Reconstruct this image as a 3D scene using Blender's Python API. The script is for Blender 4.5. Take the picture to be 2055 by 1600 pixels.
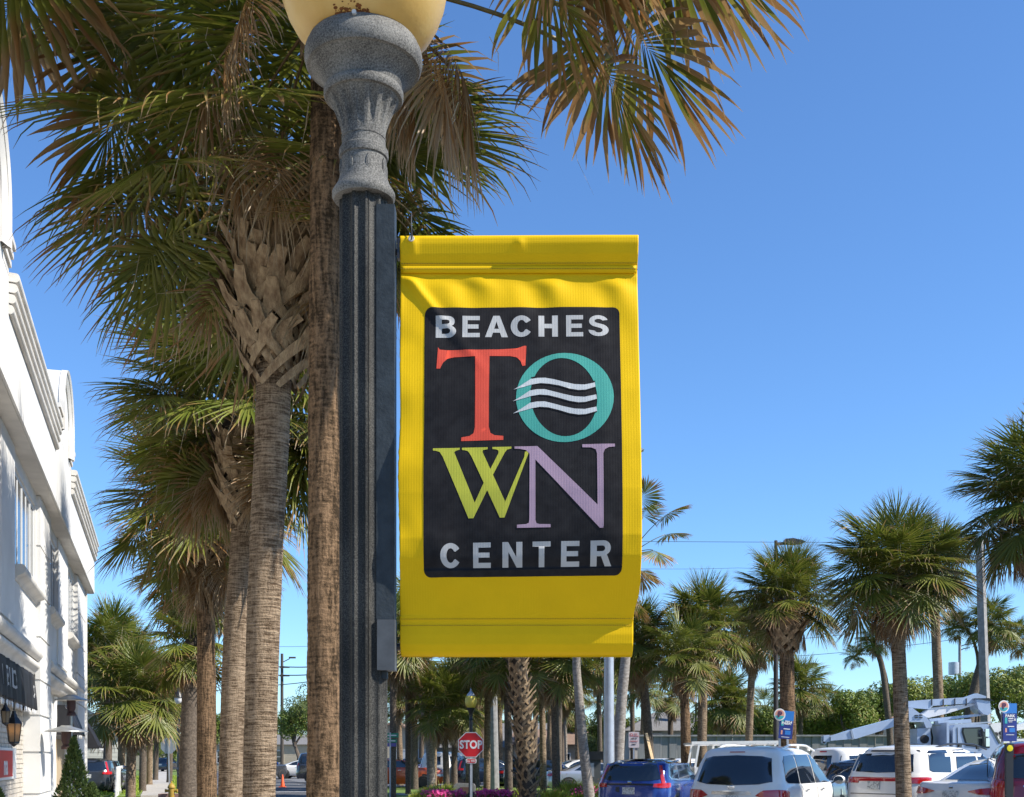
import bpy, bmesh, math, random
from mathutils import Vector, Matrix, noise
R = math.radians
PI = math.pi
scn = bpy.context.scene
for o in list(bpy.data.objects):
    bpy.data.objects.remove(o)
COL = scn.collection
# ------------------------------------------------------------------ camera, sky, sun, exposure
EYE = 1.65            # eye height in metres
FOC = 2400.0          # focal length, in the same units as the 2055 wide picture
cam_d = bpy.data.cameras.new('camera')
cam = bpy.data.objects.new('camera', cam_d)
COL.objects.link(cam)
cam.location = (0, 0, EYE)
cam.rotation_euler = (R(90), 0, 0)
cam_d.sensor_width = 36.0
cam_d.lens = 36.0 * FOC / 2055.0
cam_d.shift_y = (1520 - 800) / 2055.0
cam_d.clip_start = 0.1
cam_d.clip_end = 6000
scn.camera = cam

SUN_EL, SUN_AZ = 41.0, -16.0        # azimuth measured from +X towards +Y (negative: towards the viewer)
world = bpy.data.worlds.new('World')
scn.world = world
world.use_nodes = True
wn = world.node_tree
wn.nodes.clear()
wo = wn.nodes.new('ShaderNodeOutputWorld')
wb = wn.nodes.new('ShaderNodeBackground')
sky = wn.nodes.new('ShaderNodeTexSky')
sky.sky_type = 'NISHITA'
sky.sun_disc = False
sky.sun_elevation = R(SUN_EL)
sky.sun_rotation = R(90 - SUN_AZ)
sky.altitude = 0
sky.air_density = 1.0
sky.dust_density = 0.0
sky.ozone_density = 6.0
wb.inputs['Strength'].default_value = 0.110
tint = wn.nodes.new('ShaderNodeMix'); tint.data_type = 'RGBA'; tint.blend_type = 'MULTIPLY'; tint.inputs[0].default_value = 1.0
tint.inputs[7].default_value = (.81, 1.0, 1.16, 1)
wn.links.new(sky.outputs[0], tint.inputs[6])
wn.links.new(tint.outputs[2], wb.inputs[0])
wn.links.new(wb.outputs[0], wo.inputs[0])

sun_d = bpy.data.lights.new('sun', 'SUN')
sun_d.energy = 5.0
sun_d.angle = R(0.5)
sun_d.color = (1.0, 0.945, 0.85)
sun = bpy.data.objects.new('sun', sun_d)
COL.objects.link(sun)
sd = Vector((math.cos(R(SUN_EL)) * math.cos(R(SUN_AZ)), math.cos(R(SUN_EL)) * math.sin(R(SUN_AZ)), math.sin(R(SUN_EL))))
sun.rotation_euler = sd.to_track_quat('Z', 'Y').to_euler()
sun.location = sd * 60
scn.view_settings.view_transform = 'Standard'
scn.view_settings.look = 'None'
scn.view_settings.exposure = 0.75
scn.view_settings.gamma = 1.0
scn.view_settings.use_curve_mapping = False

# ------------------------------------------------------------------ helpers
def at(px, py, D):
    """point at distance D in front of the viewer, read off the picture"""
    return Vector(((px - 1027.5) / FOC * D, D, EYE + (1520 - py) / FOC * D))
def gx(px, D): return (px - 1027.5) / FOC * D
def gz(py, D): return EYE + (1520 - py) / FOC * D

def lerp(a, b, t): return a + (b - a) * t
def interp(tab, x):
    if x <= tab[0][0]: return tab[0][1]
    for (x0, y0), (x1, y1) in zip(tab, tab[1:]):
        if x <= x1: return y0 + (y1 - y0) * (x - x0) / (x1 - x0 + 1e-12)
    return tab[-1][1]

class MB:
    def __init__(s): s.v = []; s.f = []; s.m = []; s.c = []
    def add(s, vs, fs, mi=0, col=None):
        n = len(s.v)
        s.v.extend([tuple(v) for v in vs])
        s.f.extend([tuple(i + n for i in f) for f in fs])
        s.m.extend([mi] * len(fs))
        if col is not None: s.c.extend([col] * len(vs) if not isinstance(col, list) else col)
        return s
    def box(s, c, size, rz=0.0, mi=0, M=None, col=None):
        x, y, z = size[0] / 2, size[1] / 2, size[2] / 2
        vs = [Vector((a * x, b * y, d * z)) for a in (-1, 1) for b in (-1, 1) for d in (-1, 1)]
        if M is None: M = Matrix.Rotation(rz, 3, 'Z')
        vs = [M @ v + Vector(c) for v in vs]
        return s.add(vs, [(0, 1, 3, 2), (4, 6, 7, 5), (0, 4, 5, 1), (2, 3, 7, 6), (0, 2, 6, 4), (1, 5, 7, 3)], mi, col)
    def bar(s, a, b, w, h=None, up=(0, 0, 1), mi=0, col=None):
        """rectangular bar from a to b"""
        a = Vector(a); b = Vector(b); h = h or w
        d = (b - a).normalized(); u = Vector(up)
        if abs(d.dot(u)) > .98: u = Vector((1, 0, 0))
        sx = d.cross(u).normalized(); uz = sx.cross(d)
        vs = [p + sx * i * w / 2 + uz * j * h / 2 for p in (a, b) for i, j in ((-1, -1), (1, -1), (1, 1), (-1, 1))]
        return s.add(vs, [(0, 3, 2, 1), (4, 5, 6, 7), (0, 1, 5, 4), (1, 2, 6, 5), (2, 3, 7, 6), (3, 0, 4, 7)], mi, col)
    def tube(s, pts, rad, n=8, mi=0, caps=True, col=None):
        pts = [Vector(p) for p in pts]
        if not isinstance(rad, (list, tuple)): rad = [rad] * len(pts)
        vs = []; fs = []
        ref = None
        for i, p in enumerate(pts):
            d = (pts[min(i + 1, len(pts) - 1)] - pts[max(i - 1, 0)]).normalized()
            if ref is None: ref = Vector((0, 1, 0)) if abs(d.y) < .9 else Vector((1, 0, 0))
            a = (ref - d * ref.dot(d)).normalized(); ref = a
            b = d.cross(a)
            for k in range(n):
                t = 2 * PI * k / n
                vs.append(p + (a * math.cos(t) + b * math.sin(t)) * rad[i])
        for i in range(len(pts) - 1):
            for k in range(n):
                fs.append((i * n + k, i * n + (k + 1) % n, (i + 1) * n + (k + 1) % n, (i + 1) * n + k))
        if caps:
            fs.append(tuple(reversed(range(n)))); fs.append(tuple((len(pts) - 1) * n + k for k in range(n)))
        return s.add(vs, fs, mi, col)
    def lathe(s, prof, c=(0, 0, 0), n=24, mi=0, axis='Z', fl=None, col=None):
        vs = []; fs = []
        c = Vector(c)
        for r, z in prof:
            for k in range(n):
                t = 2 * PI * k / n
                rr = r * (fl(t, z) if fl else 1)
                if axis == 'Z': p = Vector((rr * math.cos(t), rr * math.sin(t), z))
                elif axis == 'Y': p = Vector((rr * math.cos(t), z, rr * math.sin(t)))
                else: p = Vector((z, rr * math.cos(t), rr * math.sin(t)))
                vs.append(p + c)
        for i in range(len(prof) - 1):
            for k in range(n):
                fs.append((i * n + k, i * n + (k + 1) % n, (i + 1) * n + (k + 1) % n, (i + 1) * n + k))
        if prof[0][0] > 1e-5: fs.append(tuple(reversed(range(n))))
        if prof[-1][0] > 1e-5: fs.append(tuple((len(prof) - 1) * n + k for k in range(n)))
        return s.add(vs, fs, mi, col)
    def prism(s, poly, O, A, B, N, depth, mi=0, col=None):
        """outline poly (a,b) in the plane O + a*A + b*B, pushed back by N*depth"""
        O = Vector(O); A = Vector(A); B = Vector(B); N = Vector(N)
        n = len(poly)
        vs = [O + A * a + B * b for a, b in poly] + [O + A * a + B * b + N * depth for a, b in poly]
        fs = [tuple(range(n)), tuple(reversed(range(n, 2 * n)))]
        fs += [(i, i + n, (i + 1) % n + n, (i + 1) % n) for i in range(n)]
        return s.add(vs, fs, mi, col)
    def mesh(s, name, mats, sharp=32, fix=True, smooth=True):
        me = bpy.data.meshes.new(name)
        me.from_pydata(s.v, [], s.f)
        if s.c and len(s.c) == len(s.v):
            ca = me.color_attributes.new('Col', 'FLOAT_COLOR', 'POINT')
            flat = []
            for c in s.c: flat.extend((c[0], c[1], c[2], 1.0))
            ca.data.foreach_set('color', flat)
        if not isinstance(mats, (list, tuple)): mats = [mats]
        for m in mats: me.materials.append(m)
        if any(s.m): me.polygons.foreach_set('material_index', s.m)
        if fix:
            bm = bmesh.new(); bm.from_mesh(me)
            bmesh.ops.recalc_face_normals(bm, faces=bm.faces)
            bm.to_mesh(me); bm.free()
        me.update()
        if smooth:
            me.shade_smooth()
            if sharp is not None: me.set_sharp_from_angle(angle=R(sharp))
        return me
    def build(s, name, mats, parent=None, **kw):
        return link(name, s.mesh(name, mats, **kw), parent)

def link(name, me, parent=None):
    o = bpy.data.objects.new(name, me)
    COL.objects.link(o)
    if parent is not None: adopt(o, parent)
    return o
def wmat(o):
    m = Matrix.LocRotScale(o.location, o.rotation_euler, o.scale)
    return (wmat(o.parent) @ o.matrix_parent_inverse @ m) if o.parent else m
def adopt(o, parent):
    """child mesh data given in world axes: keeps its place"""
    o.parent = parent
    o.matrix_parent_inverse = wmat(parent).inverted()
def local(name, mb, mats, parent, **kw):
    """child whose mesh is given in the parent's own axes"""
    me = mb if isinstance(mb, bpy.types.Mesh) else mb.mesh(name, mats, **kw)
    o = bpy.data.objects.new(name, me)
    COL.objects.link(o); o.parent = parent
    return o
def tag(o, label=None, cat=None, group=None, kind=None):
    if label: o['label'] = label
    if cat: o['category'] = cat
    if group: o['group'] = group
    if kind: o['kind'] = kind
    return o
def thing(name, label, cat, loc=(0, 0, 0), rz=0.0, group=None, scale=1.0):
    o = bpy.data.objects.new(name, None)
    o.empty_display_size = .2
    o.location = loc; o.rotation_euler = (0, 0, rz); o.scale = (scale,) * 3
    COL.objects.link(o)
    return tag(o, label, cat, group)
def kids(o): return [c for c in ALLKIDS.get(o.name, [])]
def copy_tree(o, parent=None, ch=None):
    c = o.copy(); COL.objects.link(c)
    if parent is not None: c.parent = parent
    for k in list(o.children): copy_tree(k, c)
    return c

# ------------------------------------------------------------------ materials
def speckle(name, light, dark, s1=170, s2=9, lo=.40, hi=.60, rough=.75, spec=.3, bump=.25):
    m = bpy.data.materials.new(name); m.use_nodes = True
    nt = m.node_tree; N = nt.nodes; L = nt.links; p = N['Principled BSDF']
    p.inputs['Roughness'].default_value = rough; p.inputs['Specular IOR Level'].default_value = spec
    tc = N.new('ShaderNodeTexCoord')
    a = N.new('ShaderNodeTexNoise'); a.inputs['Scale'].default_value = s1; a.inputs['Detail'].default_value = 5; a.inputs['Roughness'].default_value = .7
    b = N.new('ShaderNodeTexNoise'); b.inputs['Scale'].default_value = s2; b.inputs['Detail'].default_value = 4
    L.new(tc.outputs['Object'], a.inputs[0]); L.new(tc.outputs['Object'], b.inputs[0])
    ad = N.new('ShaderNodeMath'); ad.operation = 'MULTIPLY_ADD'; ad.inputs[1].default_value = .45
    sb = N.new('ShaderNodeMath'); sb.operation = 'SUBTRACT'; sb.inputs[1].default_value = .225
    L.new(b.outputs[0], ad.inputs[0]); L.new(a.outputs[0], ad.inputs[2]); L.new(ad.outputs[0], sb.inputs[0])
    r = N.new('ShaderNodeMapRange'); r.inputs[1].default_value = lo; r.inputs[2].default_value = hi; L.new(sb.outputs[0], r.inputs[0])
    x = N.new('ShaderNodeMix'); x.data_type = 'RGBA'; x.inputs[6].default_value = (*dark, 1); x.inputs[7].default_value = (*light, 1)
    L.new(r.outputs[0], x.inputs[0]); L.new(x.outputs[2], p.inputs['Base Color'])
    bp = N.new('ShaderNodeBump'); bp.inputs['Strength'].default_value = bump; bp.inputs['Distance'].default_value = .004
    L.new(a.outputs[0], bp.inputs['Height']); L.new(bp.outputs[0], p.inputs['Normal'])
    return m
def mat(name, col, rough=0.6, metal=0.0, spec=0.5, noise_s=None, noise_a=0.25, bump=0.0, bump_s=None, col2=None,
        coat=0.0, stretch=(1, 1, 1), emis=None, emis_s=0.0, trans=None, detail=6.0, vcol=False, object_coords=True, contrast=(0.35, 0.65), aniso=None):
    m = bpy.data.materials.new(name); m.use_nodes = True
    nt = m.node_tree; N = nt.nodes; L = nt.links
    p = N['Principled BSDF']
    p.inputs['Base Color'].default_value = (*col, 1)
    p.inputs['Roughness'].default_value = rough
    p.inputs['Metallic'].default_value = metal
    p.inputs['Specular IOR Level'].default_value = spec
    if coat: p.inputs['Coat Weight'].default_value = coat; p.inputs['Coat Roughness'].default_value = 0.04
    if emis: p.inputs['Emission Color'].default_value = (*emis, 1); p.inputs['Emission Strength'].default_value = emis_s
    src = None
    tc = N.new('ShaderNodeTexCoord'); mp = N.new('ShaderNodeMapping')
    mp.inputs['Scale'].default_value = stretch
    L.new(tc.outputs['Object'], mp.inputs[0])
    if noise_s:
        nz = N.new('ShaderNodeTexNoise'); nz.inputs['Scale'].default_value = noise_s; nz.inputs['Detail'].default_value = detail
        L.new(mp.outputs[0], nz.inputs['Vector'])
        rp = N.new('ShaderNodeMapRange'); rp.inputs[1].default_value = contrast[0]; rp.inputs[2].default_value = contrast[1]
        L.new(nz.outputs[0], rp.inputs[0])
        mx = N.new('ShaderNodeMix'); mx.data_type = 'RGBA'
        c2 = col2 if col2 else tuple(c * (1 - noise_a) for c in col)
        mx.inputs[6].default_value = (*col, 1); mx.inputs[7].default_value = (*c2, 1)
        L.new(rp.outputs[0], mx.inputs[0])
        src = mx.outputs[2]
    if vcol:
        at_ = N.new('ShaderNodeVertexColor'); at_.layer_name = 'Col'
        if src is not None:
            mm = N.new('ShaderNodeMix'); mm.data_type = 'RGBA'; mm.blend_type = 'MULTIPLY'; mm.inputs[0].default_value = 1
            L.new(at_.outputs[0], mm.inputs[6]); L.new(src, mm.inputs[7]); src = mm.outputs[2]
        else: src = at_.outputs[0]
    if src is not None: L.new(src, p.inputs['Base Color'])
    if bump:
        nb = N.new('ShaderNodeTexNoise'); nb.inputs['Scale'].default_value = bump_s or (noise_s or 20) * 3; nb.inputs['Detail'].default_value = 5
        L.new(mp.outputs[0], nb.inputs['Vector'])
        b = N.new('ShaderNodeBump'); b.inputs['Strength'].default_value = bump; b.inputs['Distance'].default_value = 0.02
        L.new(nb.outputs[0], b.inputs['Height']); L.new(b.outputs[0], p.inputs['Normal'])
    if trans:
        t = N.new('ShaderNodeBsdfTranslucent'); ms = N.new('ShaderNodeMixShader'); ms.inputs[0].default_value = trans
        if src is not None: L.new(src, t.inputs[0])
        else: t.inputs[0].default_value = (*col, 1)
        out = N['Material Output']
        L.new(p.outputs[0], ms.inputs[1]); L.new(t.outputs[0], ms.inputs[2]); L.new(ms.outputs[0], out.inputs[0])
    return m

M = {}
M['stucco'] = mat('white_stucco', (.63, .62, .595), .85, noise_s=1.3, noise_a=.13, detail=9, bump=.15, bump_s=60)
M['stucco_trim'] = mat('trim_stucco', (.60, .57, .52), .8, noise_s=2.2, noise_a=.18, detail=9, bump=.1, bump_s=60)
M['brick_paint'] = mat('painted_brick', (.52, .47, .40), .8, noise_s=6, noise_a=.2, bump=.3, bump_s=80)
M['asphalt'] = mat('asphalt', (.10, .10, .105), .9, noise_s=1.2, noise_a=.35, bump=.4, bump_s=90)
M['concrete'] = mat('concrete', (.42, .39, .35), .9, noise_s=2, noise_a=.18, bump=.25, bump_s=50)
M['concrete_pole'] = mat('concrete_pole', (.27, .26, .25), .9, noise_s=6, noise_a=.3, bump=.3, bump_s=70)
M['grass'] = mat('grass', (.16, .24, .035), .9, noise_s=6, noise_a=.5, bump=.6, bump_s=60)
M['paint_white'] = mat('road_paint', (.7, .7, .68), .8, noise_s=8, noise_a=.2)
M['black_metal'] = mat('black_metal', (.018, .018, .02), .35)
M['galv'] = mat('galvanised_metal', (.45, .47, .5), .4, metal=.5, noise_s=5, noise_a=.15)
M['wood_pole'] = mat('wood_pole', (.09, .075, .06), .9, noise_s=20, stretch=(1, 1, .1), noise_a=.4)
M['lumber'] = mat('new_lumber', (.62, .45, .25), .7, noise_s=20, stretch=(1, 1, .1), noise_a=.2)
M['glass_dark'] = mat('dark_glass', (.012, .016, .022), .06, spec=.8)
M['glass_car'] = mat('car_glass', (.010, .014, .020), .03, spec=.9, coat=.5)
M['white_paint'] = mat('car_paint_white', (.74, .715, .665), .3, coat=.8)
M['rubber'] = mat('rubber', (.02, .02, .02), .8)
M['chrome'] = mat('chrome', (.75, .76, .78), .12, metal=1)
M['alloy'] = mat('alloy', (.45, .46, .48), .3, metal=.8)
M['lamp_red'] = mat('lamp_red', (.42, .012, .012), .1, coat=1)
M['black_plastic'] = mat('black_plastic', (.02, .02, .022), .45)
M['plate'] = mat('plate', (.6, .6, .56), .4, noise_s=28, noise_a=.55, contrast=(.45, .6))
M['wire'] = mat('wire_black', (.03, .035, .04), .6)
# ------------------------------------------------------------------ ground
def sheet(name, pts, z, m, thick=0.0, label=None):
    mb = MB()
    n = len(pts)
    if thick:
        mb.add([(x, y, z) for x, y in pts] + [(x, y, z - thick) for x, y in pts],
               [tuple(range(n)), tuple(reversed(range(n, 2 * n)))] + [(i, i + n, (i + 1) % n + n, (i + 1) % n) for i in range(n)])
    else: mb.add([(x, y, z) for x, y in pts], [tuple(range(n))])
    return tag(mb.build(name, m, smooth=False), kind='structure')
UX, UY = -.2807, .9598         # along the street
VX, VY = .9598, .2807          # across the street, to the right
def W3(u, v, z=0.0): return Vector((u * UX + v * VX, u * UY + v * VY, z))
def W2(u, v): return (u * UX + v * VX, u * UY + v * VY)
M['earth'] = mat('sandy_earth', (.25, .22, .15), .95, noise_s=.5, noise_a=.4)
M['lot'] = mat('parking_asphalt', (.17, .17, .175), .9, noise_s=.8, noise_a=.3, bump=.4, bump_s=60)
sheet('ground', [(-900, -60), (900, -60), (900, 2500), (-900, 2500)], -.02, M['earth'])
sheet('road', [W2(-14, 2.3), W2(-14, 8.7), W2(230, 8.7), W2(230, 2.3)], -.012, M['asphalt'])
sheet('side_street', [W2(44.5, -60), W2(44.5, 2.35), W2(50.5, 2.35), W2(50.5, -60)], -.008, M['asphalt'])
mb = MB()      # the lot rises gently to the right
VL = [8.72, 11.0, 11.5, 13.5, 20, 60]; ZL = [-.008, -.008, .0, .19, .22, .4]
for v_, z_ in zip(VL, ZL): mb.v += [tuple(W3(-14, v_, z_)), tuple(W3(36, v_, z_))]
mb.f = [(2 * i, 2 * i + 2, 2 * i + 3, 2 * i + 1) for i in range(5)]; mb.m = [0] * 5
tag(mb.build('parking_lot', M['lot'], sharp=None), kind='structure')
sheet('far_parking_lot', [W2(63, 8.72), W2(63, 90), W2(105, 90), W2(105, 8.72)], -.004, M['lot'])
sheet('sidewalk', [W2(-12, -2.6), W2(-12, 2.2), W2(44, 2.2), W2(44, -2.6)], .12, M['concrete'], .16)
sheet('sidewalk_path', [W2(51, -.85), W2(51, .55), W2(185, .55), W2(185, -.85)], .1, M['concrete'], .13)
sheet('verge', [W2(51, .57), W2(51, 2.2), W2(185, 2.2), W2(185, .57)], .08, M['grass'], .11)
sheet('lawn', [W2(51, -5.6), W2(51, -.87), W2(185, -.87), W2(185, -5.6)], .07, M['grass'], .11)
sheet('island_lawn', [W2(36.5, 8.8), W2(36.5, 60), W2(62.5, 60), W2(62.5, 8.8)], .1, M['grass'], .14)
sheet('island_walk', [W2(48, 9.4), W2(45.5, 22), W2(48, 22), W2(50.5, 9.4)], .106, M['concrete'])
for i in range(3):     # painted bay lines in the lot
    x = 3.6 + i * 2.9
    a = Vector((x, 18, 0)); d = Vector((.55, .84, 0)); n = Vector((.84, -.55, 0)) * .05
    sheet('bay_line', [((a + n)[0], (a + n)[1]), ((a + d * 5 + n)[0], (a + d * 5 + n)[1]), ((a + d * 5 - n)[0], (a + d * 5 - n)[1]), ((a - n)[0], (a - n)[1])], .002, M['paint_white'])
for u_ in (58, 74): sheet('crossing_line', [W2(u_, 2.6), W2(u_, 8.4), W2(u_ + .4, 8.4), W2(u_ + .4, 2.6)], -.007, M['paint_white'])

# ------------------------------------------------------------------ near lamp post
PX = -.372; PY = 3.0
def pz(py): return EYE + (1520 - py) / 800.0
M['post_grey'] = speckle('weathered_grey_casting', (.205, .197, .178), (.045, .043, .04), 260, 9, .38, .66)
M['post_shaft'] = speckle('weathered_black_shaft', (.10, .095, .082), (.012, .0115, .010), 300, 5, .44, .74, rough=.6, spec=.25)
M['globe'] = mat('yellowed_acrylic_globe', (.70, .52, .20), .35, noise_s=7, col2=(.62, .41, .12), noise_a=.3, bump=.05, bump_s=90, trans=.35)
M['screw'] = mat('pale_screw', (.55, .53, .48), .5)
M['rust'] = mat('rust_stain', (.22, .075, .015), .9, noise_s=60, noise_a=.6)
post = thing('lamp_post', 'weathered grey fluted lamp post with yellowed globe, nearest the viewer and holding the yellow banner', 'lamp post', (PX, PY, 0))
def flute(t, z):
    k = (t * 11 / (2 * PI) + .3) % 1.0
    d = abs(k - .5) * 2            # 1 at the rib, 0 mid flute
    return 1.0 - .12 * (1 - (d / .74) ** 2) ** .6 if d < .74 else 1.0 - (.03 if .84 < d < .90 else 0)
mb = MB(); c0 = Vector((PX, PY, 0))
mb.lathe([(.0605, .45), (.0605, 1.2), (.0605, 2.0), (.0602, 2.6), (.0602, pz(392))], c0, 192, fl=flute)
mb.build('shaft', M['post_shaft'], post, sharp=28)
mb = MB()
mb.lathe([(.16, .12), (.16, .2), (.13, .24), (.12, .4), (.09, .46), (.065, .5), (.06, .52)], c0, 48)
mb.build('base', M['post_shaft'], post)
mb = MB()       # collar above the shaft, neck, flared bowl
prof = [(.055, pz(404)), (.074, pz(404)), (.0785, pz(398)), (.0785, pz(390)), (.074, pz(384)), (.066, pz(374)), (.0605, pz(362)), (.0575, pz(340)), (.0568, pz(328)),
        (.0565, pz(322)), (.0605, pz(320)), (.0620, pz(314)), (.0612, pz(305)), (.0565, pz(301)), (.0545, pz(292)), (.0540, pz(284)), (.0555, pz(283)), (.0555, pz(280)), (.0540, pz(279))]
mb.lathe(prof, c0, 72)
mb.build('neck_collar', M['post_grey'], post)
def neckfl(t, z):
    k = (t * 14 / (2 * PI)) % 1.0
    d = abs(k - .5) * 2
    f = min(1, max(0, (z - pz(272)) / .03)) * min(1, max(0, (pz(204) - z) / .02))
    return 1 - .11 * f * max(0, 1 - (d / .66) ** 2) ** .7
mb = MB()
mb.lathe([(.0538, pz(279)), (.0550, pz(270)), (.0580, pz(258)), (.0630, pz(245)), (.0700, pz(230)), (.0780, pz(216)), (.0860, pz(205)), (.0890, pz(202))], c0, 168, fl=neckfl)
mb.build('flared_neck', M['post_grey'], post)
mb = MB()
mb.lathe([(.0890, pz(202)), (.0960, pz(201)), (.0995, pz(196)), (.0995, pz(188)), (.0960, pz(183)), (.0925, pz(182)), (.0960, pz(172)), (.1050, pz(160)), (.1180, pz(150)), (.1290, pz(145)),
          (.1310, pz(143)), (.1330, pz(142)), (.1400, pz(141)), (.1440, pz(136)), (.1470, pz(126)), (.1465, pz(114)), (.1440, pz(106)), (.1400, pz(101)), (.1390, pz(99)), (.1370, pz(94)), (.1330, pz(90)), (.120, pz(90))], c0, 96)
mb.build('bowl_fitter', M['post_grey'], post)
for k in range(8):        # small raised drops on the collar
    t = 2 * PI * (k + .42) / 8
    mb = MB(); r = .0565
    outl = [(-.004, .012), (0, .022), (.004, .012), (.0065, 0), (.005, -.010), (0, -.014), (-.005, -.010), (-.0065, 0)]
    Tn = Vector((math.cos(t), math.sin(t), 0)); Ta = Vector((-math.sin(t), math.cos(t), 0))
    mb.prism(outl, c0 + Tn * (r + .0035) + Vector((0, 0, pz(345))), Ta, Vector((0, 0, 1)), -Tn, .006)
    mb.prism([(a * .5, b * .6) for a, b in outl], c0 + Tn * (r + .0045) + Vector((0, 0, pz(345))), Ta, Vector((0, 0, 1)), -Tn, .003)
    mb.build('drop_ornament', M['post_grey'], post, smooth=False)
mb = MB()
g0 = pz(96)
gp = [(.118, g0), (.128, g0 + .004), (.150, g0 + .022), (.172, g0 + .046), (.190, g0 + .078), (.203, g0 + .115), (.2105, g0 + .155), (.2125, g0 + .2), (.210, g0 + .245), (.2, g0 + .29), (.18, g0 + .335), (.15, g0 + .37), (.11, g0 + .395), (.06, g0 + .41), (0, g0 + .415)]
mb.lathe(gp, c0, 96)
gl = mb.build('globe', M['globe'], post, sharp=None)
mb = MB()
mb.lathe([(.12, g0 + .392), (.118, g0 + .41), (.10, g0 + .44), (.05, g0 + .47), (.02, g0 + .5), (0, g0 + .56)], c0, 48)
mb.build('finial_cap', M['post_grey'], post)
for t in (-92, 28, 148):      # set screws in the rim
    mb = MB(); T = Vector((math.cos(R(t)), math.sin(R(t)), 0)); p = c0 + T * .135 + Vector((0, 0, pz(96)))
    mb.tube([p, p + T * .012], [.0055, .0055], 10); mb.build('set_screw', M['screw'], post)
mb = MB()          # rust run on the glass above the rim
rnd = random.Random(5)
for k in range(130):
    t = R(-112 + rnd.random() * 34); z = g0 + .002 + abs(rnd.gauss(0, .008)); rr = interp([(a[1], a[0]) for a in gp], z) + .0006
    s = .0008 + rnd.random() ** 2 * .0032
    T = Vector((math.cos(t), math.sin(t), 0)); A = Vector((-math.sin(t), math.cos(t), 0)); B = (Vector((0, 0, 1)) + T * 1.1).normalized()
    p = c0 + T * (rr) + Vector((0, 0, z))
    nn = A.cross(B)
    mb.prism([(math.cos(q) * s * 1.6, math.sin(q) * s) for q in [i * PI / 3 for i in range(6)]], p + nn * .0004 * (1 + k % 3), A, B, -nn, .001)
mb.build('rust_mark', M['rust'], post, smooth=False)['kind'] = 'stuff'
# banner bracket channel fixed to the post
M['bracket'] = mat('blue_grey_painted_steel', (.036, .045, .052), .55, spec=.2, noise_s=30, noise_a=.3, bump=.1, bump_s=120)
M['bracket_low'] = mat('lighter_grey_steel', (.078, .085, .092), .55, spec=.2, noise_s=30, noise_a=.25)
def X3(px): return (px - 1027.5) / 800.0
mb = MB()
mb.box((X3(780.5) - .004, PY - .02, (pz(426) + pz(1247)) / 2), ((800 - 764) / 800.0, .05, pz(426) - pz(1247)))
mb.build('bracket_channel', M['bracket'], post, smooth=False)
mb = MB()
mb.box((X3(782) - .004, PY - .024, (pz(1248) + pz(1348)) / 2), ((801 - 766) / 800.0, .056, pz(1248) - pz(1348)))
mb.build('bracket_foot', M['bracket_low'], post, smooth=False)
mb = MB()
mb.box((X3(772), PY - .01, (pz(1349) + pz(1363)) / 2), (.016, .03, .018)); mb.build('bracket_tab', M['bracket'], post, smooth=False)

# ------------------------------------------------------------------ banner
M['ban_yellow'] = mat('yellow_vinyl', (.70, .435, .002), .6, spec=.15, noise_s=9, noise_a=.06)
M['ban_black'] = mat('black_print', (.012, .011, .012), .65, spec=.12, noise_s=40, noise_a=.4, col2=(.019, .018, .019))
M['p_grey'] = mat('grey_print', (.42, .415, .40), .6, noise_s=12, noise_a=.15)
M['p_red'] = mat('orange_red_print', (.62, .06, .025), .6, noise_s=12, noise_a=.1)
M['p_teal'] = mat('teal_print', (.045, .31, .25), .6, noise_s=12, noise_a=.12)
M['p_white'] = mat('white_print', (.48, .50, .50), .6, noise_s=12, noise_a=.1)
M['p_lime'] = mat('lime_print', (.42, .42, .03), .6, noise_s=12, noise_a=.1)
M['p_mauve'] = mat('mauve_print', (.34, .23, .30), .6, noise_s=12, noise_a=.12)
M['stitch'] = mat('dark_stitch', (.22, .15, .02), .8)
def ribs(m):      # ribbed scrim of the vinyl
    nt = m.node_tree; N = nt.nodes; L = nt.links
    tc = N.new('ShaderNodeTexCoord'); w = N.new('ShaderNodeTexWave'); w.wave_type = 'BANDS'; w.bands_direction = 'X'
    w.inputs['Scale'].default_value = 48; w.inputs['Distortion'].default_value = .5
    w2 = N.new('ShaderNodeTexWave'); w2.bands_direction = 'Z'; w2.inputs['Scale'].default_value = 60
    nz = N.new('ShaderNodeTexNoise'); nz.inputs['Scale'].default_value = 6; nz.inputs['Detail'].default_value = 6
    ma = N.new('ShaderNodeMath'); ma.operation = 'MULTIPLY_ADD'; ma.inputs[1].default_value = .25
    mc = N.new('ShaderNodeMath'); mc.operation = 'MULTIPLY_ADD'; mc.inputs[1].default_value = 2.5
    b = N.new('ShaderNodeBump'); b.inputs['Strength'].default_value = .12; b.inputs['Distance'].default_value = .001
    for q in (w, w2, nz): L.new(tc.outputs['Object'], q.inputs['Vector'])
    L.new(w2.outputs['Fac'], ma.inputs[0]); L.new(w.outputs['Fac'], ma.inputs[2])
    L.new(nz.outputs[0], mc.inputs[0]); L.new(ma.outputs[0], mc.inputs[2])
    L.new(mc.outputs[0], b.inputs['Height']); L.new(b.outputs[0], N['Principled BSDF'].inputs['Normal'])
for k in ('ban_yellow', 'ban_black', 'p_grey', 'p_red', 'p_teal', 'p_white', 'p_lime', 'p_mauve'): ribs(M[k])
BX = X3(805); BZ = pz(1317)
banner = thing('street_banner', 'yellow vinyl banner reading BEACHES TOWN CENTER hung from the nearest lamp post', 'banner', (BX, PY - .03, BZ))
def smooth(a, b, x):
    t = min(1, max(0, (x - a) / (b - a))); return t * t * (3 - 2 * t)
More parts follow.
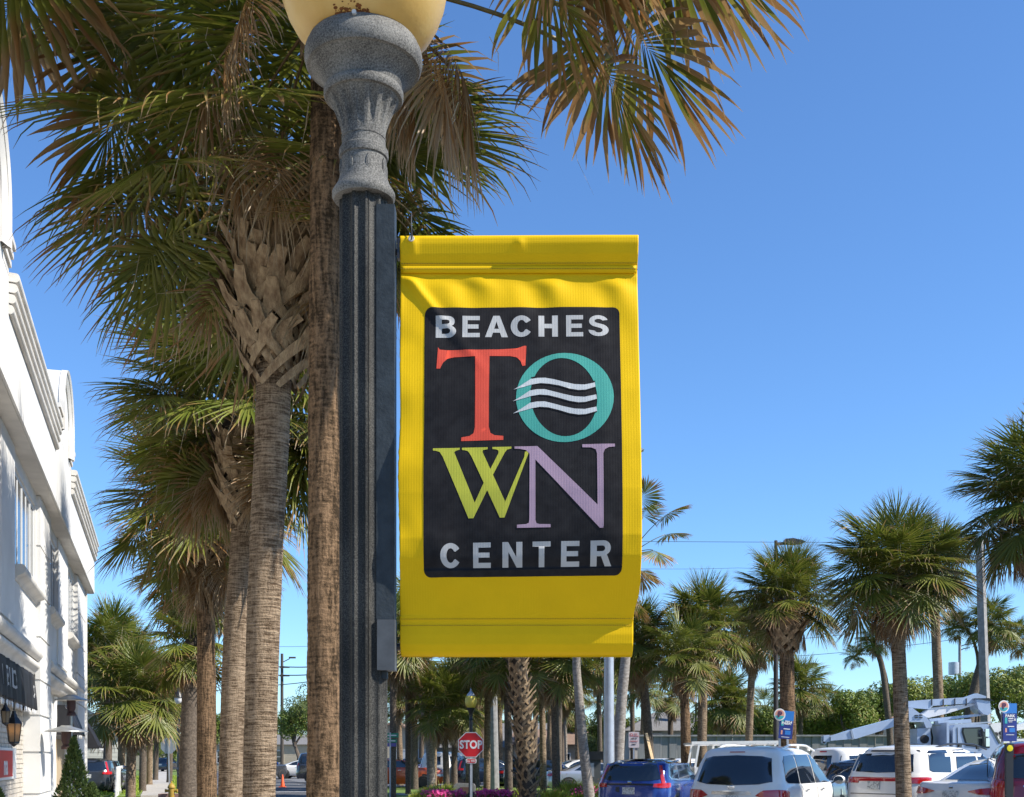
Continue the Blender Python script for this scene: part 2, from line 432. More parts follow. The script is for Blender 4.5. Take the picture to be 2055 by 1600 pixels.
YTAB = [(478, 0), (482, .020), (488, .030), (500, .030), (520, .022), (548, .0), (556, .000), (640, .018), (800, .050), (1000, .082), (1090, .086), (1130, .078), (1165, .058), (1200, .036), (1250, .008), (1256, .007), (1275, .010), (1295, .008), (1310, -.004), (1318, -.022)]
def ban(px, py, off=0.0):
    """vinyl surface: picture units on the banner -> place (belly towards the viewer, fold lines near the seam)"""
    t = (px - 805) / 473.0
    y = interp(YTAB, py)
    belly = smooth(560, 1000, py) * (1 - smooth(1130, 1300, py))
    y = y * (.55 + .45 * min(1, max(0, t + .15))) + belly * .022 * t
    # diagonal pull creases from the upper left, flutes under the seam
    if 556 < py < 1240:
        f = math.exp(-(py - 556) / 62.0)
        s = math.sin((px - (py - 556) * .75) * .052 + 1.1) + .5 * math.sin((px - (py - 556) * .3) * .093)
        y += .0052 * f * s * smooth(556, 585, py)
        d = (px - 815) - (py - 555) * .78
        y += .0075 * math.exp(-(d / 13.0) ** 2) * (1 - smooth(600, 800, py)) * smooth(556, 572, py)
        d = (px - 845) - (py - 1000) * .35
        y += .004 * math.exp(-(d / 26.0) ** 2) * smooth(1040, 1120, py) * (1 - smooth(1170, 1225, py))
        y += .0022 * noise.noise(Vector((px * .011, py * .009, 3.1))) + .0011 * noise.noise(Vector((px * .03, py * .022, 7.7)))
        e = math.exp(-t * 9)
        y += e * .0035 * math.sin(py * .035 + 2 * noise.noise(Vector((py * .01, 0, 0))))
    elif py <= 556:
        y += .0035 * math.exp(-((px - 1043) / 9.0) ** 2) * smooth(484, 500, py) * (1 - smooth(500, 524, py))
        y += .0035 * math.exp(-((px - 832) / 8.0) ** 2) * smooth(484, 496, py) * (1 - smooth(500, 540, py))
    else:
        y += .002 * noise.noise(Vector((px * .012, py * .02, 1.3)))
    # corner pull at the lower right
    lx = px
    if t > .8 and py > 1190: lx = px - (t - .8) / .2 * 9 * smooth(1190, 1240, py)
    if t < .12: lx = px + (1 - t / .12) * 1.6 * math.sin(py * .021) * math.sin(py * .0037 + 1)
    return Vector((X3(lx), PY - .012 - y - off, pz(py) + 0.0))
mb = MB(); nx, ny = 158, 280
ys = [478 + (1318 - 478) * j / ny for j in range(ny + 1)]
for j in range(ny + 1):
    for i in range(nx + 1):
        px = 805 + 473 * i / nx
        if i == 0: px += 1.2 * noise.noise(Vector((ys[j] * .08, 5, 0)))
        mb.v.append(tuple(ban(px, ys[j])))
W_ = nx + 1
mb.f = [(j * W_ + i, j * W_ + i + 1, (j + 1) * W_ + i + 1, (j + 1) * W_ + i) for j in range(ny) for i in range(nx)]
mb.m = [0] * len(mb.f)
me = mb.mesh('vinyl', M['ban_yellow'], sharp=None, fix=False)
fab = link('vinyl', me, banner)
so = fab.modifiers.new('thickness', 'SOLIDIFY'); so.thickness = .0009; so.offset = -1 if False else 1
# the back half of each pole sleeve, so the vinyl wraps round its rods
for (pa, pb, nm) in ((478, 552, 'top_sleeve'), (1256, 1318, 'bottom_sleeve')):
    mb = MB(); n2 = 24
    for k in range(9):
        f = k / 8.0; py = pa + (pb - pa) * f
        for i in range(n2 + 1):
            p = ban(806 + 470 * i / n2, py)
            mb.v.append((p.x, PY + .006 + .022 * math.sin(PI * f), p.z - .001))
    mb.f = [(k * 25 + i, k * 25 + i + 1, (k + 1) * 25 + i + 1, (k + 1) * 25 + i) for k in range(8) for i in range(n2)]
    mb.m = [0] * len(mb.f)
    o = mb.build(nm, M['ban_yellow'], banner, sharp=None, fix=False)
    sm = o.modifiers.new('thickness', 'SOLIDIFY'); sm.thickness = .001
def strip(name, y0, y1, x0, x1, off, m, n=60):
    mb = MB()
    for i in range(n + 1):
        px = x0 + (x1 - x0) * i / n
        mb.v += [tuple(ban(px, y0, off)), tuple(ban(px, (y0 + y1) / 2, off + .0003)), tuple(ban(px, y1, off))]
    mb.f = [(3 * i + k, 3 * i + 3 + k, 3 * i + 4 + k, 3 * i + 1 + k) for i in range(n) for k in (0, 1)]
    mb.m = [0] * len(mb.f)
    return mb.build(name, m, banner, sharp=None, fix=False)
hem = strip('seam_fold', 541, 553.5, 806, 1276, .0055, M['ban_yellow'])
sm = hem.modifiers.new('thickness', 'SOLIDIFY'); sm.thickness = .0045; sm.offset = 1
for nm, yy, o_ in (('stitch', 535.5, .0012), ('stitch', 546, .0070), ('stitch', 1244.5, .0012), ('stitch', 1257, .0012)):
    mb = MB()
    k = 0; px = 807
    while px < 1274:
        a = ban(px, yy, o_); b = ban(px + 3.4, yy, o_)
        mb.bar(a, b, .0011, .0009); px += 5.0
    o = mb.build(nm, M['stitch'], banner, smooth=False); o['kind'] = 'stuff'
# outlines -> meshes that follow the vinyl
def conform(contours, off, step=6.0):
    cu = bpy.data.curves.new('tmp', 'CURVE'); cu.dimensions = '2D'; cu.fill_mode = 'BOTH'
    for c in contours:
        sp = cu.splines.new('POLY'); sp.points.add(len(c) - 1)
        for i, (x, y) in enumerate(c): sp.points[i].co = (x, -y, 0, 1)
        sp.use_cyclic_u = True
    ob = bpy.data.objects.new('tmp', cu); COL.objects.link(ob)
    dg = bpy.context.evaluated_depsgraph_get()
    me = bpy.data.meshes.new_from_object(ob.evaluated_get(dg))
    bpy.data.objects.remove(ob); bpy.data.curves.remove(cu)
    bm = bmesh.new(); bm.from_mesh(me); bpy.data.meshes.remove(me)
    bmesh.ops.remove_doubles(bm, verts=bm.verts, dist=.001)
    xs = [v.co.x for v in bm.verts]; yv = [v.co.y for v in bm.verts]
    x = math.floor(min(xs) / step) * step + step
    while x < max(xs):
        bmesh.ops.bisect_plane(bm, geom=bm.verts[:] + bm.edges[:] + bm.faces[:], plane_co=(x, 0, 0), plane_no=(1, 0, 0)); x += step
    y = math.floor(min(yv) / step) * step + step
    while y < max(yv):
        bmesh.ops.bisect_plane(bm, geom=bm.verts[:] + bm.edges[:] + bm.faces[:], plane_co=(0, y, 0), plane_no=(0, 1, 0)); y += step
    for v in bm.verts: v.co = ban(v.co.x, -v.co.y, off)
    return bm
def print_on(name, contours, off, m, step=6.0):
    bm = conform(contours, off, step)
    me = bpy.data.meshes.new(name); bm.to_mesh(me); bm.free()
    for p in me.polygons: pass
    me.materials.append(m); me.shade_smooth()
    # face the viewer
    if me.polygons and sum(p.normal.y for p in me.polygons) > 0: me.flip_normals()
    return link(name, me, banner)
def arc(cx, cy, rx, ry, a0, a1, n=16):
    return [(cx + rx * math.cos(R(a0 + (a1 - a0) * i / n)), cy + ry * math.sin(R(a0 + (a1 - a0) * i / n))) for i in range(n + 1)]
def rrect(x0, y0, x1, y1, r):
    return arc(x0 + r, y0 + r, r, r, 180, 270, 6) + arc(x1 - r, y0 + r, r, r, 270, 360, 6) + arc(x1 - r, y1 - r, r, r, 0, 90, 6) + arc(x0 + r, y1 - r, r, r, 90, 180, 6)
print_on('black_panel', [rrect(854, 625, 1241, 1166, 14)], .0009, M['ban_black'])
def gl_(ch, x0, x1, y0, y1):
    """bold capitals as outlines in their box"""
    w = x1 - x0; h = y1 - y0; t = w * .30; k = h * .20
    P = lambda pts: [(x0 + a, y0 + b) for a, b in pts]
    if ch == 'E': return [P([(0, 0), (w, 0), (w, k), (t, k), (t, (h - k) / 2), (w * .93, (h - k) / 2), (w * .93, (h + k) / 2), (t, (h + k) / 2), (t, h - k), (w, h - k), (w, h), (0, h)])]
    if ch == 'H': return [P([(0, 0), (t, 0), (t, h * .39), (w - t, h * .39), (w - t, 0), (w, 0), (w, h), (w - t, h), (w - t, h * .6), (t, h * .6), (t, h), (0, h)])]
    if ch == 'N': return [P([(0, 0), (t * .95, 0), (w - t, h * .60), (w - t, 0), (w, 0), (w, h), (w - t * .95, h), (t, h * .40), (t, h), (0, h)])]
    if ch == 'T': return [P([(0, 0), (w, 0), (w, k), (w / 2 + t * .52, k), (w / 2 + t * .52, h), (w / 2 - t * .52, h), (w / 2 - t * .52, k), (0, k)])]
    if ch == 'A': return [P([(w * .36, 0), (w * .64, 0), (w, h), (w * .72, h), (w * .655, h * .79), (w * .345, h * .79), (w * .28, h), (0, h)]), P([(w * .5, h * .26), (w * .60, h * .61), (w * .40, h * .61)])]
    if ch == 'C':
        o = arc(w / 2, h / 2, w / 2, h / 2, -33, -327, 28); i = arc(w / 2, h / 2, w / 2 - t, h / 2 - k * 1.05, -325, -35, 24)
        return [P([(a, b) for a, b in o] + [(w * .73, h * .645)] + i[0:0] + i + [(w * .73, h * .35)])]
    if ch == 'B':
        o = [(0, 0), (w * .6, 0)] + arc(w * .62, h * .255, w * .31, h * .255, -90, 70, 10) + arc(w * .64, h * .725, w * .36, h * .275, -70, 90, 12) + [(0, h)]
        a1 = [(t, k * .95)] + arc(w * .56, h * .285, w * .12, h * .10, -90, 90, 8) + [(t, h * .385)]
        a2 = [(t, h * .58)] + arc(w * .57, h * .70, w * .14, h * .12, -90, 90, 8) + [(t, h * .82)]
        return [P(o), P(a1), P(a2)]
    if ch == 'R':
        o = [(0, 0), (w * .6, 0)] + arc(w * .62, h * .29, w * .34, h * .29, -90, 65, 10) + [(w * .80, h * .60), (w, h), (w * .69, h), (w * .50, h * .62), (t, h * .62), (t, h), (0, h)]
        a1 = [(t, k)] + arc(w * .56, h * .31, w * .13, h * .11, -90, 90, 8) + [(t, h * .42)]
        return [P(o), P(a1)]
    if ch == 'S':
        o = arc(w * .5, h * .285, w * .47, h * .285, -15, -235, 20) + arc(w * .5, h * .715, w * .20, h * .115, -60, 165, 10) \
            + [(0, h * .69)] + arc(w * .5, h * .70, w * .5, h * .30, 168, -62, 20)[0:] + arc(w * .5, h * .275, w * .20, h * .10, 118, 345, 10)
        return [P(o)]
for word, xs, y0, y1 in (('BEACHES', [(876, 916.6), (929, 963.5), (974, 1019.5), (1025, 1068), (1080, 1118.5), (1134.8, 1168.4), (1179, 1219)], 642.6, 687.3),
                         ('CENTER', [(887, 927.8), (951.5, 986), (1008.8, 1047.6), (1067.5, 1102.5), (1122.6, 1158), (1179.3, 1220)], 1101.4, 1149.3)):
    for ch, (a, b) in zip(word, xs):
        print_on('letter', gl_(ch, a, b, y0, y1), .0015, M['p_grey'])
Tc = [(881, 707), (884, 712), (900, 713.5), (940, 713.5), (1000, 713), (1038, 711), (1051, 706), (1056, 706), (1054, 747), (1048, 748), (1044, 737), (1037, 730), (1024, 727), (983, 726.5),
      (982, 800), (982, 872), (985, 884), (993, 889), (1010.5, 891), (1010.5, 899), (927.5, 899.5), (928, 892), (944, 889.5), (952, 884), (954.5, 872), (955, 800), (954.5, 727), (914, 728), (900, 731), (891, 739), (885, 751), (878, 751)]
print_on('letter', [Tc], .0015, M['p_red'])
Oi = []
for i in range(48):
    a = 2 * PI * i / 48; x, y = 65 * math.cos(a), 81 * math.sin(a); q = R(-8)
    Oi.append((1129 + x * math.cos(q) - y * math.sin(q), 813.5 + x * math.sin(q) + y * math.cos(q)))
print_on('letter', [arc(1131, 814, 95.5, 92, 0, 352.5, 47), Oi], .0015, M['p_teal'])
def wave_poly(dx, dy):
    top = [(1031, 797), (1046, 788), (1064, 776), (1078, 773.5), (1093, 773.5), (1110, 777), (1130, 783), (1150, 788), (1170, 789.5), (1190, 785)]
    bot = [(1191, 794), (1172, 800), (1158, 800.5), (1140, 797), (1120, 790), (1100, 786), (1084, 784.5), (1068, 787), (1050, 792)]
    return [(x + dx * (1 if i < 5 or i > 13 else .4), y + dy) for i, (x, y) in enumerate(top + bot)]
for k, (dx, dy) in enumerate(((0, 0), (-1.5, 23.8), (-1.5, 49))):
    wp = wave_poly(dx, dy)
    if k: wp = [(x + (3 if x > 1180 else 0), y + (1.5 if x > 1100 else 0)) for x, y in wp]
    print_on('wave_gap', [[(x, y - 4) if i < 10 else (x, y + 2.2) for i, (x, y) in enumerate(wp)][2:17]], .0019, M['ban_black'])
    print_on('wave_stripe', [wp], .0023, M['p_white'])
def z2(pts): return [(780 + x * .3375, 800 + y * .3375) for x, y in pts]
Wp = [[(273, 335), (430, 335), (430, 346), (405, 352), (398, 362), (517, 660), (515, 690), (508, 752), (482, 752), (330, 385), (312, 357), (290, 350), (273, 348)],
      [(500, 700), (570, 545), (590, 590), (510, 752), (497, 752)],
      [(443, 335), (592, 335), (592, 347), (565, 352), (562, 362), (692, 655), (690, 700), (685, 752), (663, 752), (497, 385), (478, 356), (460, 350), (443, 348)],
      [(620, 335), (730, 335), (730, 346), (705, 352), (692, 368), (612, 520), (598, 485), (655, 372), (655, 356), (640, 349), (620, 347)],
      [(675, 705), (805, 395), (808, 368), (822, 362), (828, 378), (690, 752), (672, 752)]]
for k, c in enumerate(Wp): print_on('letter_stroke', [z2(c)], .0015 + .00006 * k, M['p_lime'])
Np = [[(748, 335), (880, 335), (1225, 690), (1255, 760), (1255, 822), (1235, 822), (868, 415), (868, 770), (874, 788), (890, 793), (955, 795), (955, 813), (762, 813), (762, 795), (815, 792), (830, 785), (833, 765), (835, 380), (815, 358), (780, 350), (748, 348)],
      [(1138, 330), (1325, 330), (1325, 347), (1290, 350), (1268, 362), (1258, 385), (1257, 815), (1223, 720), (1222, 385), (1215, 362), (1190, 350), (1138, 348)]]
for k, c in enumerate(Np): print_on('letter_stroke', [z2(c)], .0020 + .00006 * k, M['p_mauve'])
for a, o_ in ((Wp, 0), ): pass
mb = MB(); g = ban(828, 491, .002)      # grommet and hook
mb.lathe([(.0035, -.0015), (.0070, -.002), (.0078, 0), (.0070, .0015), (.0035, .001)], g, 20, axis='Y')
mb.build('grommet', M['screw'], banner)
mb = MB(); mb.tube([g + Vector((0, -.002, -.004)), g + Vector((.002, -.006, .004)), g + Vector((.001, .0, .016)), g + Vector((-.001, .012, .034)), g + Vector((-.001, .014, .07))], .0016, 6)
mb.build('tie', M['black_metal'], banner)
for yy in (505, 1298):
    mb = MB(); mb.tube([(X3(785), PY + .004, pz(yy)), (X3(1268), PY + .004, pz(yy))], .009, 12)
    o = mb.build('banner_arm', M['black_metal'], post)
mb = MB(); mb.box((X3(801.5), PY - .02, pz(508)), (.006, .02, .05)); mb.build('arm_clamp', M['black_metal'], post)
# ------------------------------------------------------------------ palms
M['leaf'] = mat('palm_leaf', (1, 1, 1), .42, spec=.4, vcol=True, trans=.28)
M['petiole'] = mat('petiole', (1, .95, .85), .5, noise_s=12, noise_a=.35, vcol=True)
def bark(name, light, dark, rings=70, vert=40, ringw=.6, st=.10):
    m = bpy.data.materials.new(name); m.use_nodes = True
    nt = m.node_tree; N = nt.nodes; L = nt.links; p = N['Principled BSDF']
    p.inputs['Roughness'].default_value = .95; p.inputs['Specular IOR Level'].default_value = .15
    tc = N.new('ShaderNodeTexCoord')
    def nz(scale, st, det=6, rough=.65):
        mp = N.new('ShaderNodeMapping'); mp.inputs['Scale'].default_value = st; L.new(tc.outputs['Object'], mp.inputs[0])
        n = N.new('ShaderNodeTexNoise'); n.inputs['Scale'].default_value = scale; n.inputs['Detail'].default_value = det; n.inputs['Roughness'].default_value = rough
        L.new(mp.outputs[0], n.inputs[0]); return n
    a = nz(rings, (st, st, 1), 3, .5); b = nz(vert, (1, 1, .16), 4, .55); c = nz(3.2, (1, 1, .6), 5); e_ = nz(vert * 1.6, (1, 1, 1), 5)
    m1 = N.new('ShaderNodeMix'); m1.data_type = 'FLOAT'; m1.inputs[0].default_value = ringw
    L.new(b.outputs[0], m1.inputs[2]); L.new(a.outputs[0], m1.inputs[3])
    a2 = N.new('ShaderNodeMath'); a2.operation = 'MULTIPLY_ADD'; a2.inputs[1].default_value = .45; L.new(e_.outputs[0], a2.inputs[0]); L.new(m1.outputs[0], a2.inputs[2])
    ad = N.new('ShaderNodeMath'); ad.operation = 'MULTIPLY_ADD'; ad.inputs[1].default_value = .35; L.new(c.outputs[0], ad.inputs[0]); L.new(a2.outputs[0], ad.inputs[2])
    r = N.new('ShaderNodeMapRange'); r.inputs[1].default_value = .78; r.inputs[2].default_value = 1.02; L.new(ad.outputs[0], r.inputs[0])
    x = N.new('ShaderNodeMix'); x.data_type = 'RGBA'; x.inputs[6].default_value = (*dark, 1); x.inputs[7].default_value = (*light, 1)
    L.new(r.outputs[0], x.inputs[0]); L.new(x.outputs[2], p.inputs['Base Color'])
    bp = N.new('ShaderNodeBump'); bp.inputs['Strength'].default_value = 1.0; bp.inputs['Distance'].default_value = .03
    L.new(a2.outputs[0], bp.inputs['Height']); L.new(bp.outputs[0], p.inputs['Normal'])
    return m
M['bark_a'] = bark('palm_bark_brown', (.22, .138, .078), (.04, .026, .014), 40, 30, .38, .22)
M['bark_b'] = bark('palm_bark_grey', (.33, .245, .165), (.085, .056, .034), 62, 42, .72)
M['bark_c'] = mat('palm_bark_dark', (.155, .12, .09), .95, noise_s=18, col2=(.06, .045, .032), bump=.8, bump_s=60, contrast=(.3, .7))
M['bark_d'] = mat('palm_bark_smooth', (.30, .27, .235), .9, noise_s=9, col2=(.17, .145, .12), bump=.3, bump_s=60, stretch=(1, 1, 2))
M['boot'] = mat('dry_leaf_base', (.34, .245, .14), .8, noise_s=14, col2=(.15, .09, .045), bump=.5, bump_s=60, stretch=(1, 1, .5))
M['fibre'] = mat('boot_fibre', (.075, .058, .042), 1.0, noise_s=30, noise_a=.5, bump=.9, bump_s=60)

def mixc(a, b, t):
    t = min(1, max(0, t)); return tuple(a[i] + (b[i] - a[i]) * t for i in range(3))
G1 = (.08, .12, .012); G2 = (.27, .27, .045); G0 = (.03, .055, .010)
B1 = (.24, .115, .035); B2 = (.34, .22, .10); B3 = (.44, .37, .26)  # own leaf tones, with pale tips and dark bases exaggerated to paint in sunlit contrast
def leaf_mesh(name, elev, pet, blade, nseg, seed, fused=.42, brown=0.0, dead=False, fan=150, curl=1.0, wseg=1.0, pet_w=.018, fold=.25, droop=1.0):
    """one fan leaf: stalk from the origin along +X at the given elevation, blade of folded segments round its end"""
    rnd = random.Random(seed)
    mb = MB()
    e = R(elev)
    p = Vector((0, 0, 0)); pts = [p.copy()]; dirs = []
    n = 9
    bend = R(30 if not dead else 38) * droop
    for i in range(n):
        d = Vector((math.cos(e), 0, math.sin(e))); dirs.append(d)
        p = p + d * pet / n; pts.append(p.copy())
        if e > R(-86): e -= bend / n * (.4 + 1.2 * i / n)
    pc = (.17, .11, .05) if dead else mixc((.12, .14, .035), (.20, .13, .05), brown)
    k = len(mb.v)
    mb.tube(pts, [pet_w * (1.9 - 1.2 * min(1, i / 4.0)) if i < 4 else pet_w * .7 for i in range(len(pts))], 5, mi=1, col=pc)
    # costa: the stalk goes on into the blade and arches down
    cost = []; cd = []; q = pts[-1].copy(); m = 8; ee = e
    cl = blade * .42
    for i in range(m + 1):
        d = Vector((math.cos(ee), 0, math.sin(ee))); cost.append(q.copy()); cd.append(d)
        q = q + d * cl / m
        if ee > R(-88): ee -= R(46 if not dead else 30) * droop / m
    S = Vector((0, 1, 0))
    grain = rnd.random() * 10
    for j in range(nseg):
        f = (j + .5) / nseg
        ph = R(fan) * (2 * f - 1) + R(rnd.gauss(0, .8))
        a = min(1.0, abs(ph) / R(fan))
        base_t = (1 - a) ** .8
        ci = base_t * m; i0 = min(m - 1, int(ci)); fr = ci - i0
        b = cost[i0].lerp(cost[i0 + 1], fr) if i0 < m else cost[m]
        T = cd[min(m, i0)]; Nn = S.cross(T) * -1
        if Nn.z < 0 and not dead: pass
        L = blade * (1 - .38 * base_t) * (1 - .32 * a ** 2.2) * (1 + rnd.gauss(0, .05))
        d = (T * math.cos(ph) + S * math.sin(ph)).normalized()
        d = (d - Nn * fold * (a ** 1.0) * .9).normalized()
        side = (d.cross(Nn)).normalized()
        up = side.cross(d).normalized()
        dphi = R(fan) * 2 / nseg
        pos = b.copy()
        stations = (0, .16, .32, .46, .6, .74, .88, 1.0) if not dead else (0, .2, .42, .62, .82, 1.0)
        torn = rnd.random()
        brk = rnd.uniform(.55, .8)          # where the tip breaks and hangs
        tipb = brown * .75 + .12 + rnd.gauss(0, .13)
        br_start = 1.02 - tipb * 1.05
        segtone = rnd.random()
        hang = (rnd.random() < (.40 if not dead else .6))
        prev = 0; vs = []; cs = []
        wfus = math.tan(dphi / 2) * 1.02
        sw = rnd.gauss(0, .05)
        for s_ in stations:
            dl = (s_ - prev) * L; prev = s_
            pos = pos + d * dl
            g = (.10 + .55 * s_) * droop * curl * (s_ - 0 if True else 0)
            if s_ > brk and hang: g += 1.3
            if dead: g = .35 + .5 * s_
            d = (d + Vector((rnd.gauss(0, .03), rnd.gauss(0, .03), -g * .36)) + side * sw * s_).normalized()
            side2 = (side - d * side.dot(d)).normalized()
            up2 = side2.cross(d).normalized()
            if s_ <= fused: w = s_ * L * wfus + .002
            else: w = (fused * L * wfus) * (1 - ((s_ - fused) / (1 - fused)) ** 1.25) + .0012
            w *= wseg
            fd = w * (.62 if not dead else .9)
            # fused part: centre groove, free part: V fold
            cshr = 1.0 if s_ <= fused else .92
            if dead: cshr *= .62
            vs += [pos - side2 * w * cshr + up2 * 0, pos - up2 * fd, pos + side2 * w * cshr]
            if dead:
                c = mixc(mixc(B1, B2, segtone), B3, (s_ - .3) * 1.1 + rnd.gauss(0, .1))
            else:
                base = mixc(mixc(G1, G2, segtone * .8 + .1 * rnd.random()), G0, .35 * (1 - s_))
                yb = mixc(base, (.20, .17, .03), brown * .45)
                c = mixc(yb, mixc(B1, B2, segtone), (s_ - br_start) / .10)
                if s_ > .9: c = mixc(c, B3, .6)
            cs += [c, tuple(x * .97 for x in c), c]
        fs = []
        for i in range(len(stations) - 1):
            o = i * 3
            fs += [(o, o + 1, o + 4, o + 3), (o + 1, o + 2, o + 5, o + 4)]
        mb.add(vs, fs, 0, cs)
    # hanging threads
    for j in range(2):
        b = cost[rnd.randrange(3, m)] + Vector((rnd.gauss(0, .15), rnd.gauss(0, .3), -.05)) * blade
        l = rnd.uniform(.2, .5) * blade; w = .0035
        q1 = b + Vector((rnd.gauss(0, .05), rnd.gauss(0, .05), -l * .5)); q2 = b + Vector((rnd.gauss(0, .1), rnd.gauss(0, .1), -l))
        mb.add([b - S * w, b + S * w, q1 - S * w, q1 + S * w, q2 - S * .001, q2 + S * .001], [(0, 1, 3, 2), (2, 3, 5, 4)], 0, B3)
    return mb.mesh(name, [M['leaf'], M['petiole']], sharp=None, fix=False)
def leaf_set(key, **kw):
    out = []
    for i, (el, br) in enumerate(((82, 0), (66, .0), (66, .05), (48, .02), (48, .1), (30, .05), (30, .15), (12, .1), (12, .22), (-6, .18), (-6, .32), (-24, .3), (-24, .45), (-42, .5), (-42, .7))):
        k = dict(kw); 
        if k.get('brown_add'): br = min(1, br + k['brown_add'])
        k.pop('brown_add', None)
        if el > 75: k['fan'] = 75; k['curl'] = .2
        k['droop'] = k.get('droop', 1.0) * (1 - .75 * max(0, el) / 90)
        out.append((el, leaf_mesh('leaf_' + key, el, seed=100 + i, brown=br, **k)))
    return out
def dead_set(key, **kw):
    return [(el, leaf_mesh('dead_leaf_' + key, el, seed=300 + i, dead=True, brown=1, **kw)) for i, el in enumerate((-20, -34, -34, -48, -60, -60, -72))]
SETS = {
    'wash': (leaf_set('wash', pet=1.75, blade=1.15, nseg=44, fused=.60, wseg=1.08, brown_add=.30, fan=125, pet_w=.022, fold=.35, curl=.7, droop=.8),
             dead_set('wash', pet=1.3, blade=1.2, nseg=32, fan=95, fold=.8, pet_w=.020)),
    'sabal': (leaf_set('sabal', pet=.72, blade=1.15, nseg=44, fused=.34, brown_add=.0, fan=145, fold=.35, curl=.8, droop=.75, wseg=1.2),
              dead_set('sabal', pet=.65, blade=1.0, nseg=30, fan=95, fold=.9)),
    'far': (leaf_set('far', pet=.60, blade=1.05, nseg=34, fused=.32, brown_add=.0, fan=145, fold=.4, curl=.8, droop=.8, wseg=1.35, pet_w=.02),
            dead_set('far', pet=.5, blade=.85, nseg=20, fan=95, fold=.9, wseg=1.4, pet_w=.02)),
}
def boot_mesh(seed, legs=1.0):
    """an old leaf base: a broad stub that forks into two straps round the trunk"""
    rnd = random.Random(seed); mb = MB(); r = 1.0
    apex = Vector((.56, rnd.gauss(0, .06), .60))
    for sgn in (-1, 1):
        pts = []
        for i in range(6):
            t = i / 5.0; a = sgn * (.08 + 1.05 * t) * legs
            rr = .42 - .12 * t ** .7
            pts.append(Vector((rr * math.cos(a) * 1.0 + .0, rr * math.sin(a), .36 - .46 * t)))
        pts = [apex, Vector((.48, sgn * .02, .47))] + pts
        ws = [.050, .056, .058, .052, .046, .042, .038, .030]
        for i in range(len(pts) - 1):
            pass
        vs = []; th = .011
        for i, p in enumerate(pts):
            d = (pts[min(i + 1, len(pts) - 1)] - pts[max(0, i - 1)]).normalized()
            out = Vector((p.x, p.y, 0)).normalized(); s_ = d.cross(out).normalized()
            o2 = s_.cross(d)
            for a, b in ((-1, 0), (0, .6), (1, 0), (0, -.9)): vs.append(p + s_ * ws[i] * a + o2 * th * b * (1.6 if i < 3 else 1))
        fs = []
        for i in range(len(pts) - 1):
            for k in range(4): fs.append((i * 4 + k, i * 4 + (k + 1) % 4, (i + 1) * 4 + (k + 1) % 4, (i + 1) * 4 + k))
        fs += [(3, 2, 1, 0), tuple((len(pts) - 1) * 4 + k for k in range(4))]
        mb.add(vs, fs)
    return mb.mesh('leaf_base', M['boot'], sharp=40)
BOOTS = [boot_mesh(i, .9 + .12 * i) for i in range(4)]

def trunk_mesh(path, rad, rings=120, segs=24, amp=.03, vert=0.0, seed=0, mat_='bark_a', step=.05, spiky=0.0):
    """trunk along a bent path, with uneven leaf scar ridges"""
    mb = MB(); n = rings
    P = [Vector(p) for p in path]
    cum = [0]
    for a, b in zip(P, P[1:]): cum.append(cum[-1] + (b - a).length)
    tot = cum[-1]
    def pos(s):
        for i in range(len(P) - 1):
            if s <= cum[i + 1] or i == len(P) - 2:
                t = (s - cum[i]) / (cum[i + 1] - cum[i] + 1e-9)
                # catmull-rom
                p0 = P[max(0, i - 1)]; p1 = P[i]; p2 = P[i + 1]; p3 = P[min(len(P) - 1, i + 2)]
                return .5 * ((2 * p1) + (p2 - p0) * t + (2 * p0 - 5 * p1 + 4 * p2 - p3) * t * t + (3 * p1 - p0 - 3 * p2 + p3) * t ** 3)
    rnd = random.Random(seed)
    for i in range(n + 1):
        s = tot * i / n; c = pos(s); r0 = interp(rad, s / tot)
        for k in range(segs):
            t = 2 * PI * k / segs
            x, y = math.cos(t), math.sin(t)
            nz = noise.noise(Vector((x * 1.2 + seed, y * 1.2, s * 1.1)))
            # scars: sawtooth whose height drifts round the trunk
            ph = s / step + .9 * noise.noise(Vector((x * 1.5, y * 1.5 + seed, s * .8))) * 2
            saw = (ph % 1.0)
            r = r0 * (1 + .05 * nz + amp * (saw - .5))
            r += r0 * amp * .9 * noise.noise(Vector((x * 6, y * 6, s * 14 + seed)))
            if vert: r += r0 * vert * noise.noise(Vector((x * 7, y * 7, s * 2.2 + seed)))
            if spiky: r += r0 * spiky * (1 if ((k + int(ph) * 1.0 * (1 if int(ph) % 2 else 0) ) % 2 < 1) else -.4) * (1 - saw)
            mb.v.append((c.x + x * r, c.y + y * r, c.z))
    for i in range(n):
        for k in range(segs):
            mb.f.append((i * segs + k, i * segs + (k + 1) % segs, (i + 1) * segs + (k + 1) % segs, (i + 1) * segs + k))
    mb.f.append(tuple(n * segs + k for k in range(segs)))
    mb.m = [0] * len(mb.f)
    return mb.mesh('trunk', M[mat_], sharp=None, fix=False), pos, tot

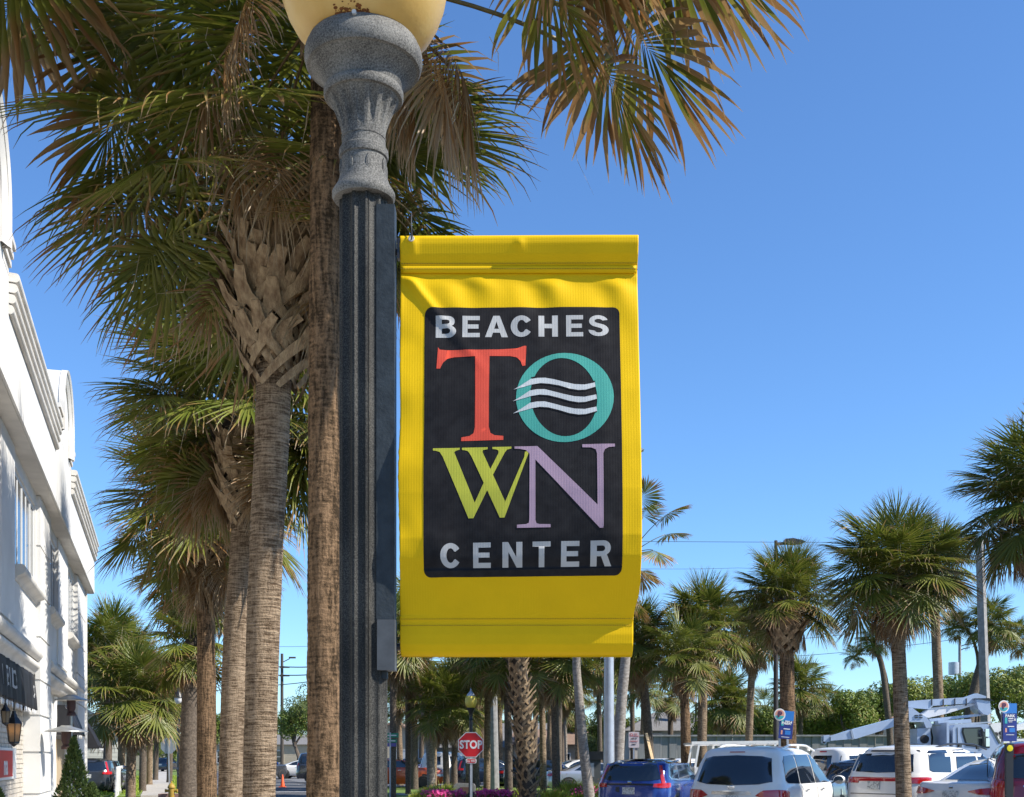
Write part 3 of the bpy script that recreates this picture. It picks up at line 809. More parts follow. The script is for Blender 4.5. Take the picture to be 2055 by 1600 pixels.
def palm(label, D, base_px, top_px, top_py, w0, w1, nleaf=34, ndead=16, kind='sabal', group='palm trees', boots=0, seed=1, scale=1.0, bark='bark_b', path=None,
         rings=90, segs=16, amp=.03, vert=0, elmin=-16, crown_h=.35, spiky=0, boot_s=1.0, boot_len=.8, elmax=90, name='palm_tree', zbase=0.0, az0=None, deads=None, scar=.05, clear=0, extra=(), xdead=()):
    """w0, w1: trunk widths in picture units at foot and top"""
    rnd = random.Random(seed)
    bx = gx(base_px, D); top = Vector((gx(top_px, D), D, gz(top_py, D)))
    root = thing(name, label, 'palm tree', (bx, D, zbase), group=group)
    s = D / FOC
    if path: pp = [Vector((gx(a, D) - bx, 0, gz(b, D) - zbase)) for a, b in path]; pp = [Vector((pp[0].x - (pp[1].x - pp[0].x) * .3 * 0, 0, 0))] + pp
    else: pp = [Vector((0, 0, 0)), Vector(((top.x - bx) * .35, 0, (top.z - zbase) * .5)), Vector((top.x - bx, 0, top.z - zbase))]
    me, pos, tot = trunk_mesh(pp, [(0, w0 * s / 2 * 1.15), (.08, w0 * s / 2), (.9, w1 * s / 2), (1, w1 * s / 2 * .9)], rings, segs, amp, vert, seed, bark, step=scar, spiky=spiky)
    local('trunk', me, None, root)
    tp = pos(tot)
    if boots:
        mb = MB(); r = w1 * s / 2
        if boot_len > 2:
            mb.tube([pos(tot - boot_len * (1 - q / 12.0)) for q in range(13)], [r * 1.45] * 13, 16)
        else: mb.lathe([(r * .8, -boot_len * .92), (r * 1.25, -boot_len * .7), (r * 1.5, -boot_len * .2), (r * 1.35, .15), (r * .5, .5)], tp, 16)
        local('boot_core', mb, M['fibre'], root)
        for i in range(boots):
            t = i / boots
            z = tp.z - boot_len * (1 - t) + .02
            o = bpy.data.objects.new('leaf_base', BOOTS[i % 4]); COL.objects.link(o); o.parent = root
            a = i * 2.39996 + rnd.gauss(0, .12)
            k = (r * 1.5 / .30) * (1.0 + .12 * math.sin(PI * t)) * rnd.uniform(.9, 1.1) * boot_s
            cc = pos(max(0, tot - boot_len * (1 - t)))
            if boot_len > 2: k *= .98
            o.location = (cc.x, cc.y, z - .28 * k); o.rotation_euler = (rnd.gauss(0, .05), rnd.gauss(0, .06), a); o.scale = (k, k * rnd.uniform(.85, 1.15), k * rnd.uniform(.85, 1.1))
    live, dead = SETS[kind]
    if kind != 'wash': nleaf = int(nleaf * 1.35)
    els = sorted([elmax - (elmax - elmin) * ((i + .5) / nleaf) ** .92 for i in range(nleaf)], reverse=True)
    a = rnd.random() * 6.28 if az0 is None else az0
    for i, el in enumerate(els):
        a += 2.39996 + rnd.gauss(0, .12)
        el += rnd.gauss(0, 6)
        if clear and el < 3:
            while abs(((a + PI / 2 + PI) % (2 * PI)) - PI) < R(clear): a += .8
        cand = sorted(live, key=lambda q: abs(q[0] - el) + rnd.random() * 9)[0]
        o = bpy.data.objects.new('leaf', cand[1]); COL.objects.link(o); o.parent = root
        t = i / nleaf
        o.location = (tp.x + math.cos(a) * .05, tp.y + math.sin(a) * .05, tp.z + crown_h * (1 - t) * scale)
        o.rotation_euler = (rnd.gauss(0, .09), R(cand[0] - el) + rnd.gauss(0, .05), a)
        k = scale * rnd.uniform(.88, 1.1); o.scale = (k, k, k)
        # the tilt has to come before the turn about Z
        o.rotation_euler = (Matrix.Rotation(a, 3, 'Z') @ Matrix.Rotation(R(cand[0] - el), 3, 'Y') @ Matrix.Rotation(rnd.gauss(0, .12), 3, 'X')).to_euler()
    for j, (ad, el, k) in enumerate(extra):
        cand = sorted(live, key=lambda q: abs(q[0] - el))[j % 2]
        o = bpy.data.objects.new('leaf', cand[1]); COL.objects.link(o); o.parent = root
        o.location = (tp.x, tp.y, tp.z + .1); o.scale = (k, k, k)
        o.rotation_euler = (Matrix.Rotation(R(ad), 3, 'Z') @ Matrix.Rotation(R(cand[0] - el), 3, 'Y') @ Matrix.Rotation(rnd.gauss(0, .12), 3, 'X')).to_euler()
    for j, (ad, idx, k) in enumerate(xdead):
        o = bpy.data.objects.new('dead_leaf', dead[idx][1]); COL.objects.link(o); o.parent = root
        o.location = (tp.x, tp.y, tp.z - .05); o.scale = (k, k, k); o.rotation_euler = (rnd.gauss(0, .1), rnd.gauss(0, .1), R(ad))
    for i in range(ndead):
        a += 2.39996 + rnd.gauss(0, .2)
        if clear:
            while abs(((a + PI / 2 + PI) % (2 * PI)) - PI) < R(clear + 8): a += .8
        el, me = dead[rnd.randrange(len(dead))] if deads is None else dead[deads[i % len(deads)]]
        o = bpy.data.objects.new('dead_leaf', me); COL.objects.link(o); o.parent = root
        o.location = (tp.x, tp.y, tp.z - .05 - .2 * rnd.random() * scale)
        k = scale * rnd.uniform(.6, .9); o.scale = (k, k, k)
        o.rotation_euler = (Matrix.Rotation(a, 3, 'Z') @ Matrix.Rotation(rnd.gauss(0, .15), 3, 'X')).to_euler()
    return root

G_ST = 'palms standing in a row along the street'
palm('tall palm with rough orange-brown trunk right behind the nearest lamp post and its globe', 9.5, 650, 655, -40, 70, 60, nleaf=30, ndead=7, deads=[0, 1, 2], kind='wash', group=G_ST,
     seed=11, scale=1.12, bark='bark_a', rings=420, segs=40, amp=.03, vert=.09, elmin=-8, crown_h=.5, clear=42, extra=[(0, 14, 1.38), (12, 4, 1.3), (-16, 8, 1.3), (-30, 0, 1.2), (-8, -4, .95), (178, 9, 1.3), (192, 3, 1.2), (166, 12, 1.4), (215, 12, 1.15), (-42, 8, 1.2), (222, 20, 1.3)], xdead=[(-32, 0, .6), (-15, 0, .66), (5, 0, .8), (-50, 1, .45), (205, 0, .72), (180, 0, .8), (228, 0, .62), (-20, 0, .86), (12, 1, .62)], boots=16, boot_len=.5, boot_s=1.0, scar=.045)
palm('palm with criss-crossed pale leaf bases on tan trunk, left of the orange-brown one', 11.0, 527, 545, 445, 64, 70, nleaf=31, ndead=6, kind='sabal', group=G_ST,
     seed=5, scale=1.28, clear=62, extra=[(2, 14, 1.2), (14, -4, 1.12), (-12, 30, 1.2), (-4, -10, 1.0), (8, 48, 1.15), (184, 14, 1.3), (176, -4, 1.2)], deads=[0, 1, 2], bark='bark_b', rings=380, segs=40, amp=.013, elmin=-10, crown_h=.5, boots=100, boot_len=1.30, boot_s=1.0, path=[(520, 1600), (532, 1150), (548, 800), (548, 445)], scar=.04, elmax=70)
palm('grey ringed palm, second trunk left of the criss-crossed one, its crown leaning to the left', 19.0, 462, 492, 960, 52, 44, nleaf=52, ndead=16, kind='sabal', group=G_ST,
     seed=8, scale=1.3, clear=60, deads=[0, 1, 2], bark='bark_b', rings=200, segs=28, amp=.02, elmin=-24, crown_h=.5, boots=60, boot_len=1.2, boot_s=1.0, path=[(464, 1600), (472, 1300), (490, 1000), (474, 880)], elmax=80)
palm('shaded brown palm with low bushy crown, third trunk left of the criss-crossed one', 27.0, 415, 412, 1060, 40, 34, nleaf=48, ndead=22, kind='sabal', group=G_ST,
     seed=21, scale=1.45, bark='bark_a', rings=150, segs=24, amp=.02, elmin=-15, crown_h=.4, boots=26, boot_len=.9)
palm('slender palm between two thicker trunks with crown hidden behind the others', 35.0, 400, 408, 1180, 18, 20, nleaf=36, ndead=18, kind='far', group=G_ST,
     seed=24, scale=1.4, bark='bark_a', elmin=-20, boots=14, boot_len=.8)
palm('young fan palm with dark shaggy trunk and orange hanging fronds behind the street bins', 34.0, 376, 385, 1310, 36, 30, nleaf=22, ndead=8, kind='far', group=G_ST,
     seed=28, scale=.98, bark='bark_c', amp=.10, spiky=.10, rings=110, segs=20, elmin=-35, boots=8, boot_len=.6)
# far left row beyond the building
G_L = 'palms massed beyond the white building'
for k, (x, D, top, w, sc, sd_, lb) in enumerate((
        (262, 45, 1420, 20, 1.45, 31, 'broad dark green palm beyond the white building with pale shaggy trunk'),
        (215, 52, 1330, 18, 1.5, 32, 'tallest palm right beside the far corner of the white building'),
        (243, 57, 1350, 15, 1.5, 33, 'tall palm behind the dark green one beyond the building'),
        (286, 55, 1400, 15, 1.45, 34, 'palm with grey trunk just right of the broad dark green palm'),
        (300, 68, 1410, 12, 1.6, 35, 'thin palm farther along the sidewalk, left of the grey stop sign back'),
        (312, 82, 1440, 11, 1.5, 36, 'distant palm directly over the end of the sidewalk'),
        (228, 63, 1390, 13, 1.5, 37, 'shaded palm behind the picket fence'),
        (340, 74, 1400, 12, 1.6, 38, 'distant palm behind the hooded street lamp'))):
    palm(lb, D, x, x + 4, top, w, w * .9, nleaf=32, ndead=24, kind='far', group=G_L, seed=sd_, scale=sc, bark='bark_c' if k % 2 else 'bark_b', rings=60, segs=12)
# central island
G_C = 'palms on the lawn behind the yellow banner'
CEN = [  # base_x, D, top_x, top_y, w0, w1, scale, bark, label
    (788, 46, 790, 1300, 14, 13, 1.25, 'bark_c', 'dark palm trunk carrying the green street name signs'),
    (819, 50, 818, 1335, 11, 11, 1.3, 'bark_c', 'thin shaded palm second right of the lamp post'),
    (828, 62, 829, 1350, 7, 7, 1.2, 'bark_a', 'very thin pale palm behind the orange car'),
    (866, 50, 840, 1250, 17, 10, 1.3, 'bark_d', 'bent grey palm leaning left above the orange car'),
    (872, 58, 872, 1420, 10, 9, 1.2, 'bark_b', 'short palm trunk behind the bent grey one'),
    (897, 47, 890, 1430, 13, 12, 1.15, 'bark_c', 'low bushy palm left of the stop sign'),
    (912, 50, 912, 1425, 13, 12, 1.2, 'bark_c', 'low palm immediately left of the stop sign'),
    (939, 60, 939, 1380, 9, 9, 1.3, 'bark_b', 'palm hidden behind the stop sign post'),
    (977, 48, 980, 1325, 14, 12, 1.4, 'bark_b', 'dense palm directly right of the stop sign'),
    (1021, 44, 1018, 1330, 17, 14, 1.3, 'bark_c', 'dark palm between the concrete pole and the spiky trunk'),
    (1091, 47, 1085, 1320, 14, 11, 1.2, 'bark_b', 'slim palm right of the spiky trunk'),
    (1117, 42, 1110, 1330, 17, 14, 1.3, 'bark_c', 'straight dark palm rising from the yellow shrubs'),
    (1137, 75, 1132, 1400, 6, 6, 1.1, 'bark_d', 'small far palm between two trunks on the lawn'),
    (1270, 70, 1268, 1335, 10, 9, 1.3, 'bark_c', 'palm with hanging crown behind the bent pale trunk'),
    (760, 60, 762, 1330, 10, 10, 1.3, 'bark_c', 'palm half hidden behind the lamp post shaft'),
    (1060, 66, 1062, 1330, 10, 10, 1.3, 'bark_c', 'palm almost hidden behind the spiky trunk'),
    (960, 72, 955, 1340, 9, 9, 1.4, 'bark_c', 'background palm between the yellow lamp and concrete pole'),
    (1205, 60, 1200, 1335, 10, 9, 1.35, 'bark_c', 'background palm left of the galvanised light pole'),
]
for k, (bx, D, tx, ty, w0, w1, sc, bk, lb) in enumerate(CEN):
    palm(lb, D, bx, tx, ty, w0, w1, nleaf=26, ndead=18, kind='far', group=G_C, seed=50 + k, scale=sc, bark=bk, rings=60, segs=12,
         path=[(866, 1590), (862, 1500), (850, 1420), (840, 1330), (838, 1250)] if k == 3 else None, elmin=-20)
palm('palm with thick spiky criss-cross trunk in front of the lawn', 30.0, 1050, 1036, 1210, 28, 24, nleaf=30, ndead=10, kind='far', group=G_C,
     seed=77, scale=1.0, bark='bark_c', rings=100, segs=20, boots=190, boot_len=5.2, boot_s=.80, path=[(1060, 1600), (1052, 1480), (1040, 1330), (1036, 1210)])
palm('tall bent palm with smooth pale trunk behind the banner, large open fan leaves', 38.0, 1178, 1165, 1190, 22, 14, nleaf=15, ndead=5, kind='wash', group=G_C,
     seed=79, scale=1.0, bark='bark_d', rings=80, segs=16, amp=.01, path=[(1183, 1600), (1172, 1510), (1162, 1400), (1157, 1320), (1166, 1190)], elmin=-20, crown_h=.3, boots=8, boot_len=.4)
palm('bent palm with smooth pale trunk right of the galvanised light pole', 36.0, 1238, 1262, 1120, 26, 16, nleaf=12, ndead=4, kind='wash', group=G_C,
     seed=83, scale=.8, bark='bark_d', rings=90, segs=16, amp=.01, path=[(1240, 1600), (1241, 1500), (1248, 1400), (1258, 1280), (1262, 1120)], elmin=-15, crown_h=.3, az0=.3)
# right hand row
G_R = 'palms standing among the parked cars'
palm('large palm with full round crown and stout trunk in front of the white cars', 21.0, 1816, 1797, 1180, 33, 26, nleaf=50, ndead=30, kind='sabal', group=G_R,
     seed=3, scale=.80, bark='bark_b', rings=170, segs=26, amp=.02, elmin=-14, crown_h=.3, boots=16, boot_len=.45, elmax=85)
palm('palm with thick trunk and criss-crossed leaf bases behind the parking sign', 28.0, 1583, 1577, 1225, 34, 28, nleaf=46, ndead=26, kind='sabal', group=G_R,
     seed=4, scale=.80, clear=50, bark='bark_a', rings=150, segs=26, amp=.03, elmin=-12, crown_h=.3, boots=60, boot_len=.75, boot_s=1.0, scar=.09)
palm('mid-sized round palm left of the parking sign', 40.0, 1408, 1412, 1280, 21, 17, nleaf=42, ndead=28, kind='far', group=G_R, seed=6, scale=1.15, bark='bark_b', boots=10, boot_len=.5, elmin=-14)
palm('palm at the right edge with sprawling crown above the utility truck', 21.0, 2128, 2095, 1040, 38, 34, nleaf=48, ndead=34, kind='sabal', group=G_R,
     seed=9, scale=.92, bark='bark_b', boots=20, boot_len=.6, elmin=-20, crown_h=.35, rings=80)
palm('palm whose trunk shows between the large round palm and the utility pole', 50.0, 1888, 1872, 1150, 20, 18, nleaf=34, ndead=26, kind='far', group=G_R, seed=12, scale=1.35, bark='bark_b')
palm('thin palm between the round palm and the parking sign palm', 45.0, 1500, 1512, 1290, 16, 14, nleaf=32, ndead=22, kind='far', group=G_R, seed=14, scale=1.1, bark='bark_b')
palm('palm with brown ragged crown base left of the white wagon', 38.0, 1378, 1372, 1330, 22, 18, nleaf=26, ndead=26, kind='far', group=G_R, seed=15, scale=.95, bark='bark_a', elmin=-25)
palm('leaning shaggy palm beside the wooden plank', 41.0, 1308, 1285, 1310, 19, 17, nleaf=30, ndead=34, kind='far', group=G_R, seed=16, scale=1.1, bark='bark_c', amp=.08)
palm('tiny palm in front of the pale house', 88.0, 1331, 1332, 1443, 6, 5, nleaf=20, ndead=5, kind='far', group=G_R, seed=17, scale=1.0, bark='bark_c', rings=20, segs=8)
palm('small forked palm limb reaching left behind the large round palm', 52.0, 1782, 1752, 1290, 14, 11, nleaf=22, ndead=5, kind='far', group=G_R, seed=18, scale=.62, bark='bark_c',
     path=[(1790, 1600), (1786, 1480), (1776, 1380), (1768, 1330), (1752, 1290)], crown_h=.15)
palm('small low palm head drooping behind the large round palm', 53.0, 1790, 1716, 1318, 9, 7, nleaf=14, ndead=4, kind='far', group=G_R, seed=19, scale=.45, bark='bark_c',
     path=[(1790, 1600), (1782, 1400), (1768, 1330), (1740, 1300), (1716, 1318)], crown_h=.1)
palm('leaning palm with three heads, the middle one, before the utility pole', 52.0, 1950, 1985, 1262, 26, 16, nleaf=24, ndead=8, kind='far', group=G_R, seed=20, scale=.95, bark='bark_c',
     path=[(1935, 1600), (1945, 1440), (1972, 1320), (1985, 1262)], crown_h=.2)
palm('small palm head left of the leaning palm', 53.0, 1952, 1918, 1262, 8, 6, nleaf=18, ndead=3, kind='far', group=G_R, seed=22, scale=.66, bark='bark_c',
     path=[(1950, 1600), (1962, 1370), (1958, 1300), (1935, 1258), (1918, 1262)], crown_h=.1)
palm('small palm head right of the leaning palm, at the right edge', 53.0, 1956, 2040, 1285, 8, 6, nleaf=18, ndead=4, kind='far', group=G_R, seed=23, scale=.75, bark='bark_c',
     path=[(1956, 1600), (1972, 1350), (1998, 1292), (2020, 1275), (2040, 1285)], crown_h=.1)
palm('bushy palm between two trunks in front of the hedge', 62.0, 1453, 1455, 1420, 12, 11, nleaf=32, ndead=20, kind='far', group=G_R, seed=25, scale=1.25, bark='bark_c', rings=30, segs=10)
palm('palm behind the tall street light pole', 66.0, 1606, 1608, 1395, 10, 9, nleaf=28, ndead=10, kind='far', group=G_R, seed=26, scale=1.3, bark='bark_c', rings=30, segs=10)

BGP = [(803, 70, 1405, 1.3), (845, 82, 1418, 1.2), (921, 78, 1400, 1.35), (968, 84, 1415, 1.3), (1004, 72, 1392, 1.2), (1072, 80, 1400, 1.3), (1103, 68, 1385, 1.1), (1128, 88, 1420, 1.3), (1160, 74, 1392, 1.2), (1228, 82, 1405, 1.3),
       (1290, 66, 1388, 1.1), (1345, 74, 1402, 1.2), (1480, 84, 1425, 1.3), (1540, 92, 1432, 1.3), (1655, 88, 1425, 1.2), (1120, 58, 1365, 1.0), (955, 62, 1362, 1.1), (832, 58, 1362, 1.1)]
WHERE = ['left of the orange-red crossover', 'over the beige house', 'left of the stop sign', 'right of the yellow lamp', 'left of the spiky trunk', 'right of the spiky trunk', 'between two slim lawn palms', 'over the low taupe house', 'over the bent pale trunk', 'right of the galvanised pole',
         'above the no-parking sign', 'over the pale house', 'left of the first parking sign', 'behind the first parking sign', 'beside the dark gabled house', 'in the middle of the lawn', 'directly behind the yellow lamp', 'above the orange-red crossover']
for k, (px, D, ty, sc) in enumerate(BGP):
    palm('small background palm ' + WHERE[k], D, px, px + (k * 7 % 9) - 4, ty, 900.0 / D, 780.0 / D, nleaf=17, ndead=10, kind='far', group='small palms in the background', seed=400 + k, scale=sc * (.85 + .05 * (k % 4)), bark='bark_c' if k % 2 else 'bark_b', rings=24, segs=8, elmin=-25)
# ------------------------------------------------------------------ white building on the left
bld = thing('building', 'two-storey white stucco building with rounded parapets, black awning and painted brick ground floor', 'building', tuple(W3(26, -2.6)))
RZ = math.atan2(UY, UX)
MU = Matrix(((UX, VX, 0), (UY, VY, 0), (0, 0, 1)))       # (u,v,z) -> world
def fbox(mb, u0, u1, v0, v1, z0, z1, mi=0):
    c = W3((u0 + u1) / 2, (v0 + v1) / 2, (z0 + z1) / 2)
    mb.box(c, (u1 - u0, v1 - v0, z1 - z0), mi=mi, M=MU)
def upx(px, v):            # place along the facade seen at picture column px on the plane v
    g = ((px - 1027.5) / FOC * VX + VY); D = v / g; X = (px - 1027.5) / FOC * D
    return X * UX + D * UY
WV = -2.46
u_w1a, u_w1b = upx(-60, WV), upx(78, WV)
uP = [(upx(79, -2.4), upx(100, -2.4)), (upx(119, -2.4), upx(138, -2.4)), (upx(156, -2.36), upx(172, -2.36))]
UEND = uP[2][1]
U0 = 4.0
# main wall masses: second floor wall set back under the soffit, ground floor wall, roof slab
mb = MB()
wins = [(13.2, 18.6), (upx(30, WV), uP[0][0] - .15), (uP[0][1] + .05, uP[1][0] - .02), (uP[1][1] + .05, uP[2][0] - .02)]
zs0, zs1 = 5.02, 6.72
edges = sorted([U0] + [a for w in wins for a in w] + [UEND])
for a, b in zip(edges, edges[1:]):
    if any(abs(a - w[0]) < 1e-6 for w in wins):
        fbox(mb, a, b, -7, WV, 3.9, zs0 - .18); fbox(mb, a, b, -7, WV, zs1, 7.0); fbox(mb, a, b, -7, WV - .07, zs0 - .18, zs1)
    else: fbox(mb, a, b, -7, WV, 3.9, 7.0)
fbox(mb, U0, UEND - .05, -7, WV - .3, 0, 3.9)
mb.build('upper_wall', M['stucco'], bld, smooth=False)
mb = MB(); fbox(mb, U0, UEND + .7, -7.5, -2.13, 7.0, 8.62); fbox(mb, U0, UEND + .55, -7.3, -2.3, 8.62, 8.75)
mb.build('fascia', M['stucco'], bld, smooth=False)
# pediments: shoulder block + rounded top
def pediment(ua, ub, name='pediment'):
    um = (ua + ub) / 2; r = (ub - ua) / 2; n = 22
    def blk(mb, k, v0, v1, dz=0):
        rr = r * k
        poly = [(um - rr, 8.6), (um + rr, 8.6), (um + rr, 9.25)] + [(um + rr * math.cos(PI * i / n), 9.25 + 1.05 * k * math.sin(PI * i / n)) for i in range(1, n)] + [(um - rr, 9.25)]
        O = Vector((0, 0, 0)); vs = [W3(a, v1, b) for a, b in poly] + [W3(a, v0, b) for a, b in poly]
        m_ = len(poly)
        mb.add(vs, [tuple(range(m_)), tuple(reversed(range(m_, 2 * m_)))] + [(i, (i + 1) % m_, (i + 1) % m_ + m_, i + m_) for i in range(m_)])
    mb = MB(); blk(mb, 1.0, -3.6, -2.128); mb.build(name, M['stucco'], bld, sharp=40)
    for q, (k0, k1, dv) in enumerate(((1.0, .955, .10), (.955, .90, .06), (.90, .85, .03))):     # stepped arch rings on the face
        mb = MB(); vs = []; fs = []
        path = [(um + r * math.cos(PI * i / n), r, i) for i in range(n + 1)]
        def pt(k, i, v): 
            if i < 0: return W3(um + r * k, v, 8.7)
            if i > n: return W3(um - r * k, v, 8.7)
            return W3(um + r * k * math.cos(PI * i / n), v, 9.25 + 1.05 * k * math.sin(PI * i / n))
        for i in range(-1, n + 2):
            for k, v in ((k0, -2.128), (k0, -2.128 + dv + .03), (k1, -2.128 + dv), (k1, -2.128)): vs.append(pt(k * (1.012 if q == 0 and k == k0 else 1), i, v))
        for i in range(n + 2):
            for k in range(3): fs.append((i * 4 + k, i * 4 + k + 1, i * 4 + 5 + k, i * 4 + 4 + k))
        mb.add(vs, fs); mb.build('arch_moulding', M['stucco_trim'], bld, sharp=30)
    for e0, e1 in ((ua - .75, ua), (ub, ub + .75)):      # stepped shoulders
        mb = MB(); fbox(mb, e0, e1, -3.2, -2.126, 8.6, 8.98)
        for j, (z0, z1, p) in enumerate(((8.72, 8.80, .03), (8.84, 8.92, .06), (8.96, 9.05, .09))): fbox(mb, e0 - .02, e1 + .02, -3.2, -2.12 + p, z0, z1)
        mb.build('parapet_shoulder', M['stucco_trim'], bld, smooth=False)
PED = [(upx(-62, -2.13), upx(10, -2.13) - .35), (upx(118, -2.13), upx(138, -2.13))]
for a, b in PED: pediment(a, b)
# reeded cornice between the pediments
segs_ = [(U0, PED[0][0] - .76), (PED[0][1] + .76, PED[1][0] - .76), (PED[1][1] + .76, UEND + .72)]
for a, b in segs_:
    if b - a < .2: continue
    for j in range(4):
        mb = MB(); z = 8.12 + j * .155; p = .02 + .025 * j; n = 8
        prof = [(-2.128, z - .06)] + [(-2.128 + p + .055 * math.sin(PI * i / n), z + .065 * -math.cos(PI * i / n)) for i in range(n + 1)] + [(-2.128, z + .07)]
        vs = [W3(u, v, zz) for u in (a, b) for v, zz in prof]; m_ = len(prof)
        mb.add(vs, [(i, i + 1, i + 1 + m_, i + m_) for i in range(m_ - 1)] + [tuple(range(m_)), tuple(reversed(range(m_, 2 * m_)))])
        mb.build('cornice_moulding', M['stucco_trim'], bld, sharp=50)
# soffit panel
mb = MB(); fbox(mb, U0, UEND + .66, -2.46, -2.17, 6.985, 7.003); mb.build('soffit', M['stucco_trim'], bld, smooth=False)
# windows of the upper floor
M['win_glass'] = mat('window_glass', (.015, .02, .028), .08, spec=.8)
M['win_frame'] = mat('white_window_frame', (.62, .63, .63), .5)
for (a, b) in wins:
    w = local('window', MB().box((0, 0, 0), (.01, .01, .01)), M['win_frame'], bld) if False else None
    mb = MB(); fbox(mb, a, b, WV - .068, WV - .045, zs0 - .16, zs1)
    win = mb.build('window', M['win_glass'], bld, smooth=False)
    mb = MB(); v0, v1 = WV - .045, WV - .036
    fbox(mb, a, b, v0, v1, zs0 - .16, zs0 - .06); fbox(mb, a, b, v0, v1, zs1 - .08, zs1)
    n = max(3, int((b - a) / .62))
    for i in range(n + 1):
        u = a + (b - a) * i / n; fbox(mb, max(a, u - .04), min(b, u + .04), v0, v1 + (.006 if i % 2 == 0 else 0), zs0 - .06, zs1 - .08)
    mb.build('window_frame', M['win_frame'], win, smooth=False)
    # moulded sill
    mb = MB(); n = 8
    prof = [(WV - .1, 4.74), (WV + .02, 4.74), (WV + .05, 4.80), (WV + .10, 4.82)] + [(WV + .12 + .07 * math.sin(PI * i / n), 4.92 - .085 * math.cos(PI * i / n)) for i in range(n + 1)] + [(WV - .1, 5.0)]
    m_ = len(prof); vs = [W3(u, v, z) for u in (a - .1, b + .1) for v, z in prof]
    mb.add(vs, [(i, i + 1, i + 1 + m_, i + m_) for i in range(m_ - 1)] + [tuple(range(m_)), tuple(reversed(range(m_, 2 * m_)))])
    mb.build('window_sill', M['stucco_trim'], bld, sharp=50)
# pilasters in blocks with recessed joints, each block a part
def pilaster(a, b, v, joints=True):
    zz = [.12, .9, 1.75, 2.5, 3.22, 4.1, 5.0, 5.95, 6.985] if joints else [3.9, 6.985]
    for z0, z1 in zip(zz, zz[1:]):
        mb = MB(); fbox(mb, a, b, (WV - .02 if z0 > 3.2 else -2.98), v, z0 + .02, z1 - .02); mb.build('pilaster_block', M['stucco'], bld, smooth=False)
    mb = MB(); fbox(mb, a + .03, b - .03, (WV - .02 if not joints else -2.95), v - .035, zz[0], (zz[-1] if not joints else 3.9) - .002)
    if joints: fbox(mb, a + .03, b - .03, WV - .02, v - .035, 3.9, 6.983); mb.build('pilaster_core', M['stucco'], bld, smooth=False)
pilaster(*uP[0], -2.38); pilaster(*uP[1], -2.42, False); pilaster(*uP[2], -2.36)
pilaster(12.0, 13.0, -2.38)
pilaster(upx(2, -2.42), upx(30, -2.42), -2.42, False)
# belt course over the ground floor: two rolls and a fillet, broken by the pilaster
for (a, b) in ((U0, uP[0][0] - .01), (uP[0][1] + .01, UEND - .9)):
    for nm, pr in (('belt_roll', [(WV, 3.62), (-2.43, 3.60), (-2.36, 3.64), (-2.32, 3.70), (-2.33, 3.77), (-2.38, 3.83), (-2.46, 3.87), (WV, 3.9)]),
                   ('belt_fillet', [(WV - .3, 3.30), (-2.53, 3.30), (-2.49, 3.34), (-2.46, 3.42), (-2.41, 3.44), (-2.38, 3.49), (-2.40, 3.55), (-2.46, 3.59), (WV, 3.61)])):
        mb = MB(); m_ = len(pr); vs = [W3(u, v, z) for u in (a, b) for v, z in pr]
        mb.add(vs, [(i, i + 1, i + 1 + m_, i + m_) for i in range(m_ - 1)] + [tuple(range(m_)), tuple(reversed(range(m_, 2 * m_)))])
        mb.build(nm, M['stucco_trim'], bld, sharp=50)
# painted brick ground floor: courses of bricks with recessed joints
mb = MB(); rnd = random.Random(3)
ub0, ub1 = 13.0, uP[0][0]; bh = .094; bl = .245
mort = MB(); fbox(mort, ub0, ub1, -3.0, -2.72, .12, 3.3); mort.build('ground_floor_wall', M['brick_paint'], bld, smooth=False)
z = .12; r_ = 0
while z < 3.2:
    u = ub1 - .01 - (bl / 2 if r_ % 2 else 0)
    if r_ % 2: fbox(mb, u + .006, ub1 - .004, -2.73, -2.703 + rnd.gauss(0, .0025), z, z + bh - .016)
    while u > ub0 + .3:
        fbox(mb, u - bl + .012, u, -2.73, -2.703 + rnd.gauss(0, .0025), z, z + bh - .016); u -= bl
    z += bh; r_ += 1
mb.build('bricks', M['brick_paint'], bld, smooth=False)['kind'] = 'stuff'
# glazed shopfront beyond the first pilaster with pale curtains
M['curtain'] = mat('white_curtain', (.66, .65, .62), .9, noise_s=5, noise_a=.1)
ga, gb = uP[0][1], uP[2][0] - .05
mb = MB(); fbox(mb, ga, gb, -2.95, -2.9, .12, 3.3); shop = mb.build('shopfront_glass', M['win_glass'], bld, smooth=False)
mb = MB(); fbox(mb, ga + .02, ga + (gb - ga) * .62, -2.88, -2.80, 2.35, 3.3)
mb.build('header_panel', M['stucco'], bld, smooth=False)
for i in range(5):
    u = ga + .05 + (gb - ga) * .62 * i / 4.0
    mb = MB(); pts = []
    for k in range(24):
        zz = .15 + 3.1 * k / 23.0
        pts.append(W3(u + .035 * math.sin(zz * 2.3 + i), -2.74 + .03 * math.sin(zz * 1.7 + 2 * i), zz))
    mb.tube(pts, [.055 + .025 * abs(math.sin(k * .4 + i)) for k in range(24)], 8)
    mb.build('tied_curtain', M['curtain'], shop)
for zz in (.12, 1.1, 2.3):
    mb = MB(); fbox(mb, ga, ga + (gb - ga) * .62, -2.89, -2.84, zz, zz + .07); mb.build('glazing_bar', M['win_frame'], shop, smooth=False)
M['tan_paint'] = mat('tan_painted_panel', (.40, .31, .20), .8, noise_s=4, noise_a=.1)
mb = MB(); fbox(mb, ga + (gb - ga) * .64, gb, -2.9, -2.72, .12, 2.15); mb.build('tan_panel', M['tan_paint'], bld, smooth=False)
mb = MB(); fbox(mb, UEND - .34, UEND - .2, -2.36, -2.30, .12, 6.98); mb.build('downpipe', M['stucco'], bld, smooth=False)
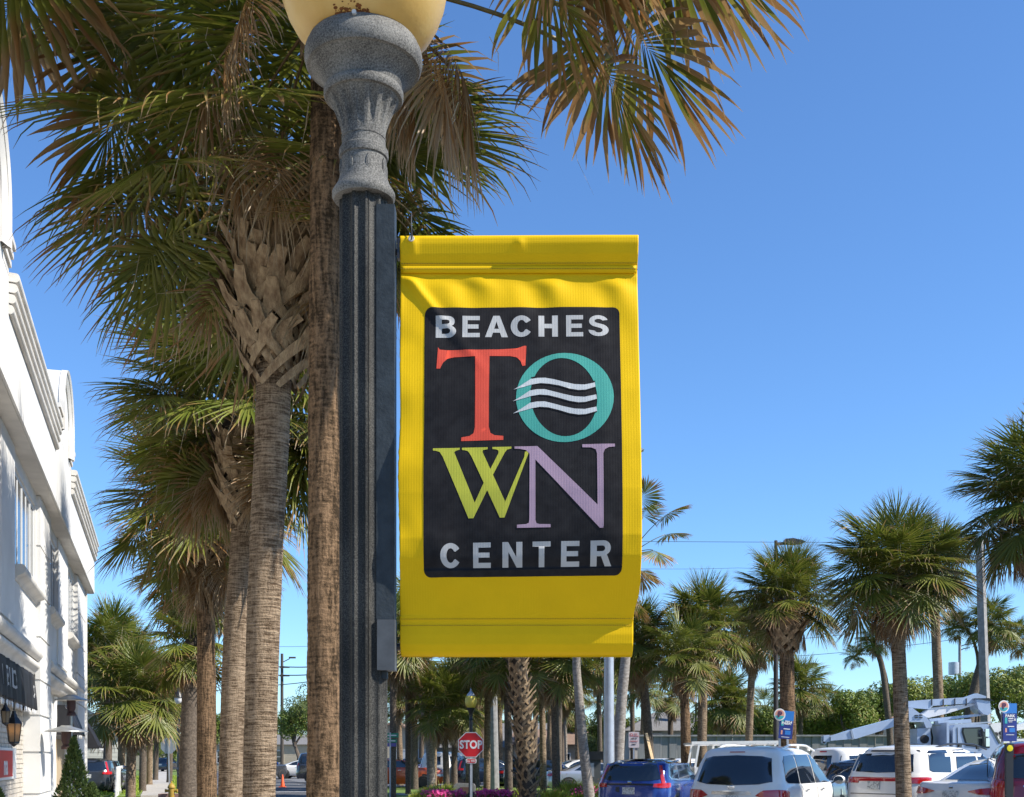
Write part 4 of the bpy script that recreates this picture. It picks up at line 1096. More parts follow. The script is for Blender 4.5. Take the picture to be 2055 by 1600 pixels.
mb = MB(); fbox(mb, 12.98, 13.1, -2.98, -2.70, .12, 3.3); mb.build('wall_return', M['brick_paint'], bld, smooth=False)

# awnings
M['awn'] = mat('black_awning_cloth', (.012, .012, .016), .55, noise_s=8, noise_a=.3)
M['white_cloth'] = mat('white_cloth', (.66, .66, .66), .8)
def text_mesh(body, size, bold=.0, thick=.0, spacing=1.0, align='CENTER'):
    cu = bpy.data.curves.new('txt', 'FONT'); cu.body = body; cu.size = size; cu.offset = bold; cu.extrude = thick
    cu.align_x = align; cu.align_y = 'CENTER'; cu.space_character = spacing; cu.resolution_u = 3
    ob = bpy.data.objects.new('txt', cu); COL.objects.link(ob)
    me = bpy.data.meshes.new_from_object(ob.evaluated_get(bpy.context.evaluated_depsgraph_get()))
    bpy.data.objects.remove(ob); bpy.data.curves.remove(cu)
    return me
def lettering(name, body, size, O, A, B, m, parent, bold=0.0, sx=1.0, spacing=1.0, fn=None):
    """text laid on the plane O + a*A + b*B"""
    me = text_mesh(body, size, bold, .001, spacing); me.name = name
    O = Vector(O); A = Vector(A).normalized(); B = Vector(B).normalized()
    for v in me.vertices:
        p = O + A * v.co.x * sx + B * v.co.y + A.cross(B) * v.co.z
        v.co = fn(v.co.x * sx, v.co.y, p) if fn else p
    me.materials.clear(); me.materials.append(m)
    for p_ in me.polygons: p_.material_index = 0
    return link(name, me, parent)
UV = Vector((UX, UY, 0)); VV = Vector((VX, VY, 0)); ZV = Vector((0, 0, 1))
def awning(label, ua, ub, z0, z1, proj, text=None):
    aw = thing('awning', label, 'awning', tuple(W3((ua + ub) / 2, WV, z0)))
    mb = MB(); n = 70; m = 10
    def ap(u, z):
        f = (z - z0) / (z1 - z0)
        return W3(u, -2.50 + proj * (1 - f) ** .8 + .022 * math.sin(u * 9.0) * (1 - .5 * f) + .012 * math.sin(u * 23 + z * 3), z)
    for j in range(m + 1):
        for i in range(n + 1): mb.v.append(tuple(ap(ua + (ub - ua) * i / n, z0 + (z1 - z0) * j / m)))
    mb.f = [(j * (n + 1) + i, j * (n + 1) + i + 1, (j + 1) * (n + 1) + i + 1, (j + 1) * (n + 1) + i) for j in range(m) for i in range(n)]; mb.m = [0] * len(mb.f)
    o = mb.build('awning_cloth', M['awn'], aw, sharp=None)
    s_ = o.modifiers.new('t', 'SOLIDIFY'); s_.thickness = .006
    # scalloped white edging
    mb = MB(); k = int((ub - ua) / .17)
    for i in range(k):
        u = ua + (ub - ua) * (i + .5) / k; w = (ub - ua) / k * .32
        poly = [(-w, 0), (-w, -.05), (0, -.10), (w, -.05), (w, 0)]
        mb.prism(poly, ap(u, z0) + VV * .006, UV, ZV, -VV, .008)
    mb.build('scalloped_edging', M['white_cloth'], aw, smooth=False)['kind'] = 'stuff'
    for u in (ua, ub):
        mb = MB(); vs = [ap(u, z0), ap(u, (z0 + z1) / 2), ap(u, z1), W3(u, -2.72, z1), W3(u, -2.72, z0)]
        mb.add(vs + [v + UV * .006 for v in vs], [(0, 1, 2, 3, 4), (9, 8, 7, 6, 5)]); mb.build('awning_cheek', M['awn'], aw, smooth=False)
    if text:
        for body, u, z, sz, sx in text:
            p = ap(u, z)
            lettering('lettering', body, sz, p + VV * .03, UV * -1 if False else UV, ZV, M['white_cloth'], aw, bold=.006, sx=sx,
                      fn=lambda a, b, q, u=u, z=z: ap(u + a, z + b) + VV * .034)
    return aw
awning('black awning with white scalloped edge and white lettering over the brick ground floor', 14.2, uP[0][0] - .1, 2.60, 3.32, .04,
       [('I EVINO', upx(18, -2.47), 2.98, .46, 1.1), ('22', upx(66, -2.47), 2.95, .34, 1.5)])
awning('small black awning over the tan panel near the far corner of the building', ga + (gb - ga) * .66, gb - .1, 2.25, 3.05, .35)
awn3 = awning('narrow black awning sticking out at the very end of the building', UEND + .3, UEND + 2.6, 1.95, 2.9, .55)

# wall lantern and a lit lamp in it
M['flame'] = mat('lamp_glow', (.9, .6, .3), .5, emis=(1.0, .55, .22), emis_s=6.0)
M['clear'] = mat('lantern_glass', (.30, .24, .16), .1, trans=.5)
def lantern(label, u, z, lit, v=-2.30, sc=1.0):
    c = W3(u, v, z)
    t = thing('wall_lantern', label, 'lantern', tuple(c), group=None)
    mb = MB()
    mb.tube([c + ZV * .44 - VV * .38, c + ZV * .50 - VV * .2, c + ZV * .48, c + ZV * .30], .014, 6); mb.box(c - VV * .39 + ZV * .3, (.10, .03, .3), M=MU)
    mb.build('bracket', M['black_metal'], t)
    mb = MB(); mb.lathe([(0, .30), (.03, .29), (.035, .25), (.05, .23), (.06, .19), (.08, .17), (.13, .10), (.135, .085), (.02, .085)], c, 6)
    mb.build('roof', M['black_metal'], t, sharp=20)
    mb = MB(); mb.lathe([(.118, .08), (.112, 0), (.085, -.20), (.08, -.22)], c, 6); mb.build('glass', M['clear'], t, sharp=20)
    for k in range(6):
        a = 2 * PI * k / 6; mb = MB()
        mb.bar(c + Vector((.122 * math.cos(a), .122 * math.sin(a), .085)), c + Vector((.086 * math.cos(a), .086 * math.sin(a), -.22)), .012); mb.build('glazing_bar', M['black_metal'], t, smooth=False)
    mb = MB(); mb.lathe([(.09, -.215), (.092, -.24), (.05, -.26), (.02, -.29), (0, -.30)], c, 6); mb.build('base', M['black_metal'], t, sharp=20)
    if lit:
        mb = MB(); mb.lathe([(0, -.08), (.022, -.05), (.028, -.01), (.015, .03), (0, .055)], c, 10); mb.build('bulb', M['flame'], t)
    t.scale = (sc,) * 3
lantern('lit black wall lantern hanging on the painted brick under the awning', upx(28, -2.34), 2.12, True, -2.34)
lantern('black wall lantern mostly hidden by the awning edge, nearest the left edge', upx(11, -2.42), 2.34, False, -2.42, .62)
# red sign board
M['sign_red'] = mat('red_sign', (.52, .012, .012), .5); M['sign_white'] = mat('white_sign', (.66, .66, .64), .5)
sg = thing('wall_sign', 'red sign with white letters on the brick wall below the lantern', 'sign', tuple(W3(upx(10, -2.66), -2.68, 1.6)))
ue = upx(32, -2.66)
mb = MB(); fbox(mb, ue - 3.2, ue, -2.70, -2.655, 1.25, 1.82); mb.build('board', M['sign_white'], sg, smooth=False)
mb = MB(); fbox(mb, ue - 3.1, upx(25, -2.65), -2.654, -2.645, 1.30, 1.77); mb.build('panel', M['sign_red'], sg, smooth=False)
lettering('lettering', 'na', .50, W3(upx(12, -2.64), -2.641, 1.50), UV, ZV, M['sign_white'], sg, bold=.012, sx=1.25)

# patio heaters
M['steel'] = mat('brushed_steel', (.42, .42, .40), .35, metal=.7, noise_s=6, noise_a=.2)
M['rust_dk'] = mat('burner_dark', (.05, .02, .018), .6)
def heater(label, u, v, z, sc=1.0):
    c = W3(u, v, .12)
    t = thing('patio_heater', label, 'patio heater', tuple(c), group='patio heaters by the building')
    h = z - .12
    mb = MB(); mb.lathe([(0, h + .02), (.1, h + .03), (.12, h + .01), (.42 * sc, h - .08), (.43 * sc, h - .10), (.40 * sc, h - .095), (.1, h - .03)], c, 32); mb.build('reflector', M['steel'], t, sharp=25)
    mb = MB(); mb.lathe([(.10, h - .10), (.10, h - .28), (.07, h - .36), (.10, h - .40), (.10, h - .46)], c, 20); mb.build('burner', M['rust_dk'], t)
    mb = MB(); mb.tube([c + ZV * .5, c + ZV * (h - .4)], .03, 10); mb.build('pole', M['steel'], t)
    mb = MB(); mb.lathe([(.22, 0), (.22, .05), (.19, .07), (.17, .55), (.06, .6)], c, 20); mb.build('tank_housing', M['steel'], t)
heater('steel mushroom patio heater standing before the curtained shopfront', upx(133, -1.9), -1.9, gz(1470, 30.0), 1.0)
heater('farther patio heater with its disc top just under the small awning', upx(143, -2.05), -2.05, gz(1423, 35.5), .9)

# conical shrubs in pots
M['conifer'] = mat('conifer_green', (1, 1, 1), .8, vcol=True, trans=.15)
M['terracotta'] = mat('terracotta', (.42, .15, .05), .8)
def cone_bush(label, c, h, r, seed, pot=True, n=5200, leaf=.05):
    t = thing('potted_shrub', label, 'shrub', tuple(c), group='shrubs in pots along the building')
    rnd = random.Random(seed); mb = MB()
    for i in range(n):
        z = rnd.random() ** 1.3; a = rnd.random() * 2 * PI
        rr = r * (1 - z) ** .8 * (1 + .16 * math.sin(a * 5 + z * 20 + seed) + .12 * math.sin(a * 3 - z * 9)) * rnd.uniform(.72, 1.05) * (min(1, z / .08 + .6))
        p = c + Vector((rr * math.cos(a), rr * math.sin(a), .32 + z * h))
        d = Vector((math.cos(a) * .6 + rnd.gauss(0, .4), math.sin(a) * .6 + rnd.gauss(0, .4), 1.0)).normalized()
        s_ = d.cross(Vector((rnd.gauss(0, 1), rnd.gauss(0, 1), rnd.gauss(0, 1)))).normalized()
        l = leaf * rnd.uniform(.7, 1.6); w = leaf * .35
        g = mixc((.04, .08, .015), (.13, .18, .04), rnd.random())
        mb.add([p - s_ * w, p + s_ * w, p + d * l], [(0, 1, 2)], 0, g)
    o = mb.build('foliage', M['conifer'], t, sharp=None, fix=False, smooth=False); o['kind'] = 'stuff'
    mb = MB(); mb.tube([c + ZV * .2, c + ZV * (.3 + h * .7)], [.03, .008], 6); mb.build('stem', M['wood_pole'], t)
    if pot:
        mb = MB(); mb.lathe([(.16, 0), (.22, .28), (.25, .29), (.25, .34), (.20, .34), (.18, .30), (0, .29)], c, 20); mb.build('pot', M['terracotta'], t)
cone_bush('tall narrow conifer in front of the building corner pilaster', W3(upx(148, -1.45), -1.45, .12), gz(1480, 26) - .55, .36, 1)
cone_bush('conifer at the left edge of the picture below the red sign', W3(upx(-6, -1.65), -1.65, .12), .85, .30, 2)
cone_bush('small rounded bush in terracotta pot beside the dark parked car', W3(upx(184, -1.15), -1.15, .12), .75, .28, 4)
# ------------------------------------------------------------------ vehicles
# every body is a stack of rounded outlines: (z, x of tail, x of nose, half width, corner radius)
class Car:
    def __init__(s, lv, bulge=.10, taper=.05):
        s.lv = lv; s.b = bulge; s.tp = taper
        s.L = max(l[2] for l in lv); s.W = max(l[3] for l in lv)
    def at_(s, z):
        lv = s.lv
        if z <= lv[0][0]: return lv[0][1:]
        for a, b in zip(lv, lv[1:]):
            if z <= b[0] and b[0] > a[0]:
                t = (z - a[0]) / (b[0] - a[0]); return tuple(lerp(a[k], b[k], t) for k in range(1, 5))
        return lv[-1][1:]
    def shape(s, pr, n_r=4, n_c=6, n_s=16):
        """right half outline (y>=0) from the middle of the tail to the middle of the nose"""
        xr, xf, w, r = pr; out = []
        for i in range(n_r + 1): out.append((xr, (w - r) * i / n_r))
        for i in range(1, n_c + 1):
            a = PI / 2 * i / n_c; out.append((xr + r - r * math.cos(a), w - r + r * math.sin(a)))
        x0, x1 = xr + r, xf - r
        for i in range(1, n_s): out.append((x0 + (x1 - x0) * i / n_s, w))
        for i in range(n_c + 1):
            a = PI / 2 * i / n_c; out.append((xf - r + r * math.sin(a), w - r + r * math.cos(a)))
        for i in range(1, n_r + 1): out.append((xf, (w - r) * (1 - i / n_r)))
        return [s.warp(x, y, pr) for x, y in out]
    def warp(s, x, y, pr):
        xr, xf, w, r = pr
        m = (xr + xf) / 2; h = (xf - xr) / 2 + 1e-6; q = (x - m) / h
        y2 = y * (1 - s.tp * abs(q) ** 3)
        t = abs(y) / (w + 1e-6)
        e = max(0, (abs(q) - .7) / .3)
        x2 = x + (s.b * t * t * e * (1 if q < 0 else -1))
        return x2, y2
    def body(s):
        mb = MB(); n = None
        for (z, *pr) in s.lv:
            R_ = s.shape(pr); full = [(x, -y, z) for x, y in R_] + [(x, y, z) for x, y in reversed(R_[1:-1])]
            n = len(full); mb.v += full
        for j in range(len(s.lv) - 1):
            for i in range(n): mb.f.append((j * n + i, j * n + (i + 1) % n, (j + 1) * n + (i + 1) % n, (j + 1) * n + i))
        k = len(s.lv) - 1
        half = len(s.shape(s.lv[0][1:]))
        for base in (k * n, 0):
            # bridge the cap across
            for i in range(half - 1):
                a, b = base + i, base + i + 1
                c, d = base + (n - i - 1) % n, base + (n - i) % n
                if i == 0: mb.f.append((a, b, c) if False else (a, b, c))
                elif i == half - 2: mb.f.append((a, b, d))
                else: mb.f.append((a, b, c, d))
        mb.m = [0] * len(mb.f)
        return mb
    def R(s, y, z, off=0.0):
        """a place on the tail, running on round the corner: y is the distance from the middle"""
        pr = s.at_(z); xr, xf, w, r = pr; sg = 1 if y >= 0 else -1; a = abs(y)
        if a <= w - r: x, yy, nx, ny = xr, a, -1, 0
        elif a <= w - r + r * PI / 2:
            t = (a - (w - r)) / r; x, yy = xr + r - r * math.cos(t), w - r + r * math.sin(t); nx, ny = -math.cos(t), math.sin(t)
        else: x, yy, nx, ny = xr + r + (a - (w - r + r * PI / 2)), w, 0, 1
        x, yy = s.warp(x, yy, pr)
        return Vector((x + nx * off, -sg * (yy + ny * off), z))       # positive y = right side = -Y here
    def S(s, x, z, off=0.0, side=1):
        pr = s.at_(z); xr, xf, w, r = pr
        if x < xr + r: d = min(r, xr + r - x); yy = w - r + math.sqrt(max(0, r * r - d * d)); t = math.asin(d / r); nx, ny = -math.sin(t), math.cos(t)
        elif x > xf - r: d = min(r, x - xf + r); yy = w - r + math.sqrt(max(0, r * r - d * d)); t = math.asin(d / r); nx, ny = math.sin(t), math.cos(t)
        else: yy = w; nx, ny = 0, 1
        x, yy = s.warp(x, yy, pr)
        return Vector((x + nx * off, -side * (yy + ny * off), z))
    def F(s, y, z, off=0.0):
        pr = s.at_(z); xr, xf, w, r = pr; sg = 1 if y >= 0 else -1; a = abs(y)
        if a <= w - r: x, yy, nx, ny = xf, a, 1, 0
        elif a <= w - r + r * PI / 2:
            t = (a - (w - r)) / r; x, yy = xf - r + r * math.cos(t), w - r + r * math.sin(t); nx, ny = math.cos(t), math.sin(t)
        else: x, yy, nx, ny = xf - r - (a - (w - r + r * PI / 2)), w, 0, 1
        x, yy = s.warp(x, yy, pr)
        return Vector((x + nx * off, -sg * (yy + ny * off), z))
def patch(fn, cols, off=.008, nz=8, nx=4, back=-.03):
    """panel that follows the body: cols = [(a_bottom, z_bottom, a_top, z_top), ...]"""
    mb = MB(); cc = []
    for a, b in zip(cols, cols[1:]):
        for k in range(nx): cc.append(tuple(lerp(a[q], b[q], k / nx) for q in range(4)))
    cc.append(cols[-1]); n = len(cc)
    def grid(o):
        return [fn(lerp(c[0], c[2], j / nz), lerp(c[1], c[3], j / nz), o) for c in cc for j in range(nz + 1)]
    A = grid(off); B = grid(back); k = len(A); m = nz + 1
    mb.v = A + B
    for i in range(n - 1):
        for j in range(nz): mb.f.append((i * m + j, (i + 1) * m + j, (i + 1) * m + j + 1, i * m + j + 1))
    ring = [i * m for i in range(n)] + [(n - 1) * m + j for j in range(1, m)] + [i * m + nz for i in range(n - 2, -1, -1)] + [j for j in range(nz - 1, 0, -1)]
    for a, b in zip(ring, ring[1:] + ring[:1]): mb.f.append((a, b, b + k, a + k))
    mb.m = [0] * len(mb.f)
    return mb
def wheel(root, x, y, r, w=.22, hub='alloy'):
    sg = 1 if y > 0 else -1
    mb = MB(); mb.lathe([(r * .62, -w / 2), (r * .9, -w / 2), (r, -w * .36), (r, w * .36), (r * .9, w / 2), (r * .62, w / 2), (r * .60, w * .3), (r * .58, -w * .3)], (x, y, r), 28, axis='Y')
    t = local('wheel', mb, M['rubber'], root)
    mb = MB(); mb.lathe([(0, .0), (r * .12, 0), (r * .13, -.03), (r * .62, -.06), (r * .63, -.03), (r * .60, .04)], (0, 0, 0), 28, axis='Y')
    for v in range(len(mb.v)):
        a = mb.v[v]; mb.v[v] = (a[0] + x, a[1] * -1 * sg * -1 + y + sg * (w / 2 - .01) if sg > 0 else -a[1] + y - (w / 2 - .01), a[2] + r)
    local('rim', mb, M['black_plastic'], t)
    for k in range(5):
        a = 2 * PI * k / 5 + .3; mb = MB()
        c = Vector((x, y + sg * (w / 2 - .012), r))
        for q in (-.10, .10):
            mb.bar(c + Vector((math.cos(a) * r * .08, 0, math.sin(a) * r * .08)), c + Vector((math.cos(a + q) * r * .60, 0, math.sin(a + q) * r * .60)), .035, .03)
        local('spoke', mb, M[hub], t, smooth=False)
def both(root, name, maker, m, **kw):
    for sd in (1, -1):
        o = local(name, maker(sd), m, root, **kw)
def car(label, cat, pos, heading, spec, paint, name='parked_car', group='parked cars'):
    """heading: turn of the nose clockwise from straight away (degrees)"""
    root = thing(name, label, cat, (pos[0], pos[1], pos[2] if len(pos) > 2 else 0), R(90 - heading), group)
    c = Car(spec['lv'], spec.get('bulge', .10), spec.get('taper', .05))
    local('body', c.body(), paint, root, sharp=spec.get('sharp', 38))
    gm = M['glass_car']
    if 'rear' in spec: local('rear_window', patch(c.R, spec['rear'], .010, 8, 4), gm, root, sharp=50)
    for cols in spec.get('side', []):
        both(root, 'side_window', lambda sd: patch(lambda a, z, o: c.S(a, z, o, sd), cols, .010, 6, 3), gm, sharp=50)
    if 'trim' in spec:
        for cols in spec['trim']: both(root, 'window_trim', lambda sd: patch(lambda a, z, o: c.S(a, z, o, sd), cols, .006, 6, 3), spec.get('trim_mat', M['chrome']), sharp=50)
    if 'front' in spec: local('windscreen', patch(c.F, spec['front'], .010, 8, 4), gm, root, sharp=50)
    for cols in spec.get('lamp', []):
        for sd in (1, -1):
            cc = [(a * sd, b, d * sd, e) for a, b, d, e in cols]
            local('tail_light', patch(c.R, cc, .016, 6, 5), M['lamp_red'], root, sharp=50)
    for cols in spec.get('hlamp', []):
        for sd in (1, -1):
            cc = [(a * sd, b, d * sd, e) for a, b, d, e in cols]
            local('headlight', patch(c.F, cc, .014, 4, 4), M['clear_lamp'], root, sharp=50)
    for (nm, cols, mk, fn) in spec.get('extra', []):
        if fn == 'S': both(root, nm, lambda sd: patch(lambda a, z, o: c.S(a, z, o, sd), cols, .012, 4, 3), M[mk], sharp=50)
        elif fn == 'F': local(nm, patch(c.F, cols, .014, 5, 5), M[mk], root, sharp=50)
        else: local(nm, patch(c.R, cols, .014, 5, 5), M[mk], root, sharp=50)
    if 'plate' in spec:
        y, z = spec['plate']
        local('licence_plate', patch(c.R, [(y - .155, z - .08, y - .155, z + .08), (y + .155, z - .08, y + .155, z + .08)], .022, 3, 3), M['plate'], root, sharp=50)
    for x in spec.get('wheels', []):
        r = spec.get('wr', .36)
        for sd in (1, -1):
            yy = -sd * (c.S(x, r, 0, 1).y * -1) if False else None
            y = c.S(x, .5, 0, sd).y
            mb = MB(); mb.lathe([(0, -.012), (r * 1.16, -.012), (r * 1.18, 0), (r * 1.16, .012), (0, .012)], (x, y, r + .02), 28, axis='Y'); local('wheel_arch', mb, M['black_plastic'], root)
            wheel(root, x, y - .10 * (1 if y > 0 else -1) + .045 * (1 if y > 0 else -1), r, hub=spec.get('hub', 'alloy'))
    if 'rails' in spec:
        x0, x1, y, z, mk = spec['rails']
        for sd in (1, -1):
            mb = MB(); n = 12; pts = [Vector((lerp(x0, x1, i / n), sd * y, z + .075 * min(1, 4 * (i / n), 4 * (1 - i / n)) - .035 * ((2 * i / n - 1) ** 2))) for i in range(n + 1)]
            mb.tube(pts, [.022] * (n + 1), 8)
            for f in (.12, .5, .88):
                p = pts[int(f * n)]; mb.box(p - Vector((0, 0, .035)), (.10, .035, .07))
            local('roof_rail', mb, M[mk], root)
    if 'mirror' in spec:
        x, z, mk = spec['mirror']
        for sd in (1, -1):
            p = c.S(x, z, 0, sd); o = -sd
            mb = MB(); mb.lathe([(0, -.07), (.07, -.06), (.10, -.01), (.095, .05), (.0, .06)], (0, 0, 0), 14, axis='X')
            for q in range(len(mb.v)): a = mb.v[q]; mb.v[q] = (a[0] + p.x, a[1] * 1.25 + p.y + o * .15, a[2] * .95 + z + .06)
            t = local('wing_mirror', mb, M[mk], root)
            mb = MB(); mb.bar(p, p + Vector((0, o * .08, .03)), .05, .03); local('mirror_arm', mb, M['black_plastic'], t)
            mb = MB(); mb.lathe([(0, -.008), (.085, -.006), (.085, .006), (0, .008)], (0, 0, 0), 14, axis='X')
            for q in range(len(mb.v)): a = mb.v[q]; mb.v[q] = (a[0] + p.x - .068, a[1] * 1.2 + p.y + o * .15, a[2] * .9 + z + .06)
            local('mirror_glass', mb, M['glass_car'], t)
    if 'wiper' in spec:
        y, z, l = spec['wiper']; a = c.R(y, z, .02); b = c.R(y + l, z + .03, .02)
        mb = MB(); mb.bar(a, b, .016, .016); local('rear_wiper', mb, M['black_plastic'], root)
    for x in spec.get('handles', []):
        for sd in (1, -1):
            z = spec.get('handle_z', .98)
            mb = MB(); a = c.S(x, z, .02, sd); b = c.S(x + .17, z + .01, .02, sd); mb.bar(a, b, .03, .025); local('door_handle', mb, M['chrome'], root)
    for x in spec.get('seams', []):
        for sd in (1, -1):
            mb = MB()
            zz = [spec['seam_z'][0] + (spec['seam_z'][1] - spec['seam_z'][0]) * k / 8 for k in range(9)]
            mb.tube([c.S(x, z, .0, sd) for z in zz], .005, 4); local('door_seam', mb, M['black_plastic'], root)
    return root, c
M['clear_lamp'] = mat('clear_lamp', (.55, .57, .58), .15, coat=1)
M['paint_blue'] = mat('car_paint_blue', (.018, .05, .24), .25, coat=1, metal=.3)
M['paint_wine'] = mat('car_paint_wine', (.20, .008, .022), .25, coat=1, metal=.2)
M['paint_orange'] = mat('car_paint_orange', (.68, .09, .015), .3, coat=1)
M['paint_grey'] = mat('car_paint_grey', (.06, .065, .075), .25, coat=1, metal=.5)
M['paint_navy'] = mat('car_paint_navy', (.012, .02, .04), .2, coat=1)
M['paint_silver'] = mat('car_paint_silver', (.42, .45, .50), .28, coat=1, metal=.5)
M['paint_truck'] = mat('truck_paint_pale_blue', (.36, .44, .57), .4, coat=.4, noise_s=3, noise_a=.1)
M['dark_trim'] = mat('dark_trim', (.012, .012, .014), .3)

def suv(L, W, H, tail=.30, hood=1.08, belt=1.08, cowl=1.35, roofx=.62):
    w = W / 2
    return [(.28, .10, L - .12, w * .93, .30), (.40, .02, L - .03, w * .98, .34), (.62, .0, L, w, .36), (.80, .03, L - .02, w * 1.0, .36), (belt - .12, .05, L - .07, w * .985, .36), (belt - .03, .07, L - .16, w * .965, .36),
            (belt, .085, L - .3, w * .945, .35), (belt + .03, .09, L - cowl, w * .93, .34), (belt + .20, .09 + tail * .22, L - cowl - .28, w * .895, .33), (belt + .40, .09 + tail * .55, L - cowl - .60, w * .85, .32),
            (H - .22, .09 + tail * .85, L - cowl - .86, w * .81, .31), (H - .13, .09 + tail * .95, L - cowl - 1.02, w * .77, .30), (H - .07, .09 + tail * 1.1, L - cowl - 1.22, w * .70, .30), (H - .03, .09 + tail * 1.6, L - cowl - 1.5, w * .58, .28), (H, .09 + tail * 3, L - cowl - 1.9, w * .40, .22)]
QX = dict(lv=suv(5.3, 2.03, 1.90, tail=.34, belt=1.16, cowl=1.45), bulge=.13, taper=.06,
          rear=[(-.80, 1.22, -.70, 1.66), (-.55, 1.17, -.52, 1.70), (0, 1.15, 0, 1.72), (.55, 1.17, .52, 1.70), (.80, 1.22, .70, 1.66)],
          side=[[(.50, 1.24, .58, 1.60), (.62, 1.19, .74, 1.70), (1.30, 1.17, 1.30, 1.73)], [(1.37, 1.17, 1.37, 1.73), (2.35, 1.17, 2.30, 1.74)], [(2.42, 1.17, 2.37, 1.74), (3.30, 1.17, 2.95, 1.68), (3.55, 1.18, 3.12, 1.55)]],
          front=[(-.70, 1.24, -.6, 1.62), (.70, 1.24, .6, 1.62)],
          lamp=[[(.50, .96, .60, 1.03), (.66, .90, .66, 1.06), (.90, .84, .90, 1.07), (1.16, .84, 1.18, 1.06), (1.30, .90, 1.30, 1.02)]],
          extra=[('tailgate_chrome', [(-.42, .985, -.40, 1.035), (0, .97, 0, 1.05), (.42, .985, .40, 1.035)], 'chrome', 'R'), ('badge_ring', [(-.075, 1.085, -.075, 1.13), (0, 1.07, 0, 1.145), (.075, 1.085, .075, 1.13)], 'chrome', 'R'),
                 ('brake_light', [(-.16, 1.775, -.16, 1.79), (.16, 1.775, .16, 1.79)], 'lamp_red', 'R'), ('bumper_step', [(-.8, .55, -.8, .60), (.8, .55, .8, .60)], 'dark_trim', 'R'), ('fender_vent', [(4.22, .88, 4.24, 1.0), (4.34, .86, 4.28, 1.0)], 'chrome', 'S')],
          plate=(0, .88), wheels=[1.15, 4.25], wr=.40, rails=(.95, 3.3, .66, 1.85, 'white_paint'), mirror=(3.62, 1.15, 'white_paint'), handles=[1.55, 2.6], handle_z=1.04, seams=[1.33, 2.38, 3.55], seam_z=(.5, 1.14))
q, qc = car('large white three-row wagon with red tail lights and roof rails, parked nearest the banner', 'suv', (4.12, 22.6, -.03), 30, QX, M['white_paint'])
CRV = dict(lv=suv(4.7, 1.87, 1.61, tail=.42, belt=1.10, cowl=1.35), bulge=.10,
           rear=[(-.76, 1.14, -.60, 1.50), (-.5, 1.10, -.45, 1.55), (0, 1.09, 0, 1.57), (.5, 1.10, .45, 1.55), (.76, 1.14, .60, 1.50)],
           side=[[(.52, 1.22, .66, 1.44), (.66, 1.16, .86, 1.50), (1.20, 1.13, 1.20, 1.53)], [(1.26, 1.13, 1.26, 1.53), (2.15, 1.13, 2.10, 1.54)], [(2.21, 1.13, 2.16, 1.54), (2.95, 1.13, 2.6, 1.50), (3.15, 1.13, 2.8, 1.38)]],
           trim=[[(.46, 1.20, .62, 1.47), (.62, 1.12, .84, 1.535), (1.20, 1.09, 1.20, 1.565), (2.2, 1.09, 2.2, 1.575), (3.2, 1.10, 2.75, 1.48)]],
           lamp=[[(.60, .95, .62, 1.03), (.80, .93, .80, 1.04), (.98, .93, 1.0, 1.05), (1.10, .95, 1.10, 1.04)], [(.80, 1.03, .66, 1.46), (.90, 1.03, .73, 1.46)]],
           extra=[('tail_trim', [(-.60, .99, -.60, 1.03), (.60, .99, .60, 1.03)], 'dark_trim', 'R'), ('badge', [(-.05, 1.04, -.05, 1.09), (.05, 1.04, .05, 1.09)], 'chrome', 'R'), ('round_tailgate_cap', [(-.36, .84, -.36, .94), (-.26, .82, -.26, .96)], 'paint_navy', 'R'),
                  ('bumper', [(-.85, .42, -.85, .62), (.85, .42, .85, .62)], 'dark_trim', 'R'), ('spoiler', [(-.62, 1.55, -.60, 1.59), (.62, 1.55, .60, 1.59)], 'paint_navy', 'R')],
           plate=(-.02, .86), wheels=[.95, 3.75], wr=.36, mirror=(3.1, 1.12, 'paint_blue'), handles=[1.5, 2.4], seams=[1.23, 2.18], seam_z=(.5, 1.1))
car('deep blue crossover with black rear window, parked left of the large white wagon', 'suv', (2.75, 28.2, 0), 24, CRV, M['paint_blue'])
DUR = dict(lv=suv(5.1, 1.93, 1.72, tail=.36, belt=1.14, cowl=1.45), bulge=.10,
           rear=[(-.76, 1.17, -.66, 1.52), (0, 1.14, 0, 1.56), (.76, 1.17, .66, 1.52)],
           side=[[(.52, 1.20, .58, 1.52), (.66, 1.16, .74, 1.60), (1.32, 1.15, 1.42, 1.62)], [(1.55, 1.15, 1.65, 1.62), (2.45, 1.15, 2.40, 1.64)], [(2.53, 1.15, 2.48, 1.64), (3.2, 1.15, 2.85, 1.60), (3.55, 1.16, 3.12, 1.48)]],
           lamp=[[(.50, .93, .50, 1.05), (.80, .93, .80, 1.055), (1.06, .92, 1.06, 1.06), (1.22, .93, 1.22, 1.05)]],
           extra=[('tail_light_bar', [(-.50, .97, -.50, 1.05), (.50, .97, .50, 1.05)], 'lamp_red', 'R'), ('tail_light_lens', [(.58, 1.0, .58, 1.04), (.85, 1.0, .85, 1.04)], 'clear_lamp', 'R'), ('spoiler', [(-.70, 1.58, -.66, 1.61), (.70, 1.58, .66, 1.61)], 'dark_trim', 'R'),
                  ('tailgate_seam', [(-.7, .70, -.7, .715), (.7, .70, .7, .715)], 'dark_trim', 'R'), ('bumper', [(-.85, .36, -.85, .52), (.85, .36, .85, .52)], 'dark_trim', 'R')],
           plate=(-.1, .88), wheels=[1.05, 4.05], wr=.40, rails=(1.1, 3.3, .60, 1.67, 'dark_trim'), mirror=(3.55, 1.12, 'white_paint'), handles=[1.7, 2.6], seams=[1.49, 2.49], seam_z=(.5, 1.12))
car('white wagon with full-width red tail light bar behind the large round palm', 'suv', (7.5, 24.6, .19), 50, DUR, M['white_paint'])
